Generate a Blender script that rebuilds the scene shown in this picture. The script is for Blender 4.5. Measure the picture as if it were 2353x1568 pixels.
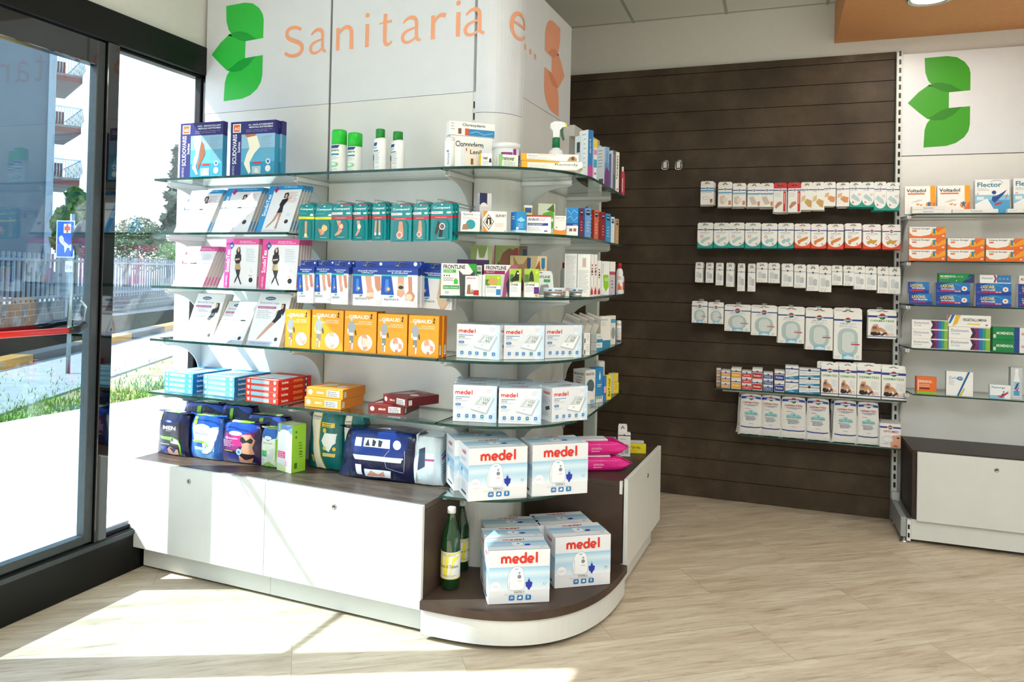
import bpy, math, random
from math import sin, cos, pi, radians, atan2, sqrt, tan
from mathutils import Vector, Matrix
from mathutils.geometry import tessellate_polygon

for o in list(bpy.data.objects):
    bpy.data.objects.remove(o)
S = bpy.context.scene
COL = S.collection
rnd = random.Random(7)

# ------------------------------------------------------------------ camera
EYE = 1.4
YAW, PITCH, ROLL = -.4016, -.0143, -.0215
FPX, CX, CY = 1721.53, 1153.97, 607.9
_f = Vector((sin(YAW)*cos(PITCH), cos(YAW)*cos(PITCH), -sin(PITCH)))
_r = Vector((cos(YAW), -sin(YAW), 0))
_u = _r.cross(_f)
RIGHT = _r*cos(ROLL)-_u*sin(ROLL)
UP = _r*sin(ROLL)+_u*cos(ROLL)
cam = bpy.data.cameras.new('camera')
cam.sensor_width = 36
cam.lens = FPX/2353*36
cam.shift_x = (1176.5-CX)/2353
cam.shift_y = (CY-784)/2353
cam.clip_start = .05
cam.clip_end = 400
camo = bpy.data.objects.new('camera', cam)
COL.objects.link(camo)
camo.matrix_world = Matrix(((RIGHT.x, UP.x, -_f.x, 0), (RIGHT.y, UP.y, -_f.y, 0), (RIGHT.z, UP.z, -_f.z, EYE), (0, 0, 0, 1)))
S.camera = camo

# ------------------------------------------------------------------ light
S.view_settings.view_transform = 'Standard'
S.view_settings.look = 'None'
S.view_settings.gamma = 1
S.view_settings.use_curve_mapping = False
S.view_settings.exposure = 0.82
S.cycles.max_bounces = 10
S.cycles.transparent_max_bounces = 24
S.cycles.sample_clamp_indirect = 6
wd = bpy.data.worlds.new('sky')
S.world = wd
wd.use_nodes = True
nt = wd.node_tree
bg = nt.nodes['Background']
tc = nt.nodes.new('ShaderNodeTexCoord')
sp = nt.nodes.new('ShaderNodeSeparateXYZ')
cr = nt.nodes.new('ShaderNodeValToRGB')
cr.color_ramp.elements[0].position = 0
cr.color_ramp.elements[0].color = (.93, .96, 1, 1)
cr.color_ramp.elements[1].position = .7
cr.color_ramp.elements[1].color = (.42, .63, .95, 1)
nt.links.new(tc.outputs['Generated'], sp.inputs[0])
nt.links.new(sp.outputs['Z'], cr.inputs[0])
nt.links.new(cr.outputs[0], bg.inputs['Color'])
bg.inputs['Strength'].default_value = 2.0
AZ, EL = radians(28), radians(44)
sd = Vector((cos(EL)*cos(AZ), cos(EL)*sin(AZ), -sin(EL)))
sun = bpy.data.lights.new('sun', 'SUN')
sun.energy = 10
sun.angle = radians(.6)
sun.color = (1, .985, .965)
so = bpy.data.objects.new('sun', sun)
COL.objects.link(so)
so.rotation_euler = sd.to_track_quat('-Z', 'Y').to_euler()
so.location = (-8, -3, 8)


def area(name, loc, rot, sx, sy, e, col=(1, 1, 1), portal=False):
    l = bpy.data.lights.new(name, 'AREA')
    l.shape = 'RECTANGLE'
    l.size, l.size_y, l.energy, l.color = sx, sy, e, col
    if portal:
        l.cycles.is_portal = True
    o = bpy.data.objects.new(name, l)
    COL.objects.link(o)
    o.location = loc
    o.rotation_euler = rot
    return o


# daylight through the glazed front (sky portal) and unseen overhead fills added to light the room
area('glazing_portal', (-2.98, .2, 1.3), (0, -pi/2, 0), 2.3, 5.6, 1, portal=True)
area('added_overhead_fill', (.6, .2, 3.08), (0, 0, 0), 2.2, 1.6, 50, (1, .995, .985))
area('added_ceiling_wash', (1.3, -.9, 1.95), (pi, 0, 0), 1.2, .5, 40, (1, .98, .96))  # unseen upward fill, added to brighten the ceiling
area('added_overhead_fill', (2.6, 2.6, 3.08), (0, 0, 0), 1.6, 1.6, 26, (1, .995, .98))

# ------------------------------------------------------------------ pixel rays and planes
D, X0, X1, X2, FR, HC = 2.924, -2.917, -2.146, -1.388, 2.543, .509
DS = D-.285
XR_FACE, XR_FRONT = -1.228, -.757
SH = [1.826, 1.568, 1.3145, 1.063, .811]
WA, WY = .0533, 4.998


def ray(u, v):
    return RIGHT*((u-CX)/FPX)-UP*((v-CY)/FPX)+_f


E0 = Vector((0, 0, EYE))


def at_y(u, v, y):
    d = ray(u, v)
    return E0+d*(y/d.y)


def at_x(u, v, x):
    d = ray(u, v)
    return E0+d*(x/d.x)


def at_z(u, v, z):
    d = ray(u, v)
    return E0+d*((z-EYE)/d.z)


def at_p(u, v, p, ang):
    d = ray(u, v)
    n = Vector((-sin(ang), cos(ang), 0))
    return E0+d*((n.x*p[0]+n.y*p[1])/(n.dot(d)))


def wp(x, off=0, z=0):
    """point on the rear slat wall: x along it, off in front of it"""
    return Vector((x*cos(WA)+off*sin(WA), WY+x*sin(WA)-off*cos(WA), z))


def at_w(u, v, off=0):
    p = at_p(u, v, wp(0, off), WA)
    return (p-wp(0, off)).dot(Vector((cos(WA), sin(WA), 0))), p.z


# ------------------------------------------------------------------ materials
def lin(c):
    c = c/255
    return c/12.92 if c <= .04045 else ((c+.055)/1.055)**2.4


def hexc(s):
    return tuple(lin(int(s[i:i+2], 16)) for i in (0, 2, 4))+(1,)


MATS = {}


def bsdf(name):
    m = bpy.data.materials.new(name)
    m.use_nodes = True
    n = m.node_tree
    return m, n, n.nodes['Principled BSDF']


def mat(k):
    """k: rrggbb with an optional prefix: g glossy film, m metal, s satin plastic, e emission, '' printed card"""
    if k in MATS:
        return MATS[k]
    if k in SPECIAL:
        MATS[k] = SPECIAL[k]()
        return MATS[k]
    pre, hx = (k[0], k[1:]) if len(k) == 7 else ('', k)
    m, n, b = bsdf({'': 'printed_card_', 'g': 'glossy_film_', 'm': 'metal_', 's': 'satin_plastic_', 'e': 'lit_'}[pre]+hx)
    c = hexc(hx)
    b.inputs['Base Color'].default_value = c
    b.inputs['Roughness'].default_value = {'': .42, 'g': .2, 'm': .28, 's': .38, 'e': .5}[pre]
    b.inputs['Specular IOR Level'].default_value = .4
    if pre == 'm':
        b.inputs['Metallic'].default_value = 1
    if pre == 'e':
        b.inputs['Emission Color'].default_value = c
        b.inputs['Emission Strength'].default_value = 6
    MATS[k] = m
    return m


def lk(n, a, b):
    n.links.new(a, b)


def nd(n, t, **kw):
    x = n.nodes.new('ShaderNode'+t)
    for k, v in kw.items():
        x.inputs[k.replace('_', ' ')].default_value = v
    return x


def ramp(n, src, stops):
    r = n.nodes.new('ShaderNodeValToRGB')
    e = r.color_ramp.elements
    e[0].position, e[0].color = stops[0]
    e[1].position, e[1].color = stops[-1]
    for p, c in stops[1:-1]:
        x = e.new(p)
        x.color = c
    lk(n, src, r.inputs[0])
    return r


def coords(n, scale=(1, 1, 1), rot=(0, 0, 0)):
    t = n.nodes.new('ShaderNodeTexCoord')
    m = n.nodes.new('ShaderNodeMapping')
    m.inputs['Scale'].default_value = scale
    m.inputs['Rotation'].default_value = rot
    lk(n, t.outputs['Object'], m.inputs[0])
    return m.outputs[0]


def m_floor():
    m, n, b = bsdf('travertine_planks')
    c = coords(n, (1, 1, 1), (0, 0, radians(-38)))
    br = n.nodes.new('ShaderNodeTexBrick')
    br.offset = .5
    br.inputs['Scale'].default_value = 1
    br.inputs['Brick Width'].default_value = 1.2
    br.inputs['Row Height'].default_value = .3
    br.inputs['Mortar Size'].default_value = .0022
    br.inputs['Mortar Smooth'].default_value = .3
    br.inputs['Color1'].default_value = (.0, .0, .0, 1)
    br.inputs['Color2'].default_value = (1, 1, 1, 1)
    br.inputs['Mortar'].default_value = (.5, .5, .5, 1)
    lk(n, c, br.inputs['Vector'])
    st = n.nodes.new('ShaderNodeMapping')
    st.inputs['Scale'].default_value = (1.1, 9, 1)
    lk(n, c, st.inputs[0])
    off = nd(n, 'VectorMath')
    off.operation = 'MULTIPLY_ADD'
    off.inputs[1].default_value = (7, 13, 0)
    lk(n, br.outputs['Color'], off.inputs[0])
    lk(n, st.outputs[0], off.inputs[2])
    a = nd(n, 'TexNoise', Scale=1.6, Detail=9, Roughness=.66, Distortion=.7)
    lk(n, off.outputs[0], a.inputs['Vector'])
    st2 = n.nodes.new('ShaderNodeMapping')
    st2.inputs['Scale'].default_value = (5, 42, 1)
    lk(n, c, st2.inputs[0])
    f = nd(n, 'TexNoise', Scale=1.3, Detail=8, Roughness=.7, Distortion=.4)
    lk(n, st2.outputs[0], f.inputs['Vector'])
    r1 = ramp(n, a.outputs[0], [(.3, hexc('b3a28a')), (.47, hexc('cabba4')), (.6, hexc('d5c9b4')), (.78, hexc('e2dacb'))])
    r2 = ramp(n, f.outputs[0], [(.3, (.5, .45, .38, 1)), (.46, (.9, .88, .85, 1)), (.7, (1.04, 1.03, 1.02, 1))])
    mx = n.nodes.new('ShaderNodeMix')
    mx.data_type = 'RGBA'
    mx.blend_type = 'MULTIPLY'
    mx.inputs[0].default_value = .85
    lk(n, r1.outputs[0], mx.inputs[6])
    lk(n, r2.outputs[0], mx.inputs[7])
    mo = n.nodes.new('ShaderNodeMix')
    mo.data_type = 'RGBA'
    lk(n, br.outputs['Fac'], mo.inputs[0])
    lk(n, mx.outputs[2], mo.inputs[6])
    mo.inputs[7].default_value = hexc('a89c88')
    lk(n, mo.outputs[2], b.inputs['Base Color'])
    b.inputs['Roughness'].default_value = .42
    bp = nd(n, 'Bump', Strength=.08, Distance=.004)
    lk(n, f.outputs[0], bp.inputs['Height'])
    lk(n, bp.outputs[0], b.inputs['Normal'])
    return m


def m_slat():
    m, n, b = bsdf('dark_brown_slatwall_laminate')
    c = coords(n, (1.2, 1.2, 1.2))
    a = nd(n, 'TexNoise', Scale=2.6, Detail=6, Roughness=.62)
    lk(n, c, a.inputs['Vector'])
    c2 = coords(n, (60, 60, 160))
    f = nd(n, 'TexNoise', Scale=1, Detail=3, Roughness=.6)
    lk(n, c2, f.inputs['Vector'])
    r1 = ramp(n, a.outputs[0], [(.3, hexc('372b20')), (.5, hexc('483b2d')), (.68, hexc('5a4c3c')), (.8, hexc('857661'))])
    r2 = ramp(n, f.outputs[0], [(.3, (.82, .82, .82, 1)), (.7, (1.06, 1.06, 1.06, 1))])
    mx = n.nodes.new('ShaderNodeMix')
    mx.data_type = 'RGBA'
    mx.blend_type = 'MULTIPLY'
    mx.inputs[0].default_value = 1
    lk(n, r1.outputs[0], mx.inputs[6])
    lk(n, r2.outputs[0], mx.inputs[7])
    lk(n, mx.outputs[2], b.inputs['Base Color'])
    b.inputs['Roughness'].default_value = .55
    b.inputs['Specular IOR Level'].default_value = .3
    return m


def m_noise(name, c1, c2, scale=8, rough=.5, det=5, stretch=(1, 1, 1), spec=.4, bump=0):
    m, n, b = bsdf(name)
    a = nd(n, 'TexNoise', Scale=scale, Detail=det, Roughness=.6)
    lk(n, coords(n, stretch), a.inputs['Vector'])
    r = ramp(n, a.outputs[0], [(.3, hexc(c1)), (.7, hexc(c2))])
    lk(n, r.outputs[0], b.inputs['Base Color'])
    b.inputs['Roughness'].default_value = rough
    b.inputs['Specular IOR Level'].default_value = spec
    if bump:
        p = nd(n, 'Bump', Strength=bump, Distance=.02)
        lk(n, a.outputs[0], p.inputs['Height'])
        lk(n, p.outputs[0], b.inputs['Normal'])
    return m


def m_glass(name, tint, ior=1.5, boost=1.0):
    m = bpy.data.materials.new(name)
    m.use_nodes = True
    n = m.node_tree
    n.nodes.clear()
    o = n.nodes.new('ShaderNodeOutputMaterial')
    t = n.nodes.new('ShaderNodeBsdfTransparent')
    t.inputs[0].default_value = tint+(1,)
    g = n.nodes.new('ShaderNodeBsdfGlossy')
    g.inputs['Roughness'].default_value = 0.0
    g.inputs['Color'].default_value = (1, 1, 1, 1)
    fr = n.nodes.new('ShaderNodeLayerWeight')      # Schlick reflectance, the same from both sides of the pane
    fr.inputs[0].default_value = .5
    pw = n.nodes.new('ShaderNodeMath')
    pw.operation = 'POWER'
    pw.inputs[1].default_value = 5
    mu = n.nodes.new('ShaderNodeMath')
    mu.operation = 'MULTIPLY_ADD'
    mu.use_clamp = True
    r0 = ((ior-1)/(ior+1))**2*boost
    mu.inputs[1].default_value = 1-r0
    mu.inputs[2].default_value = r0
    mx = n.nodes.new('ShaderNodeMixShader')
    lk(n, fr.outputs['Facing'], pw.inputs[0])
    lk(n, pw.outputs[0], mu.inputs[0])
    lk(n, mu.outputs[0], mx.inputs[0])
    lk(n, t.outputs[0], mx.inputs[1])
    lk(n, g.outputs[0], mx.inputs[2])
    lk(n, mx.outputs[0], o.inputs[0])
    return m


def m_ceiling():
    m, n, b = bsdf('mineral_ceiling_tiles')
    c = coords(n)
    br = n.nodes.new('ShaderNodeTexBrick')
    br.offset = 0
    br.inputs['Scale'].default_value = 1
    br.inputs['Brick Width'].default_value = .6
    br.inputs['Row Height'].default_value = .6
    br.inputs['Mortar Size'].default_value = .011
    br.inputs['Color1'].default_value = hexc('e8ede8')
    br.inputs['Color2'].default_value = hexc('e4eae4')
    br.inputs['Mortar'].default_value = hexc('b4b8b0')
    lk(n, c, br.inputs['Vector'])
    lk(n, br.outputs[0], b.inputs['Base Color'])
    b.inputs['Roughness'].default_value = .8
    return m


def m_soil():
    m = m_noise('dry_soil_with_grass_patches', '7d6648', 'b29a74', 3.5, .95, 9, bump=.6)
    for x in m.node_tree.nodes:
        if x.type == 'VALTORGB':
            e = x.color_ramp.elements
            for p, c in ((.52, 'a58c66'), (.56, '76903a')):
                q = e.new(p)
                q.color = hexc(c)
            e[-1].color = hexc('8fae4c')
            e[-1].position = .75
    return m


def m_leaf(name, a, b_):
    return lambda: m_noise(name, a, b_, 9, .6, 4)


SPECIAL = {
    'floor': m_floor, 'slat': m_slat, 'ceil': m_ceiling,
    'groove': lambda: m_noise('slatwall_groove_brown', '2a1708', '4a2f14', 20, .6),
    'wall': lambda: m_noise('matt_white_wall_paint', 'd9d8d1', 'dddcd6', 30, .75),
    'orange': lambda: m_noise('orange_soffit_paint', 'd79a66', 'dca06c', 30, .7),
    'panel': lambda: m_noise('white_display_panel', 'dfdfdd', 'e3e3e1', 12, .3),
    'panelu': lambda: m_noise('printed_white_header_panel', 'dadde3', 'dee1e6', 12, .35),
    'panelg': lambda: m_noise('grey_display_panel', 'b4b3b0', 'bab9b6', 40, .4),
    'cab': lambda: m_noise('white_cabinet_laminate', 'd6d8d4', 'dadcd8', 12, .35),
    'top': lambda: m_noise('taupe_wood_countertop', '3d3128', '5e4e43', 7, .38, 8, (1, 5, 1)),
    'dark': lambda: m_noise('dark_brown_cabinet_side', '3a2b22', '4d3c31', 6, .5, 6),
    'darkr': lambda: m_noise('dark_wenge_cabinet_side', '2c211c', '3a2e28', 6, .45, 6),
    'alu': lambda: m_noise('black_anodised_frame', '050506', '09090a', 40, .05, 3, spec=1.0),
    'alum': lambda: m_noise('matt_black_frame', '050505', '090909', 40, .42, 3, spec=.3),
    'alug': lambda: m_noise('dark_grey_anodised_sash', '34393b', '3c4144', 40, .35, 3),
    'gsh': lambda: m_glass('clear_shelf_glass', (.90, .955, .94), 1.5, 1.0),
    'gwin': lambda: m_glass('window_glass', (.90, .94, .95), 1.5, 1.6),
    'gdoor': lambda: m_glass('tinted_door_glass', (.64, .75, .79), 1.55, 1.9),
    'gedge': lambda: m_noise('green_glass_edge', '0b2f28', '13443a', 30, .2, 2, spec=.4),
    'acryl': lambda: m_glass('clear_acrylic', (.95, .96, .96), 1.45, 1.3),
    'asphalt': lambda: m_noise('grey_asphalt', '34383d', '42464b', 3, .8, 8),
    'pave': lambda: m_noise('pale_concrete_paving', 'd0ccc2', 'ddd9cf', 3, .7, 8),
    'walk': lambda: m_noise('grey_pavement', '838381', '989792', 4, .8, 8),
    'soil': lambda: m_soil(),
    'grass': lambda: m_noise('green_grass_blades', '47741c', '7c9c3a', 2, .7),
    'bwall': lambda: m_noise('grey_building_render', '5d6973', '65717b', 2, .85),
    'leafd': m_leaf('dark_pine_needles', '16301f', '2e4c30'),
    'leafg': m_leaf('bright_green_leaves', '2f6216', '6a9426'),
    'leafm': m_leaf('mid_green_leaves', '1f3f1a', '436026'),
    'bark': lambda: m_noise('tree_bark', '4a3a2c', '6a5642', 12, .9),
    'stone': lambda: m_noise('stone_wall', '9a988f', 'b4b2a8', 6, .85),
}


# ------------------------------------------------------------------ mesh builder
class MB:
    def __init__(s):
        s.v, s.f, s.k, s.sm, s.keys, s.M = [], [], [], [], [], Matrix()

    def key(s, k):
        if k not in s.keys:
            s.keys.append(k)
        return s.keys.index(k)

    def add(s, vs, fs, k, smooth=False):
        n = len(s.v)
        I = s.M == Matrix()
        s.v += [tuple(p) if I else tuple(s.M @ Vector(p)) for p in vs]
        ki = s.key(k)
        for f in fs:
            s.f.append([i+n for i in f])
            s.k.append(ki)
            s.sm.append(smooth)
        return s

    def box(s, x0, x1, y0, y1, z0, z1, k):
        return s.add([(x0, y0, z0), (x1, y0, z0), (x1, y1, z0), (x0, y1, z0), (x0, y0, z1), (x1, y0, z1), (x1, y1, z1), (x0, y1, z1)],
                     [(0, 3, 2, 1), (4, 5, 6, 7), (0, 1, 5, 4), (1, 2, 6, 5), (2, 3, 7, 6), (3, 0, 4, 7)], k)

    def cbox(s, x0, x1, y0, y1, z0, z1, k, c=.0012):
        X, Y, Z = (x0, x1), (y0, y1), (z0, z1)
        c = min(c, (x1-x0)/3, (y1-y0)/3, (z1-z0)/3)
        vs, ix = [], {}
        for a in (0, 1):
            for b in (0, 1):
                for d in (0, 1):
                    for ax in range(3):
                        p = [X[a], Y[b], Z[d]]
                        for i, q in enumerate((a, b, d)):
                            if i != ax:
                                p[i] += c if q == 0 else -c
                        ix[(a, b, d, ax)] = len(vs)
                        vs.append(p)
        fs = []
        for ax in range(3):
            o = [i for i in range(3) if i != ax]
            for q in (0, 1):
                r = []
                for (m, n_) in ((0, 0), (1, 0), (1, 1), (0, 1)):
                    t = [0, 0, 0]
                    t[ax], t[o[0]], t[o[1]] = q, m, n_
                    r.append(ix[tuple(t)+(ax,)])
                if (q == 0) != (ax == 1):
                    r = r[::-1]
                fs.append(r)
        for ax in range(3):   # the bevels along each axis
            o = [i for i in range(3) if i != ax]
            for m in (0, 1):
                for n_ in (0, 1):
                    t0, t1 = [0, 0, 0], [0, 0, 0]
                    t0[o[0]] = t1[o[0]] = m
                    t0[o[1]] = t1[o[1]] = n_
                    t1[ax] = 1
                    r = [ix[tuple(t0)+(o[0],)], ix[tuple(t1)+(o[0],)], ix[tuple(t1)+(o[1],)], ix[tuple(t0)+(o[1],)]]
                    if (m == n_) == (ax != 1):
                        r = r[::-1]
                    fs.append(r)
        for a in (0, 1):
            for b in (0, 1):
                for d in (0, 1):
                    r = [ix[(a, b, d, 0)], ix[(a, b, d, 1)], ix[(a, b, d, 2)]]
                    if (a+b+d) % 2 == 0:
                        r = r[::-1]
                    fs.append(r)
        return s.add(vs, fs, k)

    def prism(s, pts, h0, h1, k, axis='z', kside=None, smooth=False):
        """polygon pts extruded between h0 and h1 along axis"""
        def q(a, b, h):
            return {'z': (a, b, h), 'y': (a, h, b), 'x': (h, a, b)}[axis]
        n = len(pts)
        tri = tessellate_polygon([[Vector((a, b, 0)) for a, b in pts]])
        ar = sum(pts[i][0]*pts[(i+1) % n][1]-pts[(i+1) % n][0]*pts[i][1] for i in range(n))
        vs = [q(a, b, h0) for a, b in pts]+[q(a, b, h1) for a, b in pts]
        fs = [tuple(t) for t in tri]+[tuple(i+n for i in t) for t in tri]
        s.add(vs, fs, k)
        s.add(vs, [(i, (i+1) % n, (i+1) % n+n, i+n) for i in range(n)], kside or k, smooth)
        return s

    def lathe(s, prof, k, n=20, c=(0, 0), caps=True, kf=None):
        vs, fs, ks = [], [], []
        for r, z in prof:
            for i in range(n):
                a = 2*pi*i/n
                vs.append((c[0]+r*cos(a), c[1]+r*sin(a), z))
        for j in range(len(prof)-1):
            for i in range(n):
                fs.append((j*n+i, j*n+(i+1) % n, (j+1)*n+(i+1) % n, (j+1)*n+i))
        if caps:
            fs += [tuple(range(n))[::-1], tuple(range((len(prof)-1)*n, len(prof)*n))]
        return s.add(vs, fs, k, True)

    def tube(s, pts, r, k, n=8, closed=False):
        pts = [Vector(p) for p in pts]
        vs, fs = [], []
        m = len(pts)
        up = Vector((0, 0, 1))
        for i, p in enumerate(pts):
            a = pts[i-1] if (i or closed) else p
            b = pts[(i+1) % m] if (i < m-1 or closed) else p
            t = (b-a).normalized()
            x = t.cross(up if abs(t.z) < .95 else Vector((1, 0, 0))).normalized()
            y = t.cross(x)
            rr = r[i] if isinstance(r, (list, tuple)) else r
            for j in range(n):
                an = 2*pi*j/n
                vs.append(p+x*rr*cos(an)+y*rr*sin(an))
        for i in range(m if closed else m-1):
            for j in range(n):
                i2 = (i+1) % m
                fs.append((i*n+j, i*n+(j+1) % n, i2*n+(j+1) % n, i2*n+j))
        if not closed:
            fs += [tuple(range(n))[::-1], tuple(range((m-1)*n, m*n))]
        return s.add(vs, fs, k, True)

    def mesh(s, name):
        me = bpy.data.meshes.new(name)
        me.from_pydata([tuple(p) for p in s.v], [], [tuple(f) for f in s.f])
        for k in s.keys:
            me.materials.append(mat(k))
        me.polygons.foreach_set('material_index', s.k)
        me.polygons.foreach_set('use_smooth', s.sm)
        me.update()
        return me

    def obj(s, name, parent=None, kind=None, loc=None, rz=0):
        o = bpy.data.objects.new(name, s.mesh(name))
        COL.objects.link(o)
        if parent is not None:
            o.parent = parent
        if kind:
            o['kind'] = kind
        if loc is not None:
            o.location = loc
        o.rotation_euler = (0, 0, rz)
        return o


def tag(o, label, cat, group=None):
    o['label'] = label
    o['category'] = cat
    if group:
        o['group'] = group
    return o


def empty(name, label, cat, loc=(0, 0, 0), rz=0, group=None, rx=0):
    o = bpy.data.objects.new(name, None)
    o.empty_display_size = .05
    COL.objects.link(o)
    o.location = loc
    o.rotation_euler = (rx, 0, rz)
    return tag(o, label, cat, group)


# ------------------------------------------------------------------ printing on faces
TXT = {}


def text_shape(s, bold):
    k = (s, bold)
    if k not in TXT:
        cu = bpy.data.curves.new('t', 'FONT')
        cu.body = s
        cu.resolution_u = 2
        cu.size = 1
        if bold:
            cu.offset = .022
        ob = bpy.data.objects.new('t', cu)
        me = bpy.data.meshes.new_from_object(ob)
        vs = [(v.co.x, v.co.y) for v in me.vertices]
        fs = [tuple(p.vertices) for p in me.polygons]
        bpy.data.objects.remove(ob)
        bpy.data.meshes.remove(me)
        bpy.data.curves.remove(cu)
        if not vs:
            vs, fs = [(0, 0), (1, 0), (1, 1)], [(0, 1, 2)]
        x0, x1 = min(v[0] for v in vs), max(v[0] for v in vs)
        y0, y1 = min(v[1] for v in vs), max(v[1] for v in vs)
        TXT[k] = ([((a-x0)/(x1-x0), (b-y0)/(y1-y0)) for a, b in vs], fs)
    return TXT[k]


def arc(cx, cy, rx, ry, a0, a1, n=10):
    return [(cx+rx*cos(radians(a0+(a1-a0)*i/n)), cy+ry*sin(radians(a0+(a1-a0)*i/n))) for i in range(n+1)]


class Art:
    """prints ops into mb through map(s, t, off): s, t in metres on the face"""

    def __init__(s, mb, w, h, fmap, sub=0):
        s.mb, s.w, s.h, s.map, s.sub, s.k = mb, w, h, fmap, sub, 0

    def tris(s, vs, fs, col):
        off = .0005+.00016*s.k if s.sub else .0002+.00005*s.k
        s.k += 1
        if s.sub:
            out, ov, stack = [], list(vs), [tuple(f) for f in fs]
            tri = []
            for f in stack:
                for i in range(1, len(f)-1):
                    tri.append((f[0], f[i], f[i+1]))
            cache = {}
            while tri:
                t = tri.pop()
                L = [((ov[t[i]][0]-ov[t[(i+1) % 3]][0])**2+(ov[t[i]][1]-ov[t[(i+1) % 3]][1])**2) for i in range(3)]
                j = L.index(max(L))
                if L[j] < s.sub**2:
                    out.append(t)
                    continue
                a, b, c = t[j], t[(j+1) % 3], t[(j+2) % 3]
                e = (min(a, b), max(a, b))
                if e not in cache:
                    cache[e] = len(ov)
                    ov.append(((ov[a][0]+ov[b][0])/2, (ov[a][1]+ov[b][1])/2))
                tri += [(a, cache[e], c), (cache[e], b, c)]
            vs, fs = ov, out
        s.mb.add([s.map(a, b, off) for a, b in vs], fs, col, bool(s.sub))

    def run(s, ops):
        W, H = s.w, s.h
        for o in ops:
            c = o[0]
            if c == 'R':
                x0, y0, x1, y1 = o[1]*W, o[2]*H, o[3]*W, o[4]*H
                s.tris([(x0, y0), (x1, y0), (x1, y1), (x0, y1)], [(0, 1, 2, 3)], o[5])
            elif c == 'P':
                p = [(a*W, b*H) for a, b in o[1]]
                s.tris(p, tessellate_polygon([[Vector((a, b, 0)) for a, b in p]]), o[2])
            elif c == 'E':      # cx, cy, rx (of w), ry (of w when negative -> circle)
                rx = o[3]*W
                ry = rx*(-o[4]) if o[4] < 0 else o[4]*H
                p = arc(o[1]*W, o[2]*H, rx, ry, 0, 345, 23)
                s.tris(p, [tuple(range(24))], o[5])
            elif c == 'T':      # text, x, y, w, h, col, [rot90], [bold]
                vs, fs = text_shape(o[1], len(o) > 8 and o[8])
                x, y, w, h = o[2]*W, o[3]*H, o[4]*W, o[5]*H
                if len(o) > 7 and o[7]:
                    v2 = [(x+(1-b)*w, y+a*h) for a, b in vs]
                else:
                    v2 = [(x+a*w, y+b*h) for a, b in vs]
                s.tris(v2, fs, o[6])
            elif c == 'S':      # stroke: pts (fractions), width (of w), col
                s.stroke([(a*W, b*H) for a, b in o[1]], o[2]*W, o[3])
            elif c == 'L':      # tiny print: x, y, w, rows, dy, col, hh
                vs, fs = [], []
                hh = (o[7] if len(o) > 7 else o[5]*.45)*H
                r = random.Random(int(o[1]*1000+o[2]*777))
                for j in range(o[4]):
                    x, y, xe = o[1]*W, (o[2]-j*o[5])*H, (o[1]+o[3]*r.uniform(.7, 1))*W
                    while x < xe:
                        l = min(r.uniform(.1, .3)*o[3]*W, xe-x)
                        n = len(vs)
                        vs += [(x, y), (x+l, y), (x+l, y+hh), (x, y+hh)]
                        fs.append((n, n+1, n+2, n+3))
                        x += l+.03*o[3]*W
                s.tris(vs, fs, o[6])
            elif c == 'X':      # nested list of ops placed in a sub-rectangle
                x0, y0, w, h = o[1:5]
                sub = Art(s.mb, W*w, H*h, lambda a, b, f, m=s.map, x=x0*W, y=y0*H: m(a+x, b+y, f), s.sub)
                sub.k = s.k
                sub.run(o[5])
                s.k = sub.k

    def stroke(s, p, w, col):
        vs, fs = [], []
        n = len(p)
        for i in range(n):
            a = p[max(i-1, 0)]
            b = p[min(i+1, n-1)]
            dx, dy = b[0]-a[0], b[1]-a[1]
            l = sqrt(dx*dx+dy*dy) or 1
            ww = w*(1 if not isinstance(w, list) else 1)/2
            vs += [(p[i][0]-dy/l*ww, p[i][1]+dx/l*ww), (p[i][0]+dy/l*ww, p[i][1]-dx/l*ww)]
            if i:
                fs.append((2*i-2, 2*i-1, 2*i+1, 2*i))
        s.tris(vs, fs, col)


def front_map(w, y=0, z=0):
    return lambda s, t, o: (s-w/2, y-o, t+z)


def left_map(d, w, z=0):     # s runs from the back to the front
    return lambda s, t, o: (-w/2-o, d-s, t+z)


def right_map(w, z=0):       # s runs from the front to the back
    return lambda s, t, o: (w/2+o, s, t+z)


def top_map(w, h):           # t runs from the front to the back
    return lambda s, t, o: (s-w/2, t, h+o)


def carton(w, d, h, base, front=(), left=(), right=(), top=(), sides=None):
    """upright box: origin under the middle of its front edge, front towards -y"""
    mb = MB()
    mb.cbox(-w/2, w/2, 0, d, 0, h, base, .001)
    Art(mb, w, h, front_map(w)).run(front)
    if left:
        Art(mb, d, h, left_map(d, w)).run(left)
    if right:
        Art(mb, d, h, right_map(w)).run(right)
    if top:
        Art(mb, w, d, top_map(w, h)).run(top)
    return mb


CACHE = {}


def put(key, build, name, label, cat, loc, rz=0, group=None, rx=0, ry=0):
    """build() -> MB, or dict root=MB|None, parts=[(name, MB, label|None, [subparts])]; meshes are shared between repeats"""
    if key not in CACHE:
        r = build()
        if isinstance(r, MB):
            CACHE[key] = (r.mesh(name), [])
        else:
            conv = lambda ps: [(p[0], p[1].mesh(p[0]), p[2] if len(p) > 2 else None, conv(p[3]) if len(p) > 3 else []) for p in ps]
            CACHE[key] = (r['root'].mesh(name) if r.get('root') else None, conv(r['parts']))
    me, parts = CACHE[key]
    o = bpy.data.objects.new(name, me)
    COL.objects.link(o)
    o.location = loc
    o.rotation_mode = 'XYZ'
    o.rotation_euler = (rx, ry, rz)
    tag(o, label, cat, group)

    def kids(par, ps):
        for n, m, l, sub in ps:
            c = bpy.data.objects.new(n, m)
            COL.objects.link(c)
            c.parent = par
            if l:
                c['label'] = l
            kids(c, sub)
    kids(o, parts)
    return o


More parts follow.
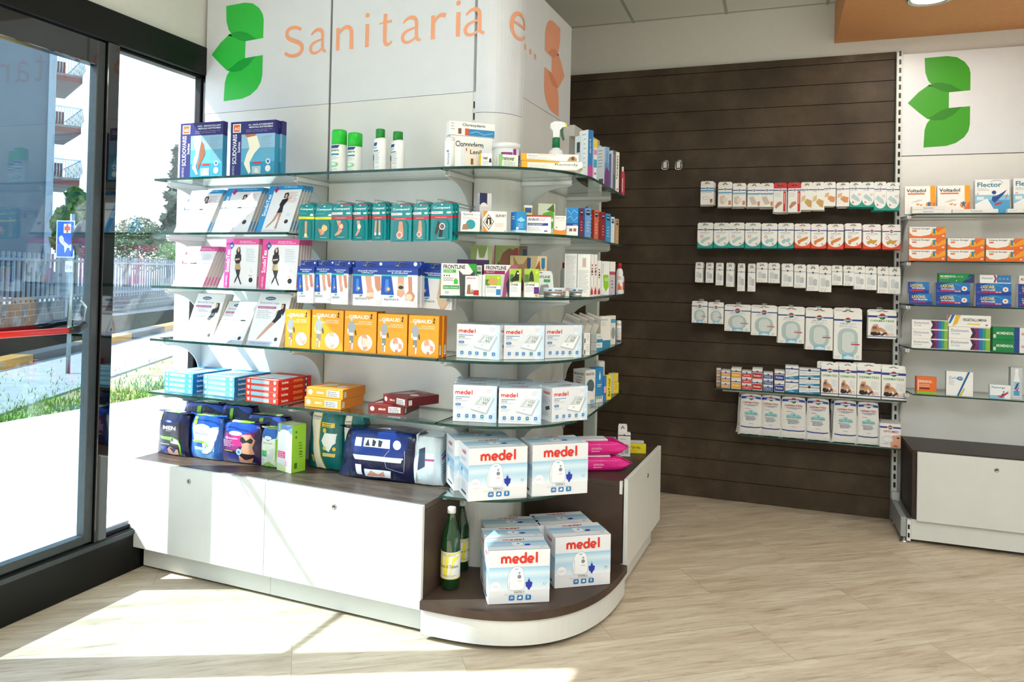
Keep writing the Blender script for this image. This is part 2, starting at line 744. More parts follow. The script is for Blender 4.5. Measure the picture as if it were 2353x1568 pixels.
ORD = ['first', 'second', 'third', 'fourth', 'fifth', 'sixth', 'seventh', 'eighth', 'ninth', 'tenth', 'eleventh', 'twelfth', 'thirteenth',
       'fourteenth', 'fifteenth', 'sixteenth', 'seventeenth', 'eighteenth', 'nineteenth', 'twentieth']
# ================================================================== THE SETTING
def struct(name, mb, loc=None, rz=0, parent=None):
    return mb.obj(name, parent, 'structure' if parent is None else None, loc, rz)


struct('floor', MB().box(-2.93, 4.2, -3.1, 5.4, -.06, 0, 'floor'))
_cx = at_w(1455, 45)[0]
_o = wp(_cx, 0, 3.12)
_ri = Matrix.Rotation(-WA, 4, 'Z')
_cp = [_ri @ (Vector(p)-Vector((_o.x, _o.y, 0))) for p in ((-2.72, -3.1, 0), (4.2, -3.1, 0), (4.2, 5.45, 0), (-3.1, 5.1, 0))]
struct('ceiling', MB().prism([(p.x, p.y) for p in _cp], 0, .08, 'ceil'), _o, WA)
struct('wall_back', MB().box(-4, 4.2, .03, .15, 0, 3.12, 'wall'), (0, WY, 0), WA)
struct('wall_right', MB().box(4.1, 4.2, -3, 5.4, 0, 3.12, 'wall'))
struct('wall_front', MB().box(-2.75, 4.2, -3.1, -3, 0, 3.12, 'wall'))
WROT, WORG = radians(90)+.0375, Vector((-2.8224, 0, 0))


def win(name, parent=None):
    pass


# window wall frame: local x runs along the glazing, local y points outdoors
mb = MB().box(-3.1, 2.975, 0, .2, 2.535, 3.12, 'wall').box(2.975, 5.3, 0, .2, 0, 3.12, 'wall')
struct('wall_left', mb, WORG, WROT)
mb = MB().cbox(-3.05, 2.97, -.02, .10, 0, .195, 'alum', .004)
mb.box(-3.05, 2.97, -.026, -.02, .17, .19, 'alug')
struct('trim_1', mb, WORG, WROT)
struct('trim_2', MB().cbox(-3.05, 2.97, -.02, .10, 2.39, 2.535, 'alum', .004), WORG, WROT)
POSTS = [(-3.05, -2.95), (-1.7, -1.6), (-.25, -.15), (1.49, 1.60), (2.335, 2.396), (2.925, 2.97)]
wn = 0
for i, (a, b) in enumerate(POSTS):
    struct('trim_%d' % (3+i), MB().cbox(a, b, -.02, .045, .195, 2.39, 'alu', .003), WORG, WROT)
    if i < len(POSTS)-1:
        c = POSTS[i+1][0]
        if i == 3:
            continue
        wn += 1
        w = struct('window_%d' % wn, MB().box(b, c, .02, .026, .195, 2.39, 'gwin'), WORG, WROT)
        fm = MB()
        for x0, x1, z0, z1 in ((b, b+.01, .195, 2.39), (c-.012, c, .195, 2.39), (b, c, .195, .212), (b, c, 2.375, 2.39)):
            fm.cbox(x0, x1, .005, .042, z0, z1, 'alum', .002)
        struct('window_frame', fm, parent=w)
# glass door leaf with its push bar
mb = MB()
for x0, x1, z0, z1, k in ((1.60, 1.64, .2, 2.385, 'alug'), (2.293, 2.334, .2, 2.385, 'alug'), (1.64, 2.293, .2, .235, 'alug'), (1.64, 2.293, 2.275, 2.385, 'alu')):
    mb.cbox(x0, x1, -.005, .042, z0, z1, k, .003)
door = struct('door_1', mb, WORG, WROT)
struct('door_glass', MB().box(1.635, 2.297, .018, .025, .23, 2.28, 'gdoor'), parent=door)
zb = 1.135
struct('push_bar', MB().tube([(1.62, -.075, zb), (2.13, -.075, zb)], .013, 's'+'d8281e', 12), parent=door)
struct('bar_end_cap', MB().tube([(2.13, -.075, zb), (2.17, -.078, zb+.003), (2.215, -.06, zb+.018), (2.235, -.03, zb+.022), (2.24, .02, zb+.02)], [.0145, .016, .016, .013, .011], 's'+'18191b', 10), parent=door)
struct('bar_bracket', MB().tube([(2.2, -.04, zb-.01), (2.25, -.02, zb+.02), (2.27, -.005, zb+.09), (2.25, .0, zb+.12)], .005, 'mc8ccce', 8), parent=door)
struct('door_closer', MB().lathe([(.001, -.02), (.03, -.016), (.035, 0), (.03, .016), (.001, .02)], 's6a7274', 14, (2.262, .06)), parent=door)

# orange soffit
sx = at_w(1918, 95)[0]
struct('trim_20', MB().cbox(sx, 4, -2.2, .03, 2.875, 3.12, 'orange', .002), (0, WY, 0), WA)

# ------------------------------------------------------------------ outdoors
GT = (Vector((-13.09, 11.99, 0))-Vector((-10.01, 6.58, 0))).normalized()
GN = Vector((-GT.y, GT.x, 0))   # towards the road
if GN.x > 0:
    GN = -GN
GO = Vector((-10.01, 6.58, 0))
GANG = atan2(GT.y, GT.x)
GZ = -.02


def gq(a0, a1, b0, b1, z0, z1, k, mb=None):
    """slab along the kerb line: a along, b across towards the road"""
    mb = mb or MB()
    sgn = 1 if GN.dot(Vector((-sin(GANG), cos(GANG), 0))) > 0 else -1
    y0, y1 = sorted((b0*sgn, b1*sgn))
    return mb.box(a0, a1, y0, y1, z0, z1, k)


struct('terrace_paving', MB().box(-6.65, -2.93, -14, 40, -.1, 0, 'pave'))
_s0, _s1 = GO-GN*1.6-GT*21, GO-GN*1.6+GT*60
mb = MB().prism([(-6.65, -12), (_s0.x, _s0.y), (_s1.x, _s1.y), (-6.65, 60)], -.2, GZ-.01, 'soil')
struct('verge_soil', mb)
struct('pavement', gq(-30, 70, -1.6, 0, -.15, GZ+.012, 'walk'), GO, GANG)
struct('road', gq(-40, 90, .3, 7.2, -.15, GZ-.03, 'asphalt'), GO, GANG)
struct('far_pavement', gq(-40, 90, 7.2, 40, -.15, GZ+.05, 'walk'), GO, GANG)
for i in range(8):
    yel = i % 2 == 0
    o = gq(-1.0+i*1.9, .88+i*1.9, 0, .3, -.1, .11, 'a8741c' if yel else '2f2f30').obj('kerb_stone', loc=GO, rz=GANG)
    tag(o, '%s painted kerb stone by the road, %s one counted from the left' % ('ochre yellow' if yel else 'black', ORD[i]), 'kerb stone', 'painted kerb stones by the road')
# grass tufts on the verge
mb = MB()
for i in range(9000):
    near = rnd.random() < .72
    x = -6.68-abs(rnd.gauss(0, .5 if near else 1.5))
    y = rnd.uniform(2.6, 14)
    if not near and rnd.random() < .5:
        continue
    a, h, w = rnd.uniform(0, pi), rnd.uniform(.02, .06), rnd.uniform(.005, .011)
    dx, dy = cos(a)*w, sin(a)*w
    lx, ly = rnd.gauss(0, .03), rnd.gauss(0, .03)
    mb.add([(x-dx, y-dy, GZ-.02), (x+dx, y+dy, GZ-.02), (x+lx, y+ly, h)], [(0, 1, 2)], 'grass')
o = mb.obj('verge_grass', kind='stuff')
tag(o, 'green grass growing along the edge of the terrace paving', 'grass')


def foliage(mb, c, rx, rz_, n, size, k):
    for i in range(n):
        while 1:
            p = Vector((rnd.uniform(-1, 1), rnd.uniform(-1, 1), rnd.uniform(-1, 1)))
            if .25 < p.length < 1:
                break
        p = Vector((c[0]+p.x*rx, c[1]+p.y*rx, c[2]+p.z*rz_))
        a = Vector((rnd.gauss(0, 1), rnd.gauss(0, 1), rnd.gauss(0, 1))).normalized()
        b = a.cross(Vector((rnd.gauss(0, 1), rnd.gauss(0, 1), rnd.gauss(0, 1)))).normalized()
        s_ = size*rnd.uniform(.5, 1.2)
        mb.add([p-a*s_, p+b*s_*.5, p+a*s_, p-b*s_*.5], [(0, 1, 2, 3)], k)


def far(u, v, dist):
    d = ray(u, v)
    return E0+d*dist


def tree(name, u, vtop, vbot, wpx, dist, k, blobs, label, n=900, cat='tree'):
    base = far(u, vbot, dist)
    s_ = dist/FPX
    H_ = (vbot-vtop)*s_
    W_ = wpx*s_/2
    o = empty(name, label, cat, (base.x, base.y, 0), group=None)
    z0 = base.z
    mb = MB()
    for (bx, bz, br, bh) in blobs:
        foliage(mb, (RIGHT.x*bx*W_, RIGHT.y*bx*W_, z0+bz*H_), br*W_, bh*H_, int(n*br*1.2), max(.05*H_, .12), k)
    mb.obj('foliage', o)
    MB().tube([(0, 0, -.1), (.05, .02, z0*.6), (0, 0, z0+.6*H_)], [W_*.08+.05, W_*.06+.04, .03], 'bark').obj('trunk', o)
    return o


B3 = [(0, .25, .85, .22), (-.35, .5, .6, .25), (.3, .6, .62, .25), (0, .82, .42, .18)]
tree('bushy_tree', 170, 428, 600, 110, 36, 'leafg', B3, 'bright green bushy tree behind the fence beside the apartment block', 1100)
tree('round_tree', 315, 497, 600, 110, 60, 'leafm', [(0, .6, 1, .4), (-.5, .45, .5, .3), (.5, .5, .5, .3)], 'round dark green tree seen between door post and shelves', 1100)
tree('yellow_green_shrub', 385, 545, 612, 110, 66, 'leafg', [(0, .4, 1, .5), (.5, .4, .6, .4)], 'yellow green shrub behind the far railings', 700, 'shrub')
tree('broad_shrub', 290, 540, 625, 190, 52, 'leafm', [(-.5, .45, .6, .45), (0, .5, .6, .45), (.5, .4, .6, .4)], 'broad green shrub above the grey railings', 900, 'shrub')
CON = [(.1*((-1)**i)*(1-i*.09), .08+i*.1, .95-i*.085, .05) for i in range(10)]
tree('tall_conifer', 452, 165, 600, 130, 78, 'leafd', CON, 'tall dark conifer beside the window jamb', 800)
tree('drooping_conifer', 405, 345, 600, 90, 70, 'leafd', CON, 'shorter dark conifer left of the tall one', 600)
tree('roadside_pine', 470, 300, 610, 120, 88, 'leafm', CON, 'hazy green pine half hidden behind the shelves', 600)

# apartment block
bp = far(110, 600, 41)
fwd2 = Vector((_f.x, _f.y, 0)).normalized()
bang = atan2(RIGHT.y, RIGHT.x)+radians(40)
blk = empty('apartment_block', 'grey rendered apartment block with stacked balconies on its right side', 'building', (bp.x, bp.y, 0), bang)
MB().box(-16, 0, 0, 12, 0, 22, 'bwall').box(-.22, .12, -.16, 0, 0, 22, 'sa4adb4').obj('wall', blk)
for i, vb in enumerate((-70, 55, 181, 300, 422, 545)):
    zf = (E0+ray(112, vb)*41).z
    b = MB().box(.02, 1.4, -.1, 5, zf, zf+.3, '8c4840').box(.02, 1.4, -.1, 5, zf+.3, zf+.42, 's8d8783').obj('balcony', blk)
    rl = MB()
    for j in range(10):
        x = .12+j*.14
        rl.tube([(x, -.12, zf+.42), (x, -.22, zf+.75), (x, -.14, zf+1.4)], .017, 'sd8dade', 5)
    for j in range(16):
        y = -.1+j*.3
        rl.tube([(1.4, y, zf+.42), (1.52, y, zf+.75), (1.42, y, zf+1.4)], .017, 'sd8dade', 5)
    rl.tube([(.05, -.14, zf+1.4), (1.42, -.14, zf+1.4), (1.42, 5, zf+1.4)], .03, 'sd8dade', 6)
    rl.obj('railing', b)
    MB().box(.03, .75, 1.0, 1.1, zf+.42, zf+1.3, '8a4a40').obj('screen', b)

# railing fence on a block wall across the road
fo = far(60, 722, 19)
FO = GO+GT*((Vector((fo.x, fo.y, 0))-GO).dot(GT))+GN*((Vector((fo.x, fo.y, 0))-GO).dot(GN))
fence = empty('roadside_fence', 'pale grey railing fence on a low block wall across the road', 'fence', (FO.x, FO.y, 0), GANG)
mb = MB().box(-12, 40, 0, .2, -.1, .42, 's4d5358')
for z in (.1, .25):
    mb.box(-12, 40, -.006, 0, z, z+.012, 'sa4a9ad')
for i in range(90):
    for r_ in range(3):
        x = -12+i*.45+(r_ % 2)*.22
        mb.box(x, x+.012, -.006, 0, -.05+r_*.15, .1+r_*.15, 'sa4a9ad')
mb.obj('block_wall', fence)
mb = MB()
for i in range(170):
    x = -11+i*.25
    mb.box(x, x+.05, .07, .12, .42, 1.72, 's7b838a')
mb.box(-12, 30, .06, .13, .5, .57, 's7b838a').box(-12, 30, .06, .13, 1.5, 1.57, 's7b838a')
mb.obj('railings', fence)
MB().box(-8.3, -8.0, -.02, .25, -.1, 1.85, 'sa9b0b4').box(2.1, 2.35, -.02, .25, -.1, 1.85, 'sa9b0b4').obj('fence_post', fence)

# dark car behind the fence
cp = far(18, 690, 24)
car = empty('parked_car', 'dark blue parked car behind the fence at far left', 'car', (cp.x, cp.y, 0), bang-radians(26))
prof = [(-2.1, .35), (-2.1, .85), (-1.5, 1.0), (-.8, 1.55), (.4, 1.55), (.9, 1.1), (1.0, .8), (1.0, .35)]
MB().prism(prof, 0, 1.7, 's1c2740', 'y').obj('body', car)
MB().prism([(-1.3, 1.05), (-.8, 1.48), (.35, 1.48), (.7, 1.1)], -.01, 1.71, 'g101418', 'y').obj('side_window', car)
for x in (-1.4, .45):
    MB().prism(arc(x, .32, .32, .32, 0, 340, 17), -.02, .2, 's151515', 'y').obj('wheel', car)
MB().box(.93, 1.02, .1, .4, .85, 1.1, 'sc22a22').obj('tail_light', car)

# road sign and traffic mirror on their post
pb = at_z(156, 857, 0)
sg = empty('road_sign', 'blue road sign with red cross and white bed on grey pole', 'road sign', (pb.x, pb.y, -.02), bang-radians(48))
dd = (Vector((pb.x, pb.y, 0))).dot(fwd2)
MB().tube([(0, 0, 0), (0, 0, 2.1)], .027, 'ma9aeb0', 12).obj('pole', sg)
zt = (E0+ray(135, 507)*dd).z+.02
zl = (E0+ray(135, 592)*dd).z+.02
sw = .26
mb = MB().cbox(-sw/2-.06, sw/2-.06, -.045, -.035, zl, zt, 'sf2f4f6', .002)
hs = zt-zl
A = Art(mb, sw, hs, lambda s_, t, o: (s_-sw/2-.06, -.045-o, zl+t))
A.run([('R', .05, .025, .95, .975, 's1d5fc0'), ('R', .40, .66, .80, .91, 'sf2f4f6'), ('R', .54, .67, .66, .9, 'se8542c'), ('R', .44, .735, .76, .84, 'se8542c'),
       ('P', [(.14, .55), (.3, .6), (.42, .52), (.42, .45), (.72, .33), (.84, .37), (.84, .18), (.76, .2), (.76, .26), (.62, .27), (.56, .2), (.5, .12), (.46, .22), (.46, .3), (.2, .42)], 'sf2f4f6'),
       ('S', [(.14, .55), (.3, .48), (.42, .52)], .02, 's1d5fc0'), ('S', [(.3, .48), (.6, .3), (.84, .37)], .02, 's1d5fc0')])
mb.obj('sign_panel', sg)
z2 = (E0+ray(140, 597)*dd).z
z3 = (E0+ray(140, 622)*dd).z
mb = MB().cbox(-.055, .05, -.04, -.032, z3, z2, 'se6e8ea', .002)
Art(mb, .105, z2-z3, lambda s_, t, o: (s_-.055, -.04-o, z3+t)).run([('T', '50 m', .12, .3, .76, .4, '222222')])
mb.obj('distance_plate', sg)
mp = Vector((pb.x, pb.y, 0))+Vector((RIGHT.x, RIGHT.y, 0))*.2
mir = bpy.data.objects.new('traffic_mirror', None)
COL.objects.link(mir)
mir.location = (mp.x, mp.y, (E0+ray(168, 550)*dd).z)
mir.rotation_euler = (0, 0, bang+radians(36))
mir.parent = sg
mir.matrix_parent_inverse = (Matrix.Translation(sg.location) @ Matrix.Rotation(sg.rotation_euler.z, 4, 'Z')).inverted()
mir['label'] = 'round convex traffic mirror seen edge on behind the sign'
mm = MB()
mm.M = Matrix.Rotation(radians(90), 4, 'X')
mm.lathe([(.262, 0), (.262, .02), (.24, .07), (.17, .12), (.08, .14), (.001, .145)], 's2c3236', 28)
mm.obj('housing', mir)
mm = MB()
mm.M = Matrix.Rotation(radians(90), 4, 'X')
mm.lathe([(.25, -.004), (.18, -.018), (.001, -.03)], 'me0e4e6', 28, caps=False)
mm.obj('mirror_face', mir)
MB().tube([(0, -.1, -.1), (-.1, -.12, -.1), (-.2, -.1, -.1)], .015, 'm8a8f92', 8).obj('bracket', mir)

# ================================================================== DISPLAY COLUMN
RA = .16
ACY = D+RA     # centre of the rounded corner
gon = empty('display_gondola', 'white panelled corner display wall with leaf emblems and orange lettering', 'display stand', (0, 0, 0))
g2 = lambda name, mb: mb.obj(name, gon)
for a, b in ((X0, X1-.006), (X1+.006, X2-.008)):
    g2('back_panel', MB().cbox(a, b, D, D+.018, .45 if b < X2-.1 else .45, 2.192, 'panel', .001))
    g2('header_panel', MB().cbox(a, b, D-.001, D+.018, 2.1935, 2.80, 'panelu', .001))


def arc_panel(z0, z1, extra=0, k='panel'):
    p = [(X2+.006, D-extra)]+[(X2+.006+(RA-.006)*sin(t), ACY-(RA+extra)*cos(t)) for t in [i*pi/2/14 for i in range(15)]]
    q = [(x-.0, y) for x, y in p]
    inn = [(X2+.006+(RA-.024)*sin(t), ACY-(RA-.018)*cos(t)) for t in [i*pi/2/14 for i in range(14, -1, -1)]]
    return MB().prism(q+inn, z0, z1, k, smooth=False)


g2('corner_panel', arc_panel(.15, 2.10))
g2('corner_panel', arc_panel(2.102, 2.80, .001, 'panelu'))
g2('back_panel', MB().cbox(XR_FACE-.018, XR_FACE, ACY+.004, 3.76, .45, 2.192, 'panel', .001))
g2('header_panel', MB().cbox(XR_FACE-.018, XR_FACE+.001, ACY+.002, 3.76, 2.1935, 2.715, 'panelu', .001))
g2('core', MB().box(X0, X2+.02, D+.02, 3.6, 0, 2.70, 'wall').box(X2, XR_FACE-.03, ACY+.02, 3.6, 0, 2.6, 'wall'))  # unseen core behind the panels, added to block light
mb = MB().box(X1-.0055, X1+.0055, D+.004, D+.02, .45, 2.8, 's6c716f')
g2('upright', mb)


def slotted(x0, x1, y0, y1, z0, z1, face, w, k='sd9dad8'):
    """upright with a row of dark slots on its front; face(u,z) -> box bounds of a slot"""
    m_ = MB().box(x0, x1, y0, y1, z0, z1, k)
    z = z0+.02
    while z < z1-.03:
        m_.box(*face(z), '141414')
        z += .05
    return m_


g2('upright', MB().box(X2-.007, X2+.005, D+.004, D+.02, .15, 1.9, 's8a8e8c'))
g2('upright', slotted(X2-.007, X2+.005, D+.001, D+.02, 1.9, 2.192, lambda z: (X2-.005, X2+.001, D-.0005, D+.003, z, z+.03), 0))
g2('upright', MB().box(XR_FACE-.02, XR_FACE-.006, ACY-.003, ACY+.004, .15, 2.192, 's6c716f'))
pp = at_z(1360, 1010, HC)
g2('post', MB().cbox(-1.18, -1.11, 3.955, 3.99, HC, 2.12, 'sd3dcd6', .003))
g2('side_rail', MB().cbox(-1.25, -1.20, 3.76, 4.25, 2.14, 2.20, 'sd6d6d2', .002).box(-1.24, -1.22, 3.762, 4.24, 2.0, 2.14, 'sa5a6a3').box(-1.24, -1.21, 3.765, 4.24, 1.985, 2.0, '1c1c1c'))

# --- emblem: three leaves around a notch (143 x 207 units)
LOGO = {'top': [(38, 206), (90, 207), (112, 203), (130, 191), (140, 177), (143, 165), (143, 126), (120, 125), (95, 124), (78, 128), (60, 138), (47, 153), (40, 172)],
        'bot': [(38, 0), (90, 2), (112, 8), (130, 20), (140, 34), (143, 50), (143, 90), (120, 89), (95, 88), (78, 84), (58, 70), (45, 55), (40, 40)],
        'mid': [(0, 104), (25, 128), (45, 141), (62, 147), (80, 147), (100, 141), (125, 125.5), (95, 124), (95, 88), (125, 89.5), (105, 72), (85, 62), (62, 61), (45, 66), (25, 82)],
        'ov1': [(45, 141), (62, 147), (80, 147), (100, 141), (125, 125.5), (95, 124), (78, 128), (58, 138), (50, 145)],
        'ov2': [(45, 66), (62, 61), (85, 62), (105, 72), (125, 89.5), (95, 88), (78, 84), (58, 72)]}


def emblem(mb, fmap, w, h, c1, c2, flip=False):
    A = Art(mb, w, h, fmap)
    for k in ('top', 'bot', 'mid', 'ov1', 'ov2'):
        p = [((143-x if flip else x)/143, y/207) for x, y in LOGO[k]]
        A.run([('P', p, c2 if k[0] == 'o' else c1)])


l0, l1 = at_y(487, 115, D), at_y(605, 100, D)
lw = l1.x-l0.x
lz0 = at_y(516, 233, D).z
lh = (at_y(605, 128, D).z-lz0)/88*207*.99
mb = MB()
emblem(mb, lambda s_, t, o: (l0.x+s_, D-.0015-o, lz0+t), lw, lh, '2fbe45', '14a03a')
g2('leaf_emblem', mb)
y0, y1 = at_x(1251, 130, XR_FACE).y, at_x(1297, 150, XR_FACE).y
z0, z1 = 2.205, 2.655
mb = MB()
emblem(mb, lambda s_, t, o: (XR_FACE+.0015+o, y0+s_, z0+t), y1-y0, z1-z0, 'eba17f', 'dc8a6b', True)
g2('leaf_emblem', mb)
# --- lettering: humanist strokes on the wall, the last letter on the rounded corner
bz, xh = 2.441, .107
ORG = 'f2a882'


def wmap(s_, t, o):       # path coordinate: 0 at X2+.006, runs on round the corner
    o += .0018
    if s_ <= 0:
        return (X2+.006+s_, D-o, t)
    L = (RA-.003)*pi/2
    if s_ < L:
        a = s_/(RA-.003)
        return (X2+.006+(RA-.006+o)*sin(a), ACY-(RA+o)*cos(a), t)
    return (XR_FACE+o, ACY+(s_-L), t)


def poly_stroke(A, p, w):
    """stroke whose width varies along it"""
    vs, fs = [], []
    n = len(p)
    for i in range(n):
        a, b = p[max(i-1, 0)], p[min(i+1, n-1)]
        dx, dy = b[0]-a[0], b[1]-a[1]
        l = sqrt(dx*dx+dy*dy) or 1
        ww = (w[0]+(w[-1]-w[0])*i/(n-1) if len(w) == 2 else w[0]+(w[1]-w[0])*min(1, i/(n-1)*2) if i/(n-1) < .5 else w[1]+(w[2]-w[1])*(i/(n-1)*2-1))/2
        vs += [(p[i][0]-dy/l*ww, p[i][1]+dx/l*ww), (p[i][0]+dy/l*ww, p[i][1]-dx/l*ww)]
        if i:
            fs.append((2*i-2, 2*i-1, 2*i+1, 2*i))
    A.tris(vs, fs, ORG)


def bez(p0, p1, p2, p3, n=10):
    r = []
    for i in range(n+1):
        t = i/n
        r.append(tuple((1-t)**3*p0[k]+3*(1-t)**2*t*p1[k]+3*(1-t)*t*t*p2[k]+t**3*p3[k] for k in (0, 1)))
    return r


def glyph(A, ch, x, w, h):
    q = lambda pts: [(x+a*w, bz+b*h) for a, b in pts]
    st = h*.15
    if ch == 's':
        p = bez((.92, .88), (.7, 1.02), (.1, 1.06), (.1, .78), 10)+bez((.1, .78), (.1, .5), (1, .52), (1, .24), 10)[1:]+bez((1, .24), (1, -.04), (.35, -.1), (.02, .13), 10)[1:]
        poly_stroke(A, q(p), [st*.75, st*1.05, st*.75])
    elif ch == 'a':
        poly_stroke(A, q(bez((.1, .78), (.25, 1.02), (.78, 1.1), (.78, .7), 10)+[(.78, .2), (.84, .08), (1.0, .02)]), [st*.5, st*1.15, st*.8])
        poly_stroke(A, q(bez((.76, .56), (.4, .5), (.08, .45), (.06, .22), 8)+bez((.06, .22), (.06, -.08), (.5, -.06), (.78, .2), 8)[1:]), [st*.5, st*1.0, st*.5])
    elif ch == 'n':
        poly_stroke(A, q([(.1, 1.0), (.1, 0)]), [st*1.2, st*1.2])
        poly_stroke(A, q(bez((.12, .66), (.3, 1.04), (.9, 1.16), (.9, .66), 10)+[(.9, 0)]), [st*.55, st*1.2, st*1.3])
    elif ch == 'i':
        poly_stroke(A, q([(.5, 1.0), (.5, 0)]), [st*1.25, st*1.25])
        c = q([(.5, 1.38)])[0]
        A.tris(arc(c[0], c[1], h*.105, h*.105, 0, 345, 23), [tuple(range(24))], ORG)
    elif ch == 't':
        poly_stroke(A, q([(.45, 1.34), (.42, .9), (.42, .25)]+bez((.42, .25), (.42, -.06), (.75, -.06), (.98, .14), 8)[1:]), [st*1.2, st*1.15, st*.5])
        poly_stroke(A, q([(.0, .93), (.3, .98), (.95, 1.0)]), [st*.4, st*.75])
    elif ch == 'r':
        poly_stroke(A, q([(.15, 1.0), (.15, 0)]), [st*1.25, st*1.25])
        poly_stroke(A, q(bez((.2, .62), (.4, .96), (.6, 1.04), (.98, .93), 10)), [st*.5, st*1.3])
    elif ch == 'e':
        poly_stroke(A, q([(.1, .62), (.95, .50)]), [st*.6, st*.7])
        poly_stroke(A, q(bez((.95, .5), (.95, 1.12), (.08, 1.2), (.06, .52), 12)+bez((.06, .52), (.06, -.1), (.6, -.12), (.98, .2), 12)[1:]), [st*.75, st*1.2, st*.6])


for ch, u0, u1, vy, k in (('s', 655, 695, 100, 1.3), ('a', 712, 750, 100, 1.06), ('n', 773, 812, 90, 1), ('i', 838, 850, 80, 1), ('t', 872, 902, 80, 1), ('a', 923, 967, 70, 1.06),
                          ('r', 990, 1025, 65, 1), ('i', 1046, 1060, 60, 1), ('a', 1067, 1113, 55, 1.06)):
    xa, xb = at_y(u0, vy, D).x-X2-.006, at_y(u1, vy, D).x-X2-.006
    mb = MB()
    glyph(Art(mb, 1, 1, wmap, .02), ch, xa, xb-xa, xh*k)
    g2('letter', mb)
mb = MB()
glyph(Art(mb, 1, 1, wmap, .02), 'e', .150, .105, xh*1.03)
g2('letter', mb)
L_ = (RA-.003)*pi/2
for i, (u, v) in enumerate(((1206, 108), (1218, 119), (1229, 130))):
    p = at_x(u, v, XR_FACE)
    mb = MB()
    A = Art(mb, 1, 1, wmap, .02)
    A.tris(arc(L_+p.y-ACY, p.z, .013, .013, 0, 345, 23), [tuple(range(24))], ORG)
    g2('dot', mb)

# ------------------------------------------------------------------ glass shelves
def sup(cx, cy, rx, ry, e, n=18):
    r = []
    for i in range(n+1):
        t = pi/2*i/n
        r.append((cx+rx*max(sin(t), 0)**(2/e), cy-ry*max(cos(t), 0)**(2/e)))
    return r


def bracket(L):
    a = L*.93
    p = [(0, 0), (L, 0), (L, -.02), (a, -.026)]+[(a+(a-.014)*cos(radians(t)), -.18+.154*sin(radians(t))) for t in range(99, 181, 9)]+[(0, -.2)]
    return p


def brk(parent, x, y, z, ang, L=.235):
    """bracket rooted at (x,y) on the panel, running out along ang"""
    mb = MB()
    mb.M = Matrix.Translation((x, y, z)) @ Matrix.Rotation(ang, 4, 'Z')
    mb.prism(bracket(L), -.0028, .0028, 'sc9cac9', 'y')
    mb.cbox(0, L, -.011, .011, -.018, 0, 'sd7d8d7', .002)
    mb.box(L-.012, L+.001, -.008, .008, -.015, -.004, 's8e9090')
    return mb.obj('bracket', parent)


def glass(name, pts, z, label, group, brks, t=.011):
    o = empty(name, label, 'shelf', (0, 0, 0), group=group)
    MB().prism(pts, z-t, z-.0004, 'gsh', 'z', 'gedge').obj('glass_pane', o)
    for b in brks:
        brk(o, b[0], b[1], z-t, *b[2:])
    return o


LV = ['top', 'second', 'third', 'fourth', 'lowest']
z6 = at_y(1021, 1140, DS).z
for i, z in enumerate(SH):
    d = -pi/2
    glass('glass_shelf', [(X0-.02, DS), (X1-.002, DS), (X1-.002, D-.004), (X0, D-.004)], z, 'glass shelf nearest the window, %s level, on white brackets' % LV[i], 'window side glass shelves',
          [(X0+.02, D, d), (X1, D, d)])
    if i in (0, 3, 4):
        glass('glass_shelf', [(X1+.002, DS), (X2-.006, DS), (X2-.006, D-.004), (X1+.002, D-.004)], z, 'middle bay glass shelf, %s level, left of the rounded corner' % LV[i], 'middle bay glass shelves',
              [(X2-.004, D, d)])
    crv = sup(X2, 3.12, .487, 3.12-DS, 2.25)
    back = [(XR_FACE+.003, 3.12)]+[(X2+.006+(RA-.002)*sin(t), ACY-(RA+.003)*cos(t)) for t in [k*pi/2/6 for k in range(6, -1, -1)]]
    glass('corner_glass_shelf', [(x, y) for x, y in crv]+back, z, 'curved glass shelf on the rounded corner, %s level' % LV[i], 'curved corner glass shelves',
          ([(X2+.012, D+.003, d)] if i in (1, 2) else [])+[(XR_FACE, ACY+.012, 0)])
    glass('glass_shelf', [(XR_FACE+.003, 3.124), (-.902, 3.124), (-.943, 3.864), (XR_FACE+.003, 3.864)], z, 'right hand glass shelf beyond the corner, %s level, before dark slat wall' % LV[i], 'right side glass shelves',
          [(XR_FACE, 3.74, 0)])
glass('corner_glass_shelf', sup(X2+.02, 3.10, .455, 3.10-DS, 2.25)+[(XR_FACE+.003, 3.1)]+back[1:], z6, 'small curved glass shelf just below countertop height at the corner', 'curved corner glass shelves', [(X2+.012, D+.003, -pi/2)])

# ------------------------------------------------------------------ cabinets
def lock(mb_parent, p, ax):
    m_ = MB()
    if ax == 'y':
        m_.M = Matrix.Translation(p) @ Matrix.Rotation(pi/2, 4, 'X')
    else:
        m_.M = Matrix.Translation(p) @ Matrix.Rotation(pi/2, 4, 'Y')
    m_.lathe([(.011, 0), (.011, .002), (.009, .004), (.0065, .004), (.006, .0025)], 'ma8a49a', 20)
    m_.box(-.004, .004, -.001, .001, .0025, .004, '101010')
    return m_.obj('lock', mb_parent)


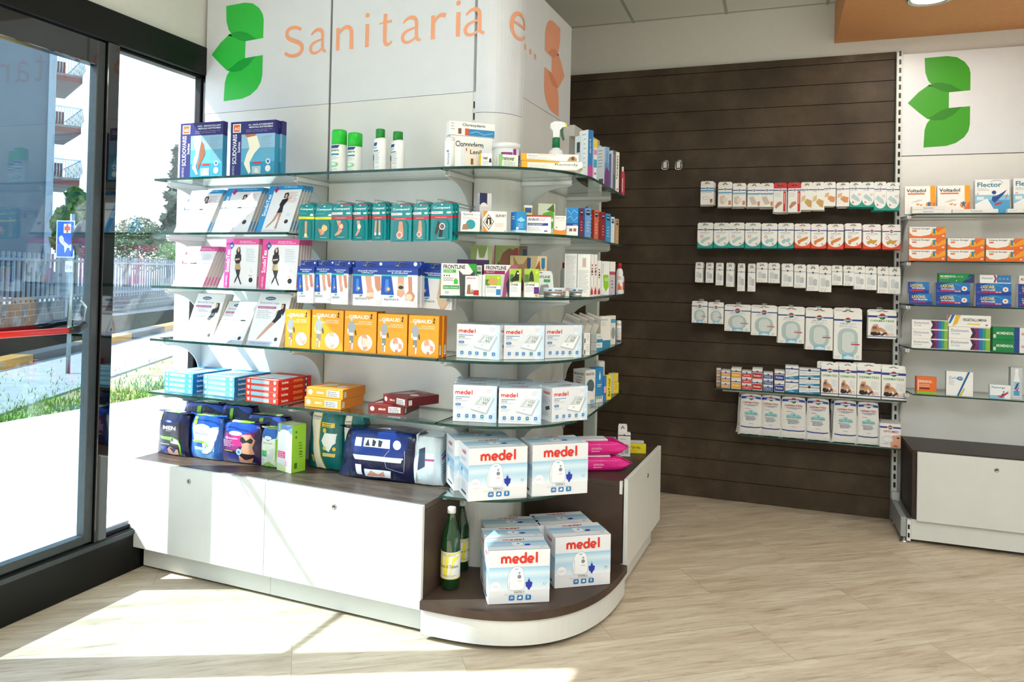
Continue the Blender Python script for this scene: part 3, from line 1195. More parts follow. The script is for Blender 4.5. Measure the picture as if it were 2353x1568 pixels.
def cabinet(x0, x1, lu, lv, label, side=None):
    c = empty('drawer_cabinet', label, 'cabinet', ((x0+x1)/2, FR, 0), group=None)
    o = -(x0+x1)/2
    f = MB().cbox(x0+o+.001, x1+o-.001, 0, .018, .11, .507, 'cab', .0015).obj('front_panel', c)
    p = at_y(lu, lv, FR)
    lock(f, (p.x+o, 0, p.z), 'y')
    MB().cbox(x0+o+.001, x1+o-.001, .019, D-FR-.002, .487, HC, 'top', .001).obj('countertop', c)
    px0 = max(x0, X0+.03)
    MB().cbox(px0+o, x1+o-.001, .05, .066, .012, .11, 'cab', .001).obj('plinth', c)
    MB().box(x1+o-.019, x1+o-.001, .02, D-FR-.002, .111, .486, 'dark').obj('side_panel', c)
    MB().box(px0+o, px0+o+.018, .07, D-FR-.002, .05, .486, 'dark').obj('side_panel', c)
    MB().box(px0+o, x1+o, .07, D-FR-.002, .05, .11, 'dark').obj('bottom_panel', c)
    for x in (px0+o+.05, x1+o-.06):
        MB().lathe([(.02, 0), (.02, .004), (.006, .006), (.006, .05)], 'm7d8080', 12, (x, .12)).obj('levelling_foot', c)
    return c


cabinet(-2.935, X1, 434, 1107, 'white low cabinet with brown worktop nearest the window')
cabinet(X1, X2, 768, 1165, 'white low cabinet with brown worktop left of the curved corner')
cu = empty('curved_cabinet', 'curved open corner base with brown shelf and white plinth', 'cabinet', (X2, 3.237, 0))
o_ = [(x-X2, y-3.237) for x, y in sup(X2, 3.237, .634, .703, 2.65, 26)]
bk = [(XR_FACE-X2, 0), (XR_FACE-X2, ACY-3.237)]+[(.006+(RA-.002)*sin(t), ACY-3.237-(RA+.003)*cos(t)) for t in [k*pi/2/6 for k in range(5, -1, -1)]]
MB().prism(o_+bk, .118, .15, 'dark', 'z', 'dark').obj('base_shelf', cu)
cr_ = [(x*.985, y*.985) for x, y in o_]
inn = [(x*.95, y*.955) for x, y in o_][::-1]
MB().prism(cr_+inn, .022, .118, 'cab').obj('plinth', cu)
fp = at_z(1250, 1462, .0)
for p in ((fp.x-X2, fp.y-3.237+.02), (.1, -.55), (.52, -.15)):
    MB().lathe([(.02, 0), (.02, .005), (.007, .008), (.007, .118)], 'm6d7674', 16, p).obj('levelling_foot', cu)
rc = empty('drawer_cabinet', 'white low cabinet with brown worktop facing the dark slat wall', 'cabinet', (XR_FRONT, 3.237, 0))
f = MB().cbox(-.018, 0, 0, .735, .134, HC+.012, 'cab', .0015).obj('front_panel', rc)
p = at_x(1488, 1093, XR_FRONT)
lock(f, (0, p.y-3.237, p.z), 'x')
wx = XR_FACE-XR_FRONT
MB().cbox(wx+.002, -.03, 0, .735, .484, HC, 'dark', .001).obj('countertop', rc)
MB().box(wx+.002, -.022, .001, .018, .151, .484, 'dark').obj('side_panel', rc)
MB().box(wx+.002, -.022, .717, .735, .134, .484, 'dark').obj('side_panel', rc)
MB().box(-.036, -.024, -.006, .012, .455, .51, 'sdfe0da').obj('hinge_block', rc)
MB().cbox(-.06, -.045, .02, .735, .012, .13, 'cab', .001).obj('plinth', rc)

# ================================================================== SLAT WALL AND RIGHT UNIT
gz = [2.742-.1247*i for i in range(22)]
mb = MB()
mb.box(-2.4, .40, -.006, .0, .003, 2.79, 'groove')
edges = [2.79]+gz+[.003]
for a, b in zip(edges[:-1], edges[1:]):
    if a-b > .01:
        mb.box(-2.4, .40, -.018, -.006, b+.002 if b > .01 else b, a-.002, 'slat')
o = mb.obj('slat_wall', loc=(0, WY+.018, 0), rz=WA)
tag(o, 'dark brown grooved slat wall panel between white corner display and right shelving', 'wall panel')
ru = empty('wall_shelving_unit', 'white back panel shelving unit with slotted upright and green leaf emblem', 'shelving', (0, WY, 0), WA)
sl = MB().box(.402, .43, -.035, 0, .14, 2.775, 'sd4d6d4').box(.398, .402, -.036, .0, .13, 2.775, 's7f9089')
z = .2
while z < 2.75:
    sl.box(.412, .424, -.0356, -.03, z, z+.03, '0d0d0d')
    z += .05
sl.obj('upright', ru)
zs = at_w(2070, 360, .0)[1]
MB().cbox(.433, 2.0, -.012, 0, .5, zs-.002, 'panel', .001).obj('back_panel', ru)
MB().cbox(.433, 2.0, -.013, 0, zs+.002, 2.765, 'panelu', .001).obj('header_panel', ru)
MB().cbox(.400, .428, -.405, -.03, .03, .135, 's9da3a5', .002).box(.404, .44, -.06, -.01, .13, .18, 'sc9cccc').obj('foot_rail', ru)
m_ = MB().box(.43, .448, -.41, -.38, .012, .125, 'se0e1df')
for z in (.03, .075):
    m_.box(.434, .443, -.4108, -.409, z, z+.025, '0d0d0d')
m_.obj('foot_post', ru)
for off in (.05, .39):
    MB().lathe([(.022, 0), (.022, .006), (.008, .01), (.008, .04)], 'mc9ccca', 16, (.418, -off)).obj('levelling_foot', ru)
a_, b_ = at_w(2085, 236), at_w(2228, 235)
c_, d_ = at_w(2124, 340), at_w(2123, 134)
mb = MB()
emblem(mb, lambda s_, t, o: (a_[0]+s_, -.0135-o, c_[1]+t), b_[0]-a_[0], d_[1]-c_[1], '3a9a1c', '2a7f14')
mb.obj('leaf_emblem', ru)
RC = empty('drawer_cabinet', 'white low cabinet with dark wenge sides under the right wall shelves', 'cabinet', (0, WY, 0), WA)
f = MB().cbox(.473, 2.0, -.426, -.408, .128, .497, 'cab', .0015).obj('front_panel', RC)
lp = at_w(2290, 1081, .426)
lock(f, (lp[0], -.426, lp[1]), 'y')
MB().cbox(.452, 2.0, -.407, -.014, .478, .503, 'darkr', .001).obj('countertop', RC)
MB().box(.452, .47, -.407, -.02, .136, .477, 'darkr').obj('side_panel', RC)
MB().cbox(.45, 2.0, -.40, -.385, .02, .128, 'cab', .001).obj('plinth', RC)
RZ = [1.793, 1.530, 1.285, 1.042, .79]
for i, z in enumerate(RZ):
    o = empty('glass_shelf', 'long glass shelf on right white unit, %s level, beside slotted upright' % LV[i], 'shelf', (0, WY, 0), WA, 'right unit glass shelves')
    MB().prism([(.432, -.02), (.47, -.285), (2.0, -.285), (2.0, -.014)], z-.008, z-.0004, 'gsh', 'z', 'gedge').obj('glass_pane', o)
    for x in (.445, 1.35):
        mb = MB()
        mb.M = Matrix.Translation((x, -.014, z-.008)) @ Matrix.Rotation(-pi/2, 4, 'Z')
        mb.prism(bracket(.235), -.0028, .0028, 'sc9cac9', 'y')
        mb.cbox(0, .235, -.011, .011, -.018, 0, 'sd7d8d7', .002)
        mb.obj('bracket', o)

# ceiling down light in the soffit
lp = at_z(2140, -8, 2.875)
dl = empty('ceiling_downlight', 'round white ceiling lamp set in the orange soffit', 'ceiling light', (lp.x, lp.y, 2.875))
MB().lathe([(.115, 0), (.115, -.012), (.1, -.016), (.092, -.004)], 'me2e2de', 32).obj('rim', dl)
MB().lathe([(.092, -.005), (.091, -.006)], 'efff4e0', 32).obj('diffuser', dl)
l = area('downlight_glow', (lp.x, lp.y, 2.85), (0, 0, 0), .18, .18, 5, (1, .93, .82))
l.data.shape = 'DISK'
# ================================================================== PRINTED ARTWORK
RED, BLU, NAV = 'd8392c', '2a7dc0', '1c2f6e'


def medel(x, y, w, h, col='d8392c'):
    """rounded geometric lettering drawn with strokes; x,y,w,h in face fractions, letter height h incl. ascender"""
    tot = 7.0
    sx, sy = w/tot, h/1.62
    q = lambda pts, ox: [(x+(a+ox)*sx, y+b*sy) for a, b in pts]
    st = (.42 if h > .15 else .34)*sx
    ops = []
    up = lambda ox: q([(0, 0), (0, 1.0)], ox)
    ops.append(('S', q([(.15, 0), (.15, .98)], 0), st, col))
    ops.append(('S', q([(.15, .5)]+arc(.55, .5, .4, .43, 180, 0, 8)+[(.95, 0)], 0), st, col))
    ops.append(('S', q([(.95, .5)]+arc(1.35, .5, .4, .43, 180, 0, 8)+[(1.75, 0)], 0), st, col))
    for ox in (2.1, 4.95):
        ops.append(('S', q([(.2, .47), (1.15, .47)], ox), st*.9, col))
        ops.append(('S', q(arc(.65, .5, .5, .43, 0, 315, 18), ox), st, col))
    ops.append(('S', q(arc(.65, .5, .5, .43, 0, 360, 20), 3.5), st, col))
    ops.append(('S', q([(1.15, 0), (1.15, 1.6)], 3.5), st, col))
    ops.append(('S', q([(.15, 0), (.15, 1.6)], 6.6), st, col))
    return ops


def rr(x0, y0, x1, y1, col, r=.18, asp=1):
    """rounded rectangle; r fraction of its width, asp = w/h of the face"""
    rx = (x1-x0)*r
    ry = rx*asp
    p = []
    for cx, cy, a in ((x1-rx, y1-ry, 0), (x0+rx, y1-ry, 90), (x0+rx, y0+ry, 180), (x1-rx, y0+ry, 270)):
        p += arc(cx, cy, rx, ry, a, a+90, 4)
    return ('P', p, col)


def mixc(a, b, t):
    return ''.join('%02x' % round(int(a[i:i+2], 16)*(1-t)+int(b[i:i+2], 16)*t) for i in (0, 2, 4))


def grad(y0, y1, a, b, n, x0=0, x1=1):
    return [('R', x0, y0+(y1-y0)*i/n, x1, y0+(y1-y0)*(i+1)/n, mixc(a, b, i/(n-1))) for i in range(n)]


def neb_front():
    o = grad(.24, .46, 'e6f0f7', 'b8d8ec', 7)+grad(.46, .56, 'b8d8ec', 'd2e6f2', 4)+grad(.56, .68, 'd2e6f2', '9fcbe6', 5)
    o += medel(.20, .755, .60, .20)
    bd = [(.32, .27), (.305, .42), (.325, .56), (.37, .65), (.42, .69), (.50, .69), (.55, .65), (.575, .56), (.59, .42), (.58, .27), (.54, .245), (.36, .245)]
    o += [('P', bd, 'aebbc6'), ('P', [(x*.96+.018, y*.965+.016) for x, y in bd], 'f1f4f6'), ('P', [(.33, .3), (.335, .55), (.35, .55), (.35, .28)], 'd3dbe2'), ('P', [(.41, .655), (.5, .655), (.455, .62)], '8fc4e4'), ('E', .50, .50, .032, -1, '7b8c96'), ('E', .50, .57, .018, -1, '8fa0a8'), ('T', 'medel', .465, .41, .07, .022, RED),
          ('P', [(.61, .31), (.6, .39), (.64, .405), (.64, .44), (.675, .44), (.675, .405), (.715, .39), (.705, .31), (.68, .285), (.67, .25), (.645, .25), (.64, .285)], '2737a6'), ('R', .645, .44, .67, .475, '8fa9d0'),
          ('E', .12, .33, .078, -1, 'f0f5f9'), ('L', .07, .34, .1, 2, .022, 'e09a98', .007), ('T', 'FAMILY', .42, .195, .17, .036, '5d646a'), ('L', .26, .172, .5, 1, .02, 'b0b6bb', .006)]
    for i, x in enumerate((.34, .475, .61)):
        o.append(rr(x-.005, .065, x+.087, .157, '2878b8', .2))
    o += [('R', .355, .095, .365, .125, 'f4f7f9'), ('R', .375, .095, .385, .14, 'f4f7f9'), ('R', .395, .095, .405, .13, 'f4f7f9'),
          ('P', [(.49, .09), (.49, .12), (.505, .12), (.515, .145), (.525, .145), (.523, .125), (.542, .125), (.538, .092)], 'f4f7f9'), ('T', '5', .632, .092, .035, .048, 'f4f7f9', False, True)]
    o += [('T', 'i', .895, .35, .008, .03, '444c55'), ('T', 'i', .925, .35, .008, .03, '444c55'), ('L', .885, .33, .06, 1, .02, '9a9fa5', .006)]
    return o


def neb_left():
    return [('R', 0, .36, 1, .60, 'b9d8ec'), ('R', 0, .5, 1, .60, '9fc9e4')]+medel(.3, .83, .4, .09)+[('L', .2, .75, .6, 3, .03, 'aab0b5', .008), ('E', .3, .5, .05, -1, '2a6cb0'), ('E', .55, .46, .08, -1, 'e9eff4'), ('L', .3, .3, .5, 5, .035, 'b9bfc4', .009), ('R', .3, .08, .8, .12, '3c4a55')]


def neb_top():
    return [('R', 0, .30, 1, .74, 'b4d0e2'), ('R', 0, .55, 1, .74, '9cc3dd')]+medel(.3, .80, .36, .12, 'c8362c')+[('P', [(.42, .34), (.42, .6), (.52, .62), (.6, .55), (.6, .38), (.52, .3)], 'e4ebf1'), ('E', .52, .5, .025, .04, '66757f'), ('P', [(.61, .36), (.63, .44), (.68, .47), (.72, .44), (.71, .36), (.66, .33)], '2c3ca8'),
            ('S', [(0, .012), (.36, .012), (.42, .045), (.58, .045), (.64, .012), (1, .012)], .008, '55585c'), ('L', .85, .2, .08, 2, .04, '6a7077', .012)]


def neb_box(w, d, h):
    return lambda: carton(w, d, h, 'e4e6ea', neb_front(), neb_left(), [('R', 0, .36, 1, .60, 'b9d8ec')]+medel(.3, .83, .4, .09), neb_top())


def bp_front():
    o = [('R', .78, 0, 1, 1, 'e3eff8'), ('R', .88, 0, 1, 1, 'd3e6f4'), ('R', .95, 0, 1, .8, 'c6dff2')]
    o += medel(.05, .745, .40, .125)
    o += [('R', .055, .665, .39, .682, '5b90c8'), ('T', 'SENSE', .055, .60, .145, .042, '6a6f76'), ('L', .055, .575, .34, 2, .025, 'b9c0c8', .007), rr(.055, .43, .185, .50, '2f74b8', .25), ('T', 'WLA', .075, .445, .085, .038, 'eef4fa'),
          ('L', .055, .40, .25, 3, .025, 'bcc3cb', .007)]
    o += [('P', [(.41, .345), (.60, .71), (.93, .69), (.955, .64), (.8, .25), (.76, .225), (.42, .32)], 'b9c3cc'), ('P', [(.42, .36), (.605, .70), (.92, .68), (.76, .265)], 'f1f4f6'), ('P', [(.50, .475), (.64, .685), (.87, .67), (.765, .465)], '9fadb2'),
          ('P', [(.52, .487), (.65, .672), (.845, .66), (.75, .478)], 'd4dddd'), ('T', '125', .70, .585, .115, .062, '3b4346'), ('T', '80', .68, .50, .09, .06, '3b4346'), ('S', [(.55, .49), (.655, .66)], .006, '69757a'),
          ('E', .60, .40, .035, -.8, 'dfe5e9'), ('E', .60, .40, .022, -.8, 'c8d0d6')]
    for i, x in enumerate((.10, .29, .45, .64, .835)):
        o += [rr(x, .115, x+.072, .205, '2c76bb' if i != 3 else '23899a', .2), ('E', x+.036, .16, .018, -1, '9cc8ea'), ('L', x-.02, .09, .11, 2, .025, 'c0c8d0', .006)]
    o += [('E', .825, .865, .043, -1, 'c98a86'), ('E', .825, .865, .038, -1, 'eef1f4'), ('L', .8, .86, .05, 1, .02, 'c98a86', .012), ('E', .93, .30, .028, -1, 'f4f7fa')]
    return o


def bp_box(w, d, h):
    lf = [('L', .2, .9, .6, 3, .03, 'aab4bd', .008)]+medel(.2, .78, .6, .09)+[('L', .15, .68, .7, 6, .035, '9fb4c8', .01), ('P', [(.4, .4), (.75, .46), (.8, .36), (.45, .3)], '3b4248'), ('L', .15, .25, .7, 4, .035, 'aab4bd', .01)]
    tp = [('R', 0, 0, 1, 1, 'bccad8'), ('S', [(0, .03), (.4, .03), (.45, .1), (.55, .1), (.6, .03), (1, .03)], .006, '7f8b97')]+medel(.3, .4, .4, .3, '8f5560')
    return lambda: carton(w, d, h, 'e2e6ec', bp_front(), lf, lf, tp)


def gibaud(w, d, h, l1, l2, pic):
    def f():
        o = [('T', 'Dr.', .05, .815, .09, .04, 'fdf6e6'), ('T', 'GIBAUD', .14, .815, .62, .088, 'fffaf0', False, True), ('P', [(.80, .82), (.83, .9), (.81, .93), (.86, .95), (.87, .9), (.84, .86), (.88, .82)], '222222'),
             ('T', l1, .44, .725, .42, .032, 'fdf3dc')]+([('T', l2, .34, .675, .52, .032, 'fdf3dc')] if l2 else [])+[('T', 'CLASSIC', .40, .60, .45, .022, 'd08a1e')]
        g, wt = '9fa7ad', 'f2f3f3'
        o += [('E', .225, .80, .042, -1.25, 'c3c8cb'), ('P', [(.13, .70), (.20, .745), (.25, .745), (.33, .70), (.35, .58), (.315, .5), (.285, .62), (.285, .44), (.165, .44), (.165, .62), (.13, .5), (.10, .56)], g),
              ('R', .16, .40, .29, .47, wt), ('P', [(.16, .40), (.29, .40), (.285, .2), (.24, .2), (.225, .34), (.20, .2), (.165, .2)], '7f868c'), ('R', .165, .225, .215, .27, wt), ('P', [(.24, .22), (.285, .22), (.27, .06), (.235, .06)], wt),
              ('P', [(.165, .2), (.205, .2), (.2, .08), (.17, .05)], g), ('P', [(.09, .56), (.13, .56), (.15, .46), (.11, .42)], wt), ('P', [(.32, .5), (.36, .56), (.39, .44), (.36, .39)], '4a4f54')]
        c = (.66, .25)
        o += [('E', c[0], c[1], .225, -.98, 'f1ece8')]
        sk, sd_ = 'd9a184', 'c98c6e'
        if pic == 'arm':
            o += [('P', [(.5, .40), (.58, .44), (.83, .2), (.78, .1), (.7, .12)], sk), ('P', [(.55, .37), (.62, .40), (.78, .24), (.72, .19)], 'f6f1ea')]
        elif pic == 'knee':
            o += [('P', [(.55, .44), (.68, .455), (.76, .3), (.74, .1), (.62, .05), (.56, .25)], sk), ('P', [(.57, .37), (.8, .32), (.8, .17), (.6, .14)], 'ead9c3')]
        else:
            o += [('P', [(.55, .42), (.66, .43), (.72, .3), (.84, .26), (.83, .15), (.66, .17), (.52, .3)], sk), ('P', [(.58, .27), (.72, .29), (.72, .17), (.58, .2)], 'f6f3ee'), ('E', .66, .10, .05, -1, sd_)]
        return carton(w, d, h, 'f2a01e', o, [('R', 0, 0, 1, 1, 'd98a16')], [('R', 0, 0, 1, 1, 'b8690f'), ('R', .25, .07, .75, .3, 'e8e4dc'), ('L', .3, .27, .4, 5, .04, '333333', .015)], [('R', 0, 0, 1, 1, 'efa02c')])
    return f


def lady(x, y, h, top, skirt, legs, asp, pose=0):
    """standing woman in a fashion pose; x centre, y feet, h height (fractions), asp = face h/w"""
    w = h*asp*.34
    q = lambda pts: [(x+a*w, y+b*h) for a, b in pts]
    sk, hair = 'd8a98c', '2a1c18'
    o = []
    if pose == 0:
        o += [('P', q([(-.1, .98), (.12, 1.0), (.2, .9), (.22, .76), (-.18, .76), (-.22, .9)]), hair), ('E', x+.0*w, y+.92*h, .10*w, .045, sk),
              ('P', q([(-.28, .80), (.28, .80), (.33, .66), (.16, .56), (-.2, .56), (-.34, .66)]), top), ('P', q([(-.22, .56), (.2, .56), (.34, .40), (-.28, .40)]), skirt),
              ('P', q([(-.2, .4), (.12, .4), (.1, .24), (-.08, .1), (-.26, .02), (-.2, .12), (-.02, .24)]), legs), ('P', q([(.02, .4), (.3, .4), (.2, .22), (.42, .06), (.52, .0), (.36, .02), (.08, .2)]), legs), ('P', q([(-.3, .66), (-.2, .64), (.2, .67), (.2, .7), (-.25, .69)]), sk)]
    elif pose == 1:
        o += [('P', q([(.1, .98), (.4, 1.0), (.5, .92), (.45, .84), (.1, .84)]), hair), ('E', x+.28*w, y+.9*h, .10*w, .04, sk), ('P', q([(.02, .8), (.5, .84), (.55, .78), (.3, .62), (.36, .44), (-.12, .42), (.0, .6), (-.1, .66)]), top),
              ('P', q([(-.1, .43), (.12, .43), (-.1, .22), (-.5, .06), (-.7, .0), (-.62, .08), (-.3, .22)]), legs), ('P', q([(.12, .43), (.34, .43), (.3, .22), (.28, .0), (.1, .0), (.16, .2)]), legs), ('P', q([(.5, .84), (.8, .9), (.84, .87), (.55, .78)]), sk)]
    else:
        o += [('P', q([(.5, .98), (.85, .98), (.95, .8), (.85, .66), (.55, .8)]), hair), ('E', x+.62*w, y+.9*h, .11*w, .045, sk), ('P', q([(.3, .8), (.72, .84), (.72, .62), (.3, .46), (.0, .5), (.2, .6)]), top),
              ('P', q([(.0, .5), (.3, .46), (-.2, .28), (-.8, .04), (-1.05, .0), (-.9, .1), (-.4, .34)]), legs), ('P', q([(.25, .8), (.35, .8), (.0, .62), (-.05, .58)]), sk)]
    return o


def hosiery(w, h, t, var):
    def f():
        asp = h/w
        if var == 'blue':
            o = [('R', 0, 0, .17, 1, '2f93cf'), ('R', 0, .91, 1, 1, '2f93cf'), ('R', .17, .0, 1, .91, 'e6e7ea'), ('T', 'ScudoTex', .03, .34, .11, .48, 'f4f7fa', True, True), ('P', [(.17, .9), (.23, .99), (.31, .93), (.25, .84)], 'b0307a'),
                 ('L', .45, .96, .5, 1, .03, 'cfe4f2', .014), ('L', .66, .84, .28, 7, .035, 'c99a9c', .012), ('E', .82, .22, .055, -1, '3b3230'), ('T', '20', .76, .34, .12, .05, '9ccbe8'), ('L', .1, .03, .7, 1, .02, 'b9b4b6', .01)]
            o += lady(.50, .07, .78, '1c1c20', '1c1c20', 'b98e7c', asp, 1)
            bs, sp = '3f97cc', 'b9b5b0'
        elif var == 'pink':
            o = [('R', 0, 0, .17, 1, 'd9418c'), ('R', 0, .88, 1, 1, 'dd4f95'), ('R', .17, 0, 1, .88, 'e4e3e6'), ('T', 'ScudoTex', .03, .32, .11, .46, 'faf0f6', True, True), ('P', [(.10, .86), (.18, .95), (.26, .86), (.18, .77)], '24508c'), ('T', '40', .14, .83, .08, .05, 'f0f4fa'),
                 ('L', .42, .94, .5, 2, .03, 'f4c9dc', .012), ('L', .64, .78, .28, 8, .034, 'a9bcc8', .011), ('E', .82, .17, .06, -1, '1f1c1c'), ('L', .75, .25, .16, 1, .02, 'd86a6a', .014), ('T', '5', .8, .32, .04, .07, 'e9a9c2'), ('T', 'LINEA MODA', .05, .03, .055, .22, 'f9dbe8', True)]
            o += lady(.40, .07, .76, '231c1e', 'b59a70', '2c2626', asp, 0)
            bs, sp = 'd9609a', 'c9b4b4'
        else:
            o = [('R', 0, 0, 1, .08, 'b9c4dc'), ('P', arc(.38, .90, .16, .035, 0, 340, 17), '2c5a98'), ('T', 'Scudotex', .27, .885, .22, .035, 'eef2f7'), ('T', 'Beautiful Legs', .10, .78, .58, .055, '8a95a0'), rr(.06, .70, .62, .745, 'b04a90', .04, w/h), ('T', 'SEMPRE IN FORMA', .1, .71, .48, .022, 'f6eaf2'),
                 ('L', .08, .65, .5, 5, .034, 'b6bcc4', .012), ('E', .85, .13, .05, -1, '2a2624'), ('L', .1, .035, .8, 1, .02, '8fa0c0', .016)]
            o += lady(.60, .10, .72, '1d1c20', '1d1c20', 'c79c86', asp, 2)
            bs, sp = 'c8ccd2', 'c6c2bc'
        base = 'eceef0'
        side = [('R', 0, 0, 1, 1, sp), ('R', 0, .88, 1, 1, bs), ('R', .2, .05, .8, .25, bs)]
        return carton(w, t, h, base, o, side, side, [('R', 0, 0, 1, 1, bs)])
    return f


def flat_box(w, d, t, col, dark, txt, top2, spine_txt=None, whitebar=True):
    """box lying flat: narrow end to the front"""
    fr = [('R', .17, .2, .72, .8, 'a9d4e6' if whitebar else col)] if whitebar else []
    fr += [('P', [(.05, .8), (.12, .8), (.12, .4), (.085, .2), (.05, .4)], 'f0f2f4'), ('P', [(.86, .8), (.93, .8), (.93, .4), (.895, .2), (.86, .4)], 'f0f2f4')]
    if whitebar:
        fr.append(('L', .19, .62, .5, 3, .18, '6fb0cc', .06))
    rt = [('R', 0, 0, 1, 1, dark), ('T', 'Scudotex', .10, .3, .2, .45, 'f4f6f8', False, True), ('L', .45, .6, .3, 2, .25, top2, .12), ('R', .80, .1, .88, .9, '24365e'), ('P', [(.82, .75), (.86, .75), (.86, .4), (.84, .25), (.82, .4)], 'e9edf2')]
    tp = [('R', .0, .0, .9, .12, 'e8eef2'), ('R', .1, .2, .9, .72, 'dfe9ef'), ('L', .15, .62, .7, 5, .08, '8a9aa5', .02), ('R', .1, .76, .9, .92, dark)]
    return lambda: carton(w, d, t, col, fr, [('R', 0, 0, 1, 1, dark)], rt, tp)


def gib_flat(w, d, t, col, dark):
    fr = [('E', .11, .5, .06, -1, 'f2d9b8'), ('E', .11, .5, .045, -1, 'f6efe6'), ('T', 'GIBAUD', .28, .38, .2, .22, 'fbe9cf', False, True), ('R', .56, .18, .9, .82, 'efece6'), ('L', .58, .6, .3, 3, .18, '444444', .08)]
    rt = [('R', 0, 0, 1, 1, dark), ('R', .04, .2, .14, .75, 'efece6'), ('L', .05, .6, .08, 3, .16, '555555', .08)]
    lf = [('R', 0, 0, 1, 1, dark), ('T', 'GIBAUD', .1, .55, .25, .22, 'f4e4d4', False, True), ('E', .85, .4, .05, -1, 'f2e6d8')]
    tp = [('P', [(.1, .2), (.5, .5), (.4, .8), (.15, .7)], 'f0dcc0' if col[0] == 'e' else 'b9a09c'), ('E', .7, .45, .12, -1, 'ece4dc'), ('L', .1, .9, .6, 2, .05, 'f4ead8', .02)]
    return lambda: carton(w, d, t, col, fr, lf, rt, tp)


def scudovaris(w, h, t, var):
    def f():
        o = [('R', .25, 0, 1, .76, '4fa3c4'), ('R', .25, 0, 1, .25, '2f8fb4'), ('R', .25, .25, 1, .5, '57a6c8'), ('R', .25, .5, 1, .76, '8fb8d4'),
             ('R', .05, .80, .23, .96, 'f0f1f2'), ('R', .07, .815, .21, .945, 'e8641e'), ('T', 'AGG' if var == 0 else 'AG', .085, .845, .11, .055, 'f8f4f0', False, True),
             ('T', 'SCUDOVARIS', .05, .22, .095, .55, 'f4f4f8', True, True), ('T', 'LINEA MEDICALE', .05, .015, .05, .18, 'd0d0e4', True), ('T', 'Scudotex', .165, .43, .06, .2, 'e6e6f2', True, True),
             ('T', 'AGG - MONOCOLLANT' if var == 0 else 'AG - CALZA AUTOREGGENTE', .40, .915, .55, .03, 'e9e9f4', False, True), ('T', 'MEDICALE ANTITROMBO', .42, .87, .53, .03, 'e9e9f4', False, True), ('L', .35, .83, .6, 2, .03, '8a7a9c', .011),
             ('L', .70, .70, .26, 12, .034, '8aa4b4', .01), rr(.52, .215, .72, .25, 'c43a3a', .15, w/h), ('R', .50, .03, .70, .17, '9fc4d4'), ('P', [(.55, .06), (.58, .14), (.63, .12), (.67, .05), (.6, .04)], 'e6d9c8'),
             ('E', .86, .25, .05, -1, 'dfe8ee'), ('E', .86, .25, .03, -1, '3a6a9c'), ('E', .86, .12, .06, -1, 'e4e2de')]
        if var == 0:
            o += [('P', [(.50, .66), (.56, .6), (.60, .42), (.50, .26), (.44, .14), (.42, .2), (.47, .38)], '9a5c3c'), ('P', [(.33, .76), (.50, .76), (.50, .64), (.47, .5), (.44, .36), (.38, .2), (.44, .06), (.40, .05), (.30, .18), (.34, .34), (.38, .5), (.33, .62), (.31, .7)], 'efe9df')]
        else:
            o += [('P', [(.32, .76), (.58, .76), (.56, .71), (.38, .70)], 'b0704c'), ('P', [(.38, .70), (.60, .73), (.68, .52), (.55, .40), (.45, .24), (.48, .06), (.43, .03), (.32, .22), (.38, .40), (.44, .5)], 'efe8d2')]
        return carton(w, t, h, '2a2a70', o, [('R', 0, 0, 1, 1, '26266a')], [('R', 0, 0, 1, .75, '3f93bc'), ('R', 0, .75, 1, 1, '26266a')])
    return f


# ---- hanging packs: card body with a tab that carries the hook slot
def hang_tab(w, h, y, base, extra=()):
    """tab of height h rising from z=0; slot punched as dark euro hole"""
    mb = MB()
    mb.prism([(-w/2, 0), (w/2, 0), (w/2, h*.75), (w*.42, h), (-w*.42, h), (-w/2, h*.75)], y-.0012, y+.0008, base, 'y')
    A = Art(mb, w, h, lambda s_, t, o: (s_-w/2, y-.0012-o, t))
    if extra:
        A.run(extra)
    A.run([('P', [(.3, .42), (.42, .42), (.46, .6), (.54, .6), (.58, .42), (.7, .42), (.7, .52), (.6, .56), (.56, .74), (.44, .74), (.4, .56), (.3, .52)], '2b2b2b')])
    return mb


def hanger(w, h, d, th, base, front, tabbase=None, tabart=(), sides=()):
    """pack hanging on a hook: origin at bottom centre of the front face"""
    def f():
        body = carton(w, d, h-th, base, front, sides, sides)
        tb = hang_tab(w, th, d*.5, tabbase or base, tabart)
        for i, v in enumerate(tb.v):
            tb.v[i] = (v[0], v[1], v[2]+h-th)
        return dict(root=None, parts=[('card_box', body), ('hang_tab', tb)])
    return f


MA = lambda y, h=.07: [('R', 0, y, 1, y+h, '20407e'), ('E', .5, y+h*.6, .085, -1, 'a02838'), ('P', [(.415, y+h*.6)]+arc(.5, y+h*.6, .085, .03, 180, 360, 8), '2d8a4a')]


def ma_mark(y, hh, w, h, r=.09):
    """navy stripe with the round two-tone badge and its name bar"""
    ry = r*w/h
    return [('R', 0, y, 1, y+hh, '23408c'), ('E', .5, y+hh*.5, r, -1, '1f3a80'), ('P', arc(.5, y+hh*.5, r, ry, 20, 200, 12), 'b02c3c'), ('P', arc(.5, y+hh*.5, r, ry, 200, 290, 8)+[(.5, y+hh*.5)], '2a9050'), ('R', .5-r*1.5, y+hh*.25, .5+r*1.5, y+hh*.65, 'dfe5f0')]


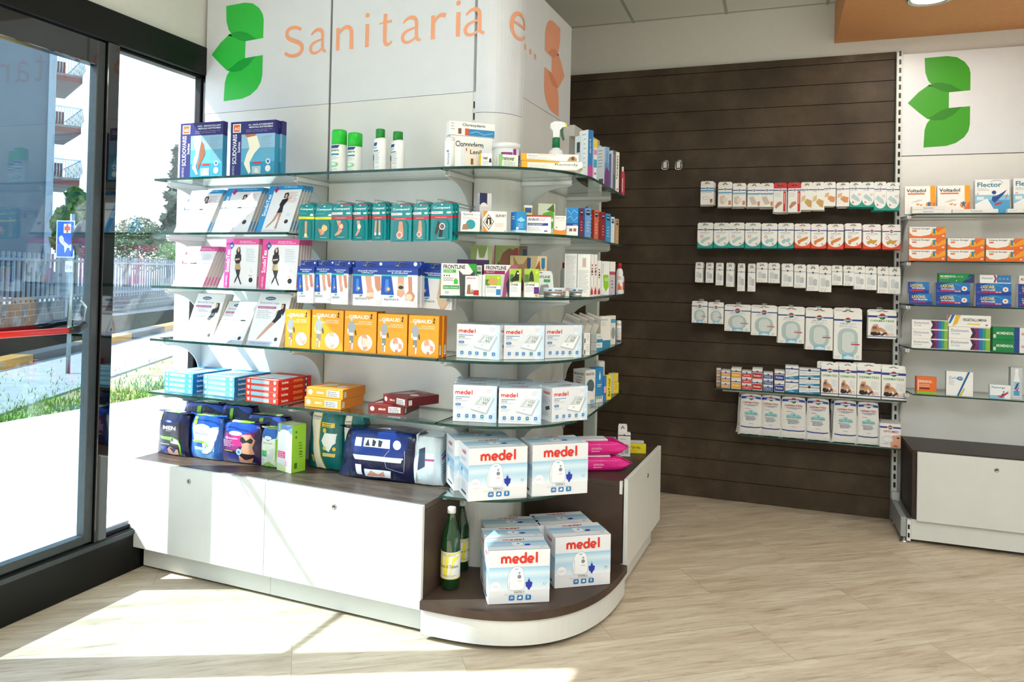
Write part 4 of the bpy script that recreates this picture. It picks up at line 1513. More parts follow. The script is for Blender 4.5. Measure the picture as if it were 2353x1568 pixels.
def ma_pack(kind, w, h):
    """front artwork of the dressing packs on the slat wall"""
    if kind == 'strip':
        return [('R', 0, .70, 1, .78, '4a9fd0'), ('T', 'ELASTIPORE', .06, .62, .8, .06, '4a7fb0')]+ma_mark(.84, .05, w, h)+[('E', .4, .35, .26, -.55, 'cfd3d2'), ('E', .4, .35, .2, -.5, 'eef0ef'), ('R', .72, .08, .92, .3, 'd8825c'), ('R', .74, .2, .9, .28, '39519a')]
    if kind == 'roll':
        return [('R', 0, .68, 1, .74, '4a9fd0'), ('T', 'ELASTOPLAST', .06, .61, .85, .06, '4a7fb0')]+ma_mark(.84, .05, w, h)+[('P', [(.12, .2), (.1, .5), (.4, .58), (.5, .5), (.45, .15), (.3, .1)], 'd5c4b0'), ('E', .5, .34, .18, -1.1, 'e3ddd4'), ('R', .75, .08, .93, .3, 'd8825c')]
    if kind == 'mesh':
        return [('R', 0, .66, 1, .72, '4a9fd0'), ('T', 'ELASTIPORE', .06, .6, .85, .06, '4a7fb0')]+ma_mark(.84, .05, w, h)+[('P', [(.08, .5), (.45, .56), (.75, .15), (.35, .1)], 'cdbfb4'), ('R', .78, .05, .95, .28, 'd8825c')]
    if kind == 'strap':
        return [('R', .74, .02, .94, .88, 'c8222a'), ('R', .80, .35, .86, .8, 'f0b8b0'), ('L', .08, .8, .5, 4, .05, 'b0b4ba', .014)]+ma_mark(.9, .04, w, h)+[('P', [(.08, .22), (.3, .42), (.6, .45), (.66, .36), (.4, .24), (.2, .14)], 'b98468')]
    if kind == 'maxi':
        return ma_mark(.88, .04, w, h)+[('T', 'MAXI', .06, .80, .3, .05, '5a74a8'), ('P', [(.0, .36), (.08, .6), (.38, .66), (.34, .42)], 'dcc28e'), ('P', [(.28, .34), (.5, .5), (.95, .40), (.9, .1), (.62, .14)], 'c8a25e')]
    if kind == 'maxip':
        return ma_mark(.88, .04, w, h)+[('T', 'MAXI', .06, .80, .3, .05, '5a74a8'), ('P', [(.05, .46), (.12, .66), (.45, .70), (.4, .48)], 'e0b48c'), ('P', [(.28, .38), (.5, .54), (.95, .46), (.9, .2), (.62, .2)], 'd9955c')]
    if kind in ('teal', 'tealb'):
        return [('R', 0, 0, 1, .42, '1f9a8c'), ('P', [(0, .9), (1, .9), (1, .5)]+arc(.5, .42, .5, .34, 0, -180, 14)+[(0, .5)], 'eff1f0')]+ma_mark(.9, .04, w, h)+[('T', 'MAXI MED', .1, .82, .5, .045, '5a74a8'), ('P', [(.1, .5), (.3, .66), (.75, .46), (.85, .28), (.6, .3)], 'b4cdd2'), ('E', .78, .62, .1, -1, 'c05a5a'), ('E', .78, .62, .07, -1, 'eef0ef'), ('E', .28, .24, .08, -1, 'd4705c')]
    if kind in ('quadra', 'forte', 'fortes', 'quadras'):
        bc = '1f9a98' if kind[0] == 'q' else 'e0492c'
        o = [('R', 0, 0, 1, .36, bc), ('P', [(0, .86), (1, .86), (1, .42)]+arc(.5, .38, .5, .30, 0, -180, 14)+[(0, .42)], 'f3f4f3')]+ma_mark(.84, .05, w, h)
        o += [('T', 'QUADRA MED' if kind[0] == 'q' else 'FORTE MED', .12 if kind[0] == 'q' else .18, .70, .66, .06, '4a5670'), ('L', .2, .66, .6, 1, .03, 'a9b0b8', .012), ('E', .28, .54, .10, -1, 'bb5a5e'), ('E', .28, .54, .07, -1, 'f3f4f3')]
        if kind == 'quadra':
            o += [('P', [(.2, .24), (.24, .36), (.5, .48), (.82, .54), (.8, .42), (.5, .32), (.32, .2)], 'b4d2d2')]
        elif kind == 'quadras':
            o += [('P', [(.2, .3), (.4, .46), (.5, .4), (.65, .5), (.8, .42), (.7, .26), (.5, .3), (.35, .2)], 'a8cdd2')]
        elif kind == 'forte':
            o += [('P', [(.2, .2), (.2, .36), (.4, .44), (.6, .5), (.84, .56), (.82, .44), (.6, .34), (.4, .28), (.32, .16)], 'd9853c')]
        else:
            o += [('P', [(.2, .34), (.35, .40), (.42, .5), (.55, .42), (.82, .44), (.72, .3), (.6, .22), (.45, .28), (.3, .2)], 'cfa04a')]
        o += [('E', .74, .2, .09, -1, 'f0ece8'), ('E', .74, .2, .05, -1, 'd86a50')]
        return o
    if kind == 'gauze':
        return [('R', 0, .925, 1, .95, '32508e'), ('E', .5, .945, .09, -1, '3c5660'), ('L', .15, .86, .7, 1, .03, 'b4b8be', .012), ('P', [(.14, .32), (.14, .72), (.3, .78), (.5, .74), (.5, .32), (.32, .28)], 'ccd2d6'), ('P', [(.5, .3), (.5, .58), (.66, .64), (.84, .58), (.84, .3), (.68, .26)], 'bcc3c9'), ('E', .32, .73, .17, .035, 'e2e6e8'),
                ('L', .12, .18, .7, 2, .06, 'a4a9b0', .012), ('R', .14, .05, .26, .08, '8a8f96'), ('R', .44, .05, .52, .08, '8a8f96')]
    if kind in ('drop', 'drops'):
        o = ma_mark(.86, .04, w, h, .1)+[('T', 'DROP', .24, .775, .27, .045, '2a4f96'), ('T', 'MED', .54, .775, .24, .045, '9cc0dc'), ('L', .18, .745, .64, 2, .02, 'a4aab4', .007)]
        asp = w/h
        r0, r1 = .38, .24
        y1, y0 = .70, .12
        cyt, cyb = y1-r0*asp, y0+r0*asp*.9
        ro = .42 if kind == 'drop' else .46
        o += [rr(.14, .07, .86, .70, 'b3c9cb', ro, asp), rr(.27, .15, .73, .635, '8fa8ad', ro, asp), rr(.285, .155, .735, .63, 'd5dfdf', ro, asp),
              ('R', .3, .0, .72, .13, '7fc0e4'), ('P', [(.32, .03), (.5, .1), (.7, .06), (.7, .02), (.5, .01)], 'dcecf6'),
              ('R', .62, .33, .92, .36, 'c43a3c'), ('L', .62, .385, .28, 1, .02, '7da0cc', .012), ('E', .85, .07, .05, -1, '4a9a5c'), ('E', .85, .07, .038, -1, 'f0f2f0'), ('L', .06, .06, .2, 2, .03, 'b0b8c2', .008)]
        return o
    if kind == 'derma':
        return [('R', 0, .06, 1, .09, '23408c')]+ma_mark(.83, .08, w, h, .12)+[('T', 'DERMATESS', .08, .66, .84, .075, '4a9a2c', False, True)]+sitting()
    if kind == 'cotton':
        return [('R', 0, .885, 1, .94, '23409c'), ('E', .5, .91, .12, -1, '1f3a80'), ('P', arc(.5, .91, .12, .12*w/h, 20, 200, 12), 'b02c3c'), ('P', arc(.5, .91, .12, .12*w/h, 200, 290, 8)+[(.5, .91)], '2a9050'), ('R', .27, .895, .73, .92, 'dfe5f0'),
                ('T', 'DERMATESS', .12, .765, .76, .042, 'cc3a30', False, True), ('T', 'COTONE IDROFILO', .18, .72, .66, .024, '2a4a9a', False, True), ('L', .3, .70, .4, 1, .02, '7088b8', .01), ('R', .2, .635, .45, .645, 'd86060'),
                ('E', .3, .52, .11, -.7, '8fc6cc'), ('E', .5, .55, .14, -.9, '9cd0d4'), ('E', .7, .52, .12, -.7, '8fc6cc'), ('R', .2, .49, .82, .52, '7fb8c0'), ('P', [(.47, .55), (.55, .58), (.52, .53)], '3f9a4a'),
                ('L', .2, .44, .6, 1, .02, '6c7a94', .012), ('L', .26, .41, .5, 3, .03, '5a6a90', .012), ('T', '100 g', .42, .255, .2, .025, '4a5a80'), ('R', 0, .165, 1, .19, '23409c')]
    return []


def sitting():
    """seated figure hugging one knee"""
    sk, sh = 'cf9a7a', 'b98062'
    return [('P', [(.08, .14), (.1, .24), (.36, .28), (.46, .2), (.40, .12), (.2, .1)], '26221f'), ('P', [(.1, .24), (.12, .42), (.2, .55), (.34, .56), (.40, .42), (.34, .28)], sk), ('P', [(.15, .34), (.16, .46), (.3, .48), (.32, .36)], '6a5c58'),
            ('P', [(.26, .26), (.42, .44), (.56, .38), (.74, .14), (.66, .1), (.46, .3), (.34, .2)], sk), ('P', [(.12, .38), (.3, .38), (.48, .43), (.47, .39), (.3, .33), (.14, .32)], sh), ('P', [(.4, .14), (.62, .26), (.7, .22), (.5, .1)], '5c4038'),
            ('L', .6, .54, .34, 6, .045, 'b8c4d4', .012), ('L', .72, .2, .22, 3, .035, 'd8908c', .012)]
# ================================================================== GOODS ON THE CORNER DISPLAY
def pxbox(z, L, R, vtop, name, label, cat, build, depth, group=None, key=None):
    """box standing on level z whose front bottom edge runs between picture points L and R"""
    a, b = at_z(L[0], L[1], z), at_z(R[0], R[1], z)
    w = (b-a).length
    ang = atan2(b.y-a.y, b.x-a.x)
    h = (at_p(L[0], vtop, (a.x, a.y), ang)).z-z
    m = (a+b)/2
    k = (key or name, round(w, 3), round(depth, 3), round(h, 3))
    return put(k, build(round(w, 4), depth, round(h, 4)), name, label, cat, (m.x, m.y, z+.0006), ang, group), w, h, ang


def along(o, back, name, label, cat, group, dx=0, dz=0):
    """copy of a placed thing, shifted straight back"""
    c = o.copy()
    COL.objects.link(c)
    m = Matrix.Rotation(o.rotation_euler.z, 4, 'Z') @ Vector((dx, back, dz))
    c.location = Vector(o.location)+m
    c['label'] = label
    if group:
        c['group'] = group

    def kids(s_, t_):
        for ch in s_.children:
            k_ = ch.copy()
            COL.objects.link(k_)
            k_.parent = t_
            kids(ch, k_)
    kids(o, c)
    return c


# --- nebuliser cartons (white, red lettering)
zb = .15
degrees_ = math.degrees
G = 'nebuliser cartons on the corner base'
NW, ND, NH = .205, .195, .205


def neb(z, L, ang, label, group):
    w, d, h = NW, ND, NH
    a = at_z(L[0], L[1], z)
    m = a+Vector((cos(ang), sin(ang), 0))*w/2
    return put(('neb', w, d, h), neb_box(w, d, h), 'nebuliser_box', label, 'box', (m.x, m.y, z+.0006), ang, group)


def edge(z, L, R):
    a, b = at_z(L[0], L[1], z), at_z(R[0], R[1], z)
    return (b-a).length, atan2(b.y-a.y, b.x-a.x)


wA, aA = edge(zb, (1121, 1391), (1262, 1384))
hA = at_p(1121, 1267, at_z(1121, 1391, zb)[:2], aA).z-zb
NW, NH = round(wA, 3), round(hA, 3)
ND = .128
n1 = neb(zb, (1121, 1391), aA, 'white nebuliser carton standing foremost on the curved base, red lettering, sunlit corner', None)
along(n1, ND+.003, '', 'white nebuliser carton directly behind the foremost one on the curved base, only its top showing', 'box', None, .004)
along(n1, 2*ND+.006, '', 'rearmost nebuliser carton of the left row on the curved base, beside green bottles', 'box', None, .02)
ND = .15
wB, aB = edge(zb, (1274, 1354), (1401, 1343))
n2 = neb(zb, (1274, 1354), aB, 'white nebuliser carton standing front right on the curved base, red lettering on its face', None)
along(n2, ND+.003, '', 'nebuliser carton behind the front right one on the curved base, only its top showing', 'box', None, -.02)
wC, aC = edge(z6, (1075, 1154), (1206, 1145))
n3 = neb(z6, (1075, 1154), aC, 'large white nebuliser carton at left front on the lowest curved glass shelf', None)
along(n3, ND+.003, '', 'nebuliser carton behind the left one on lowest curved glass shelf, top showing', 'box', None, -.02)
wE, aE = edge(z6, (1222, 1143), (1345, 1134))
n4 = neb(z6, (1222, 1143), aE, 'large white nebuliser carton at right front on the lowest curved glass shelf', None)

# --- blood pressure monitor cartons
BW = .150
for li, z, rows in ((3, SH[3], [((1048, 822), (1147, 828), 744), ((1157, 826), (1250, 826), 748), ((1252, 824), (1336, 822), 748)]),
                    (4, SH[4], [((1040, 968), (1140, 973), 884), ((1145, 974), (1243, 976), 892), ((1268, 972), (1349, 965), 892)])):
    nm = ['leftmost', 'middle', 'rightmost']
    for i, (L, R, vt) in enumerate(rows):
        a, b = at_z(L[0], L[1], z), at_z(R[0], R[1], z)
        ang = atan2(b.y-a.y, b.x-a.x)
        w = round((b-a).length, 3)
        h = round(at_p(L[0], vt, (a.x, a.y), ang).z-z, 3)
        m = (a+b)/2
        dp = .085
        o = put(('bp', w, h), bp_box(w, dp, h), 'blood_pressure_monitor_box', '%s white carton picturing a blood pressure monitor, front row on the %s curved glass shelf' % (nm[i].capitalize(), 'fourth' if li == 3 else 'fifth'), 'box', (m.x, m.y, z+.0006), ang)
        for j in ((1,) if li == 3 else (1, 2) if i < 2 else (1,)):
            along(o, (dp+.002)*j, '', 'white monitor carton %s behind the %s front carton on the %s curved glass shelf' % ('directly' if j == 1 else 'two deep', nm[i], 'fourth' if li == 3 else 'fifth'), 'box', None, -.012*j)

# --- green mineral water bottles
def bottle():
    r = .034
    b = MB().lathe([(.001, .004), (.03, .001), (r, .006), (r, .165), (.032, .185), (.022, .215), (.0145, .24), (.013, .262), (.0145, .264), (.0145, .272)], 'gbottle', 28)
    cp = MB().lathe([(.0155, .266), (.0155, .284), (.014, .286), (.001, .286)], 'sece9e2', 20)
    lb = MB()
    A = Art(lb, .17, .095, lambda s_, t, o: ((r+.0006+o)*sin((s_-.085)/r), -(r+.0006+o)*cos((s_-.085)/r), .04+t), .008)
    A.run([('R', 0, 0, 1, 1, 'efece0'), ('R', 0, 0, 1, .035, 'd8c832'), ('R', 0, .93, 1, .97, 'd8c832'), ('P', [(.25, .25), (.3, .8), (.38, .8), (.36, .2)], 'efe13c'), ('P', [(.40, .15), (.44, .85), (.52, .85), (.48, .1)], 'efe13c'), ('P', [(.54, .1), (.6, .8), (.78, .85), (.62, .62)], 'efe13c'),
           ('T', 'Terme di Tabiano', .28, .42, .44, .12, '3a3830'), ('L', .3, .9, .4, 2, .04, '9a958a', .012), ('L', .3, .14, .4, 2, .04, '9a958a', .012)])
    return dict(root=None, parts=[('bottle_body', b, None), ('cap', cp, 'cream cap'), ('paper_label', lb, 'white and yellow label')])


SPECIAL['gbottle'] = lambda: green_glass()


def green_glass():
    m, n, b = bsdf('dark_green_bottle_glass')
    b.inputs['Base Color'].default_value = hexc('0c3a1a')
    b.inputs['Roughness'].default_value = .06
    b.inputs['Specular IOR Level'].default_value = .7
    b.inputs['Coat Weight'].default_value = .5
    return m


def place_bottle(u, v, vt, label, rz):
    p = at_z(u, v, zb)
    o = put('bottle', bottle, 'water_bottle', label, 'bottle', (p.x, p.y, zb+.0006), rz)
    h = at_p(u, vt, (p.x, p.y), 0).z-zb
    o.scale = (h/.286,)*3
    return o


place_bottle(1034, 1350, 1165, 'dark green glass bottle with yellow label, front one beside the cabinet end', radians(12))
place_bottle(1058, 1308, 1150, 'dark green glass bottle behind the front one, label turned away', radians(58))

# --- level 1 window side: two navy stocking boxes
def upright_box(u0, u1, vt, z, y, name, label, cat, bf, key, depth, group=None, rz=0, rx=0):
    """front face at distance y; picture x of its edges at mid height"""
    vm = (vt+CY)/2 if z > EYE else vt
    a, b = at_y(u0, vt, y), at_y(u1, vt, y)
    w = round(b.x-a.x, 3)
    h = round(a.z-z, 3) if rx == 0 else None
    return a, b, w, h


YF = DS+.03
for i, (u0, u1, vt) in enumerate(((416, 510, 285), (531, 630, 282))):
    a, b = at_y(u0, 340, YF), at_y(u1, 340, YF)
    w, h = round(b.x-a.x, 3), round(a.z+(at_y(u0, vt, YF).z-a.z)-SH[0], 3)
    o = put(('scv', i), scudovaris(w, h, .03, i), 'stocking_box', ['navy and blue medical stocking box on top shelf, nearest the window', 'navy and blue medical stocking box on top shelf, second from window'][i], 'box', ((a.x+b.x)/2, YF, SH[0]+.0006), radians(2))
    if i == 1:
        along(o, .034, '', 'navy stocking box standing behind the second one on the top shelf', 'box', None, .012)

# --- spray cans and bottles on the top shelf
def spray(w, h, can):
    r = w/2
    def f():
        if can:
            b = MB().lathe([(r*.96, 0), (r, .003), (r, h*.64), (r*.97, h*.655)], 'sf0f1f0', 24)
            cp = MB().lathe([(r*1.0, h*.66), (r*1.0, h*.95), (r*.93, h*.985), (r*.6, h), (.001, h)], 's27c23a', 24)
            lb = MB()
            A = Art(lb, pi*r, h*.6, lambda s_, t, o: ((r+.0003+o)*sin((s_-pi*r/2)/r), -(r+.0003+o)*cos((s_-pi*r/2)/r), .01+t), .01)
            A.run([('P', [(.22, .86), (.30, .97), (.78, .97), (.70, .86)], '24408c'), ('T', 'Timodore', .2, .74, .55, .1, '2a8a3c', False, True), ('R', .25, .60, .75, .66, '2a8a9c'), ('L', .25, .54, .5, 3, .05, 'a4aab0', .015), ('E', .5, .25, .24, .1, '8fd09a'), ('E', .5, .27, .14, .06, 'd6efd8'), ('L', .25, .08, .5, 2, .04, '9aa0a6', .012)])
            return dict(root=None, parts=[('can', b), ('cap', cp, 'bright green cap'), ('printed_label', lb)])
        b = MB()
        rz_ = .6
        for (sx_, z0) in ((1, 0),):
            prof = [(r*.95, 0), (r, .004), (r, h*.70), (r*.93, h*.77), (r*.62, h*.80)]
            b.lathe(prof, 'sf0f1f0', 24)
        b.v = [(x, y*rz_, z) for x, y, z in b.v]
        cp = MB().lathe([(r*.55, h*.80), (r*.55, h*.985), (r*.5, h), (.001, h)], 's1c8a34', 20)
        lb = MB()
        A = Art(lb, r*1.5, h*.66, lambda s_, t, o: ((s_-r*.75), -rz_*sqrt(max(r*r-(s_-r*.75)**2, 0))-.0004-o, .01+t), .008)
        A.run([('P', [(.15, .84), (.22, .95), (.62, .95), (.55, .84)], '24408c'), ('T', 'Timodore', .1, .74, .5, .08, '3a9a4c'), ('R', .2, .64, .75, .68, '2a8a9c'), ('L', .4, .58, .5, 7, .06, 'a4aab0', .02), ('P', [(.08, .5), (.16, .58), (.24, .5), (.26, .35), (.14, .3)], '1f2c50'), ('P', [(.1, .32), (.2, .33), (.28, .05), (.16, .03)], 'd9a184'), ('R', .4, .05, .8, .14, 'cfe6f2')])
        return dict(root=None, parts=[('bottle_body', b), ('cap', cp, 'green screw cap'), ('printed_label', lb)])
    return f


for i, (u0, u1, vt, vb, can, lab) in enumerate(((765, 794, 300, 385, 1, 'white spray can with bright green cap on top shelf, taller left one of the pair'), (802, 830, 307, 385, 1, 'white spray can with bright green cap on top shelf, right one of the pair'),
                                                 (857, 890, 299, 381, 0, 'white lotion bottle with dark green cap on top shelf, left of the pair'), (896, 932, 305, 380, 0, 'white lotion bottle with dark green cap on top shelf, right of the pair'))):
    y = DS+.10+(.02 if i % 2 else 0)
    a, b = at_y(u0, 340, y), at_y(u1, 340, y)
    h = round(at_y(u0, vt, y).z-SH[0], 3)
    put(('spray', i), spray(round(b.x-a.x, 3), h, can), 'spray_can' if can else 'lotion_bottle', lab, 'spray can' if can else 'bottle', ((a.x+b.x)/2, y, SH[0]+.0006), radians(-12 if can else -18))

# --- leaning stocking boxes, window side, levels 2 to 4
def leaning(u0, u1, lev, h, lean, n, var, rz, desc, yf=None, t=.014, w=None, nback='standing behind it'):
    z = SH[lev]
    yf = yf or DS+.012
    a, b = at_y(u0, 600, yf), at_y(u1, 600, yf)
    w = w or round(b.x-a.x, 3)
    k = ('hos', var, w, h, t)
    o = put(k, hosiery(w, h, t, var), 'stocking_box', desc, 'box', ((a.x+b.x)/2, yf, z+.001), rz, None, -lean)
    for j in range(1, n):
        c = along(o, (t+.0015)*j/cos(lean), '', '', 'box', None, .003*j)
        short = '%s %s box, %s shelf' % ('leftmost' if 'nearest' in desc else 'middle' if 'middle' in desc else 'rightmost', 'blue' if var == 'blue' else 'pink' if var == 'pink' else 'white tights', ORD[lev])
        c['label'] = '%s box back in the stack behind the %s' % (ORD[j], short)
    return o


L2 = SH[1]
ht = lambda lev, u, v: round(at_y(u, v, DS+.07).z-SH[lev], 3)
leaning(397, 472, 1, .235, radians(27), 3, 'blue', 0, 'leaning white and blue stocking box nearest window, second shelf')
leaning(484, 566, 1, .235, radians(25), 3, 'blue', 0, 'leaning white and blue stocking box in middle of second shelf')
leaning(585, 662, 1, .235, radians(23), 4, 'blue', 0, 'leaning white and blue stocking box at right of second shelf')
leaning(396, 466, 2, .215, radians(27), 5, 'pink', 0, 'leaning white and pink stocking box nearest window, third shelf')
leaning(515, 590, 2, .225, radians(3), 3, 'pink', 0, 'upright white and pink stocking box in middle of third shelf')
leaning(598, 680, 2, .225, radians(5), 5, 'pink', radians(2), 'upright white and pink stocking box at right of third shelf')
leaning(425, 490, 3, .235, radians(22), 3, 'white', 0, 'leaning white box of shaping tights nearest window, fourth shelf', DS+.02)
leaning(490, 560, 3, .215, radians(30), 3, 'white', 0, 'leaning white box of shaping tights in middle of fourth shelf', DS+.012)
leaning(570, 646, 3, .245, radians(20), 5, 'white', 0, 'leaning white box of shaping tights beside orange boxes, fourth shelf', DS+.012)

# --- orange support boxes
GB = [((655, 794), (711, 800), 711, 'CAVIGLIERA', 'SILVER CAMEL', 'arm', 'first'), ((716, 799), (787, 806), 711, 'GINOCCHIERA', 'ELASTICA CAMEL', 'knee', 'second'), ((791, 805), (863, 811), 714, 'GINOCCHIERA', 'ELASTICA CAMEL', 'knee', 'third'),
      ((867, 809), (934, 815), 721, 'POLSINO', 'COTONE PAID', 'wrist', 'fourth'), ((938, 812), (1007, 818), 724, 'POLSINO', 'COTONE PAID', 'wrist', 'fifth')]
for i, (L, R, vt, l1_, l2_, pic, nth) in enumerate(GB):
    a, b = at_y(L[0], L[1], DS+.015), at_y(R[0], R[1], DS+.015)
    w = round(b.x-a.x, 3)
    h = round(at_y(L[0], vt, DS+.015).z-SH[3], 3)
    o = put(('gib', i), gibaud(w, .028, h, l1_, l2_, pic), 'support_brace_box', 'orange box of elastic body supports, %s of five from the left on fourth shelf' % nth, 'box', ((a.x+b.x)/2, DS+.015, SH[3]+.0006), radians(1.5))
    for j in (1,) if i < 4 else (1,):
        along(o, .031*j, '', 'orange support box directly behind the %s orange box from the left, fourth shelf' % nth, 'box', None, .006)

# --- flat boxes stacked on the lowest shelf
for nm_, (L, R), n, vt, hh, col, dark, t2, dd_, ang in (('blue', ((382, 897), (438, 906)), 4, 853, 0, '3fa0d6', '1f6cab', 'd0e4f4', .24, radians(14)), ('steel blue', ((471, 904), (533, 914)), 4, 860, 0, '5fb0da', '2b78b4', 'f0c08c', .24, radians(11)),
                                                   ('red', ((564, 921), (627, 932)), 4, 868, 0, 'e23b22', 'c92814', 'f0b040', .22, radians(9))):
    z = SH[4]
    a, b = at_z(L[0], L[1]+2, z), at_z(R[0], R[1]+2, z)
    w = round((b-a).length, 3)
    top = at_p(L[0], vt, (a.x, a.y), atan2(b.y-a.y, b.x-a.x)).z
    t = round((top-z)/n, 4)
    for j in range(n):
        put(('flat', nm_), flat_box(w, dd_, t-.0006, col, dark, '', t2), 'stocking_box', 'flat %s stocking box, %s in its stack on the lowest shelf' % (nm_, ['bottom one', 'second from bottom', 'third from bottom', 'topmost'][j]), 'box',
            ((a.x+b.x)/2+rnd.uniform(-.001, .001), max((a.y+b.y)/2, DS+.004), z+.0006+j*t), radians(-2)+rnd.uniform(-.006, .006), 'flat stocking boxes on the lowest shelf')
for nm_, L, R, vt, col, dark, j, ang in (('orange', (704, 933), (779, 944), 911, 'e8962a', 'c9741a', 0, 4), ('orange', (704, 908), (777, 916), 884, 'f0a236', 'd07c1e', 1, 4),
                                         ('dark red', (849, 948), (926, 956), 927, '7a1c1c', '5a1212', 0, 12), ('dark red', (851, 914), (935, 934), 892, '7e2020', '601414', 1, -17)):
    z = SH[4]
    if j == 0:
        a, b = at_z(L[0], L[1], z), at_z(R[0], R[1], z)
        w = round((b-a).length, 3)
        t = round(at_p(L[0], vt, (a.x, a.y), 0).z-z, 3)
        base = (a.x+b.x)/2, max((a.y+b.y)/2, DS+.01), w, t
    x, y, w, t = base
    put(('gflat', nm_), gib_flat(w, .17, t-.001, col, dark), 'support_brace_box', '%s flat support box, %s of a pair on the lowest shelf' % (nm_, 'lower one' if j == 0 else 'upper one'), 'box', (x+(.035 if (j and nm_ != 'orange') else 0), y+(.012 if j else 0), z+.0006+j*t), radians(ang-4), None)
# ================================================================== HANGING PACKS ON THE CORNER DISPLAY
def hook(loc, rz, L, label, group, parent=None):
    """double wire peg hook: runs out along -y of its own frame, price plate at the end"""
    def f():
        mb = MB().tube([(0, 0, 0), (0, -L, 0), (0, -L-.004, .006)], .0016, 'mb8bcbe', 6)
        w = MB().tube([(-.008, 0, .012), (-.008, -L-.006, .016), (-.008, -L-.008, .002), (.008, -L-.008, .002), (.008, -L-.006, .016), (.008, 0, .012)], .0012, 'mb8bcbe', 5)
        bp_ = MB().box(-.014, .014, -.002, .0, -.016, .018, 'ma4a8aa')
        return dict(root=None, parts=[('peg', mb), ('wire_loop', w), ('back_plate', bp_)])
    return put(('hook', L), f, 'peg_hook', label, 'hook', loc, rz, group)


TEAL = '12868a'


def compeed(w, h, band, pic, narrow):
    def f():
        n = 8
        pts = [(-w/2+.004, 0), (w/2-.004, 0), (w/2, .006), (w/2, h*.88)]+[(w/2*cos(radians(a)), h*.88+h*.12*sin(radians(a))) for a in range(20, 161, 20)]+[(-w/2, h*.88), (-w/2, .006)]
        body = MB().prism(pts, 0, .0016, 'g'+TEAL, 'y', 'g'+'2aa8b4')
        A = Art(body, w, h, lambda s_, t, o: (s_-w/2, -o, t))
        bc = 'd8242c' if band == 'r' else 'f0e12a'
        A.run([('R', 0, .57, 1, .635, bc), ('T', 'Compeed', .10, .80, .78, .075, 'dff2f2', False, True), ('E', .5, .93, .05, -.8, 'e8ecec')])
        if band == 'r':
            A.run([('R', .02, .69, .55, .75, 'f2e6e4'), ('L', .05, .715, .4, 1, .02, 'd86a60', .016), ('E', .83, .72, .12, .028, 'c8e4d4'), ('L', .2, .59, .7, 1, .02, 'f4b8b4', .014), ('R', .5, .945, .85, .965, 'c43030')])
        else:
            A.run([('L', .06, .72, .5, 1, .02, '6cc0c0', .01), ('P', arc(.82, .66, .11, .06, 0, 180, 8), 'e8f4f0'), ('L', .1, .59, .4, 1, .02, 'b4a820', .014)])
        sk = 'd69c7c'
        blis = MB()
        bw, bh = w*.68, h*.5
        blis.prism([(-bw/2, 0), (bw/2, 0), (bw/2, bh*.8), (bw/2*.75, bh), (-bw/2*.75, bh), (-bw/2, bh*.8)], -.006, 0, 'g'+'0f787c', 'y', 'g'+'1f9aa4')
        blis.v = [(x, y, z+h*.035) for x, y, z in blis.v]
        B = Art(blis, bw, bh, lambda s_, t, o: (s_-bw/2, -.006-o, t+h*.035))
        P_ = {'sock': [('P', [(.42, .25), (.4, .95), (.62, .95), (.6, .25), (.7, .12), (.5, .05), (.36, .12)], sk), ('E', .5, .2, .12, -1.3, 'efe9a0')],
              'pad': [('P', [(.15, .5), (.3, .2), (.55, .25), (.7, .55), (.62, .8), (.45, .75), (.35, .55)], sk), ('E', .62, .58, .22, -.9, 'e8c07c'), ('P', [(.1, .5), (.15, .62), (.4, .3), (.3, .2)], 'c98468')],
              'foot': [('P', [(.2, .98), (.5, .98), (.6, .6), (.62, .4), (.4, .22), (.12, .15), (.1, .22), (.35, .42), (.35, .65)], sk), ('E', .55, .66, .19, -1, 'c84a44'), ('E', .55, .66, .14, -1, 'e4c9a4')],
              'heel': [('P', [(.3, .98), (.6, .98), (.66, .62), (.6, .4), (.3, .16), (.2, .2), (.42, .5)], sk), ('E', .55, .66, .17, -1.1, 'f0dcd4')],
              'two': [('P', [(.22, .98), (.4, .98), (.36, .3), (.2, .18), (.16, .3)], sk), ('P', [(.6, .98), (.78, .98), (.8, .3), (.68, .18), (.6, .3)], sk), ('E', .27, .28, .12, -1.1, 'e8d4cc'), ('E', .72, .28, .12, -1.1, 'e8d4cc')],
              'toe': [('P', [(.42, .98), (.66, .98), (.74, .5), (.74, .2), (.5, .1), (.34, .2), (.38, .55)], sk), ('E', .46, .28, .2, -1, 'f4ece8'), ('E', .46, .28, .15, -1, 'cf7c64')],
              'dark': [('P', [(.1, .35), (.3, .98), (.5, .8), (.34, .45), (.2, .2)], '4a3530'), ('P', [(.36, .12), (.6, .12), (.66, .5), (.42, .5)], '2c2a2c'), ('E', .6, .66, .2, -1, 'e0f0f0'), ('E', .6, .66, .15, -1, '7a5a58')]}[pic]
        B.run(P_+[('T', 'Compeed', .28, .04, .5, .07, 'c8ecec')])
        return dict(root=body, parts=[('blister', blis)])
    return f


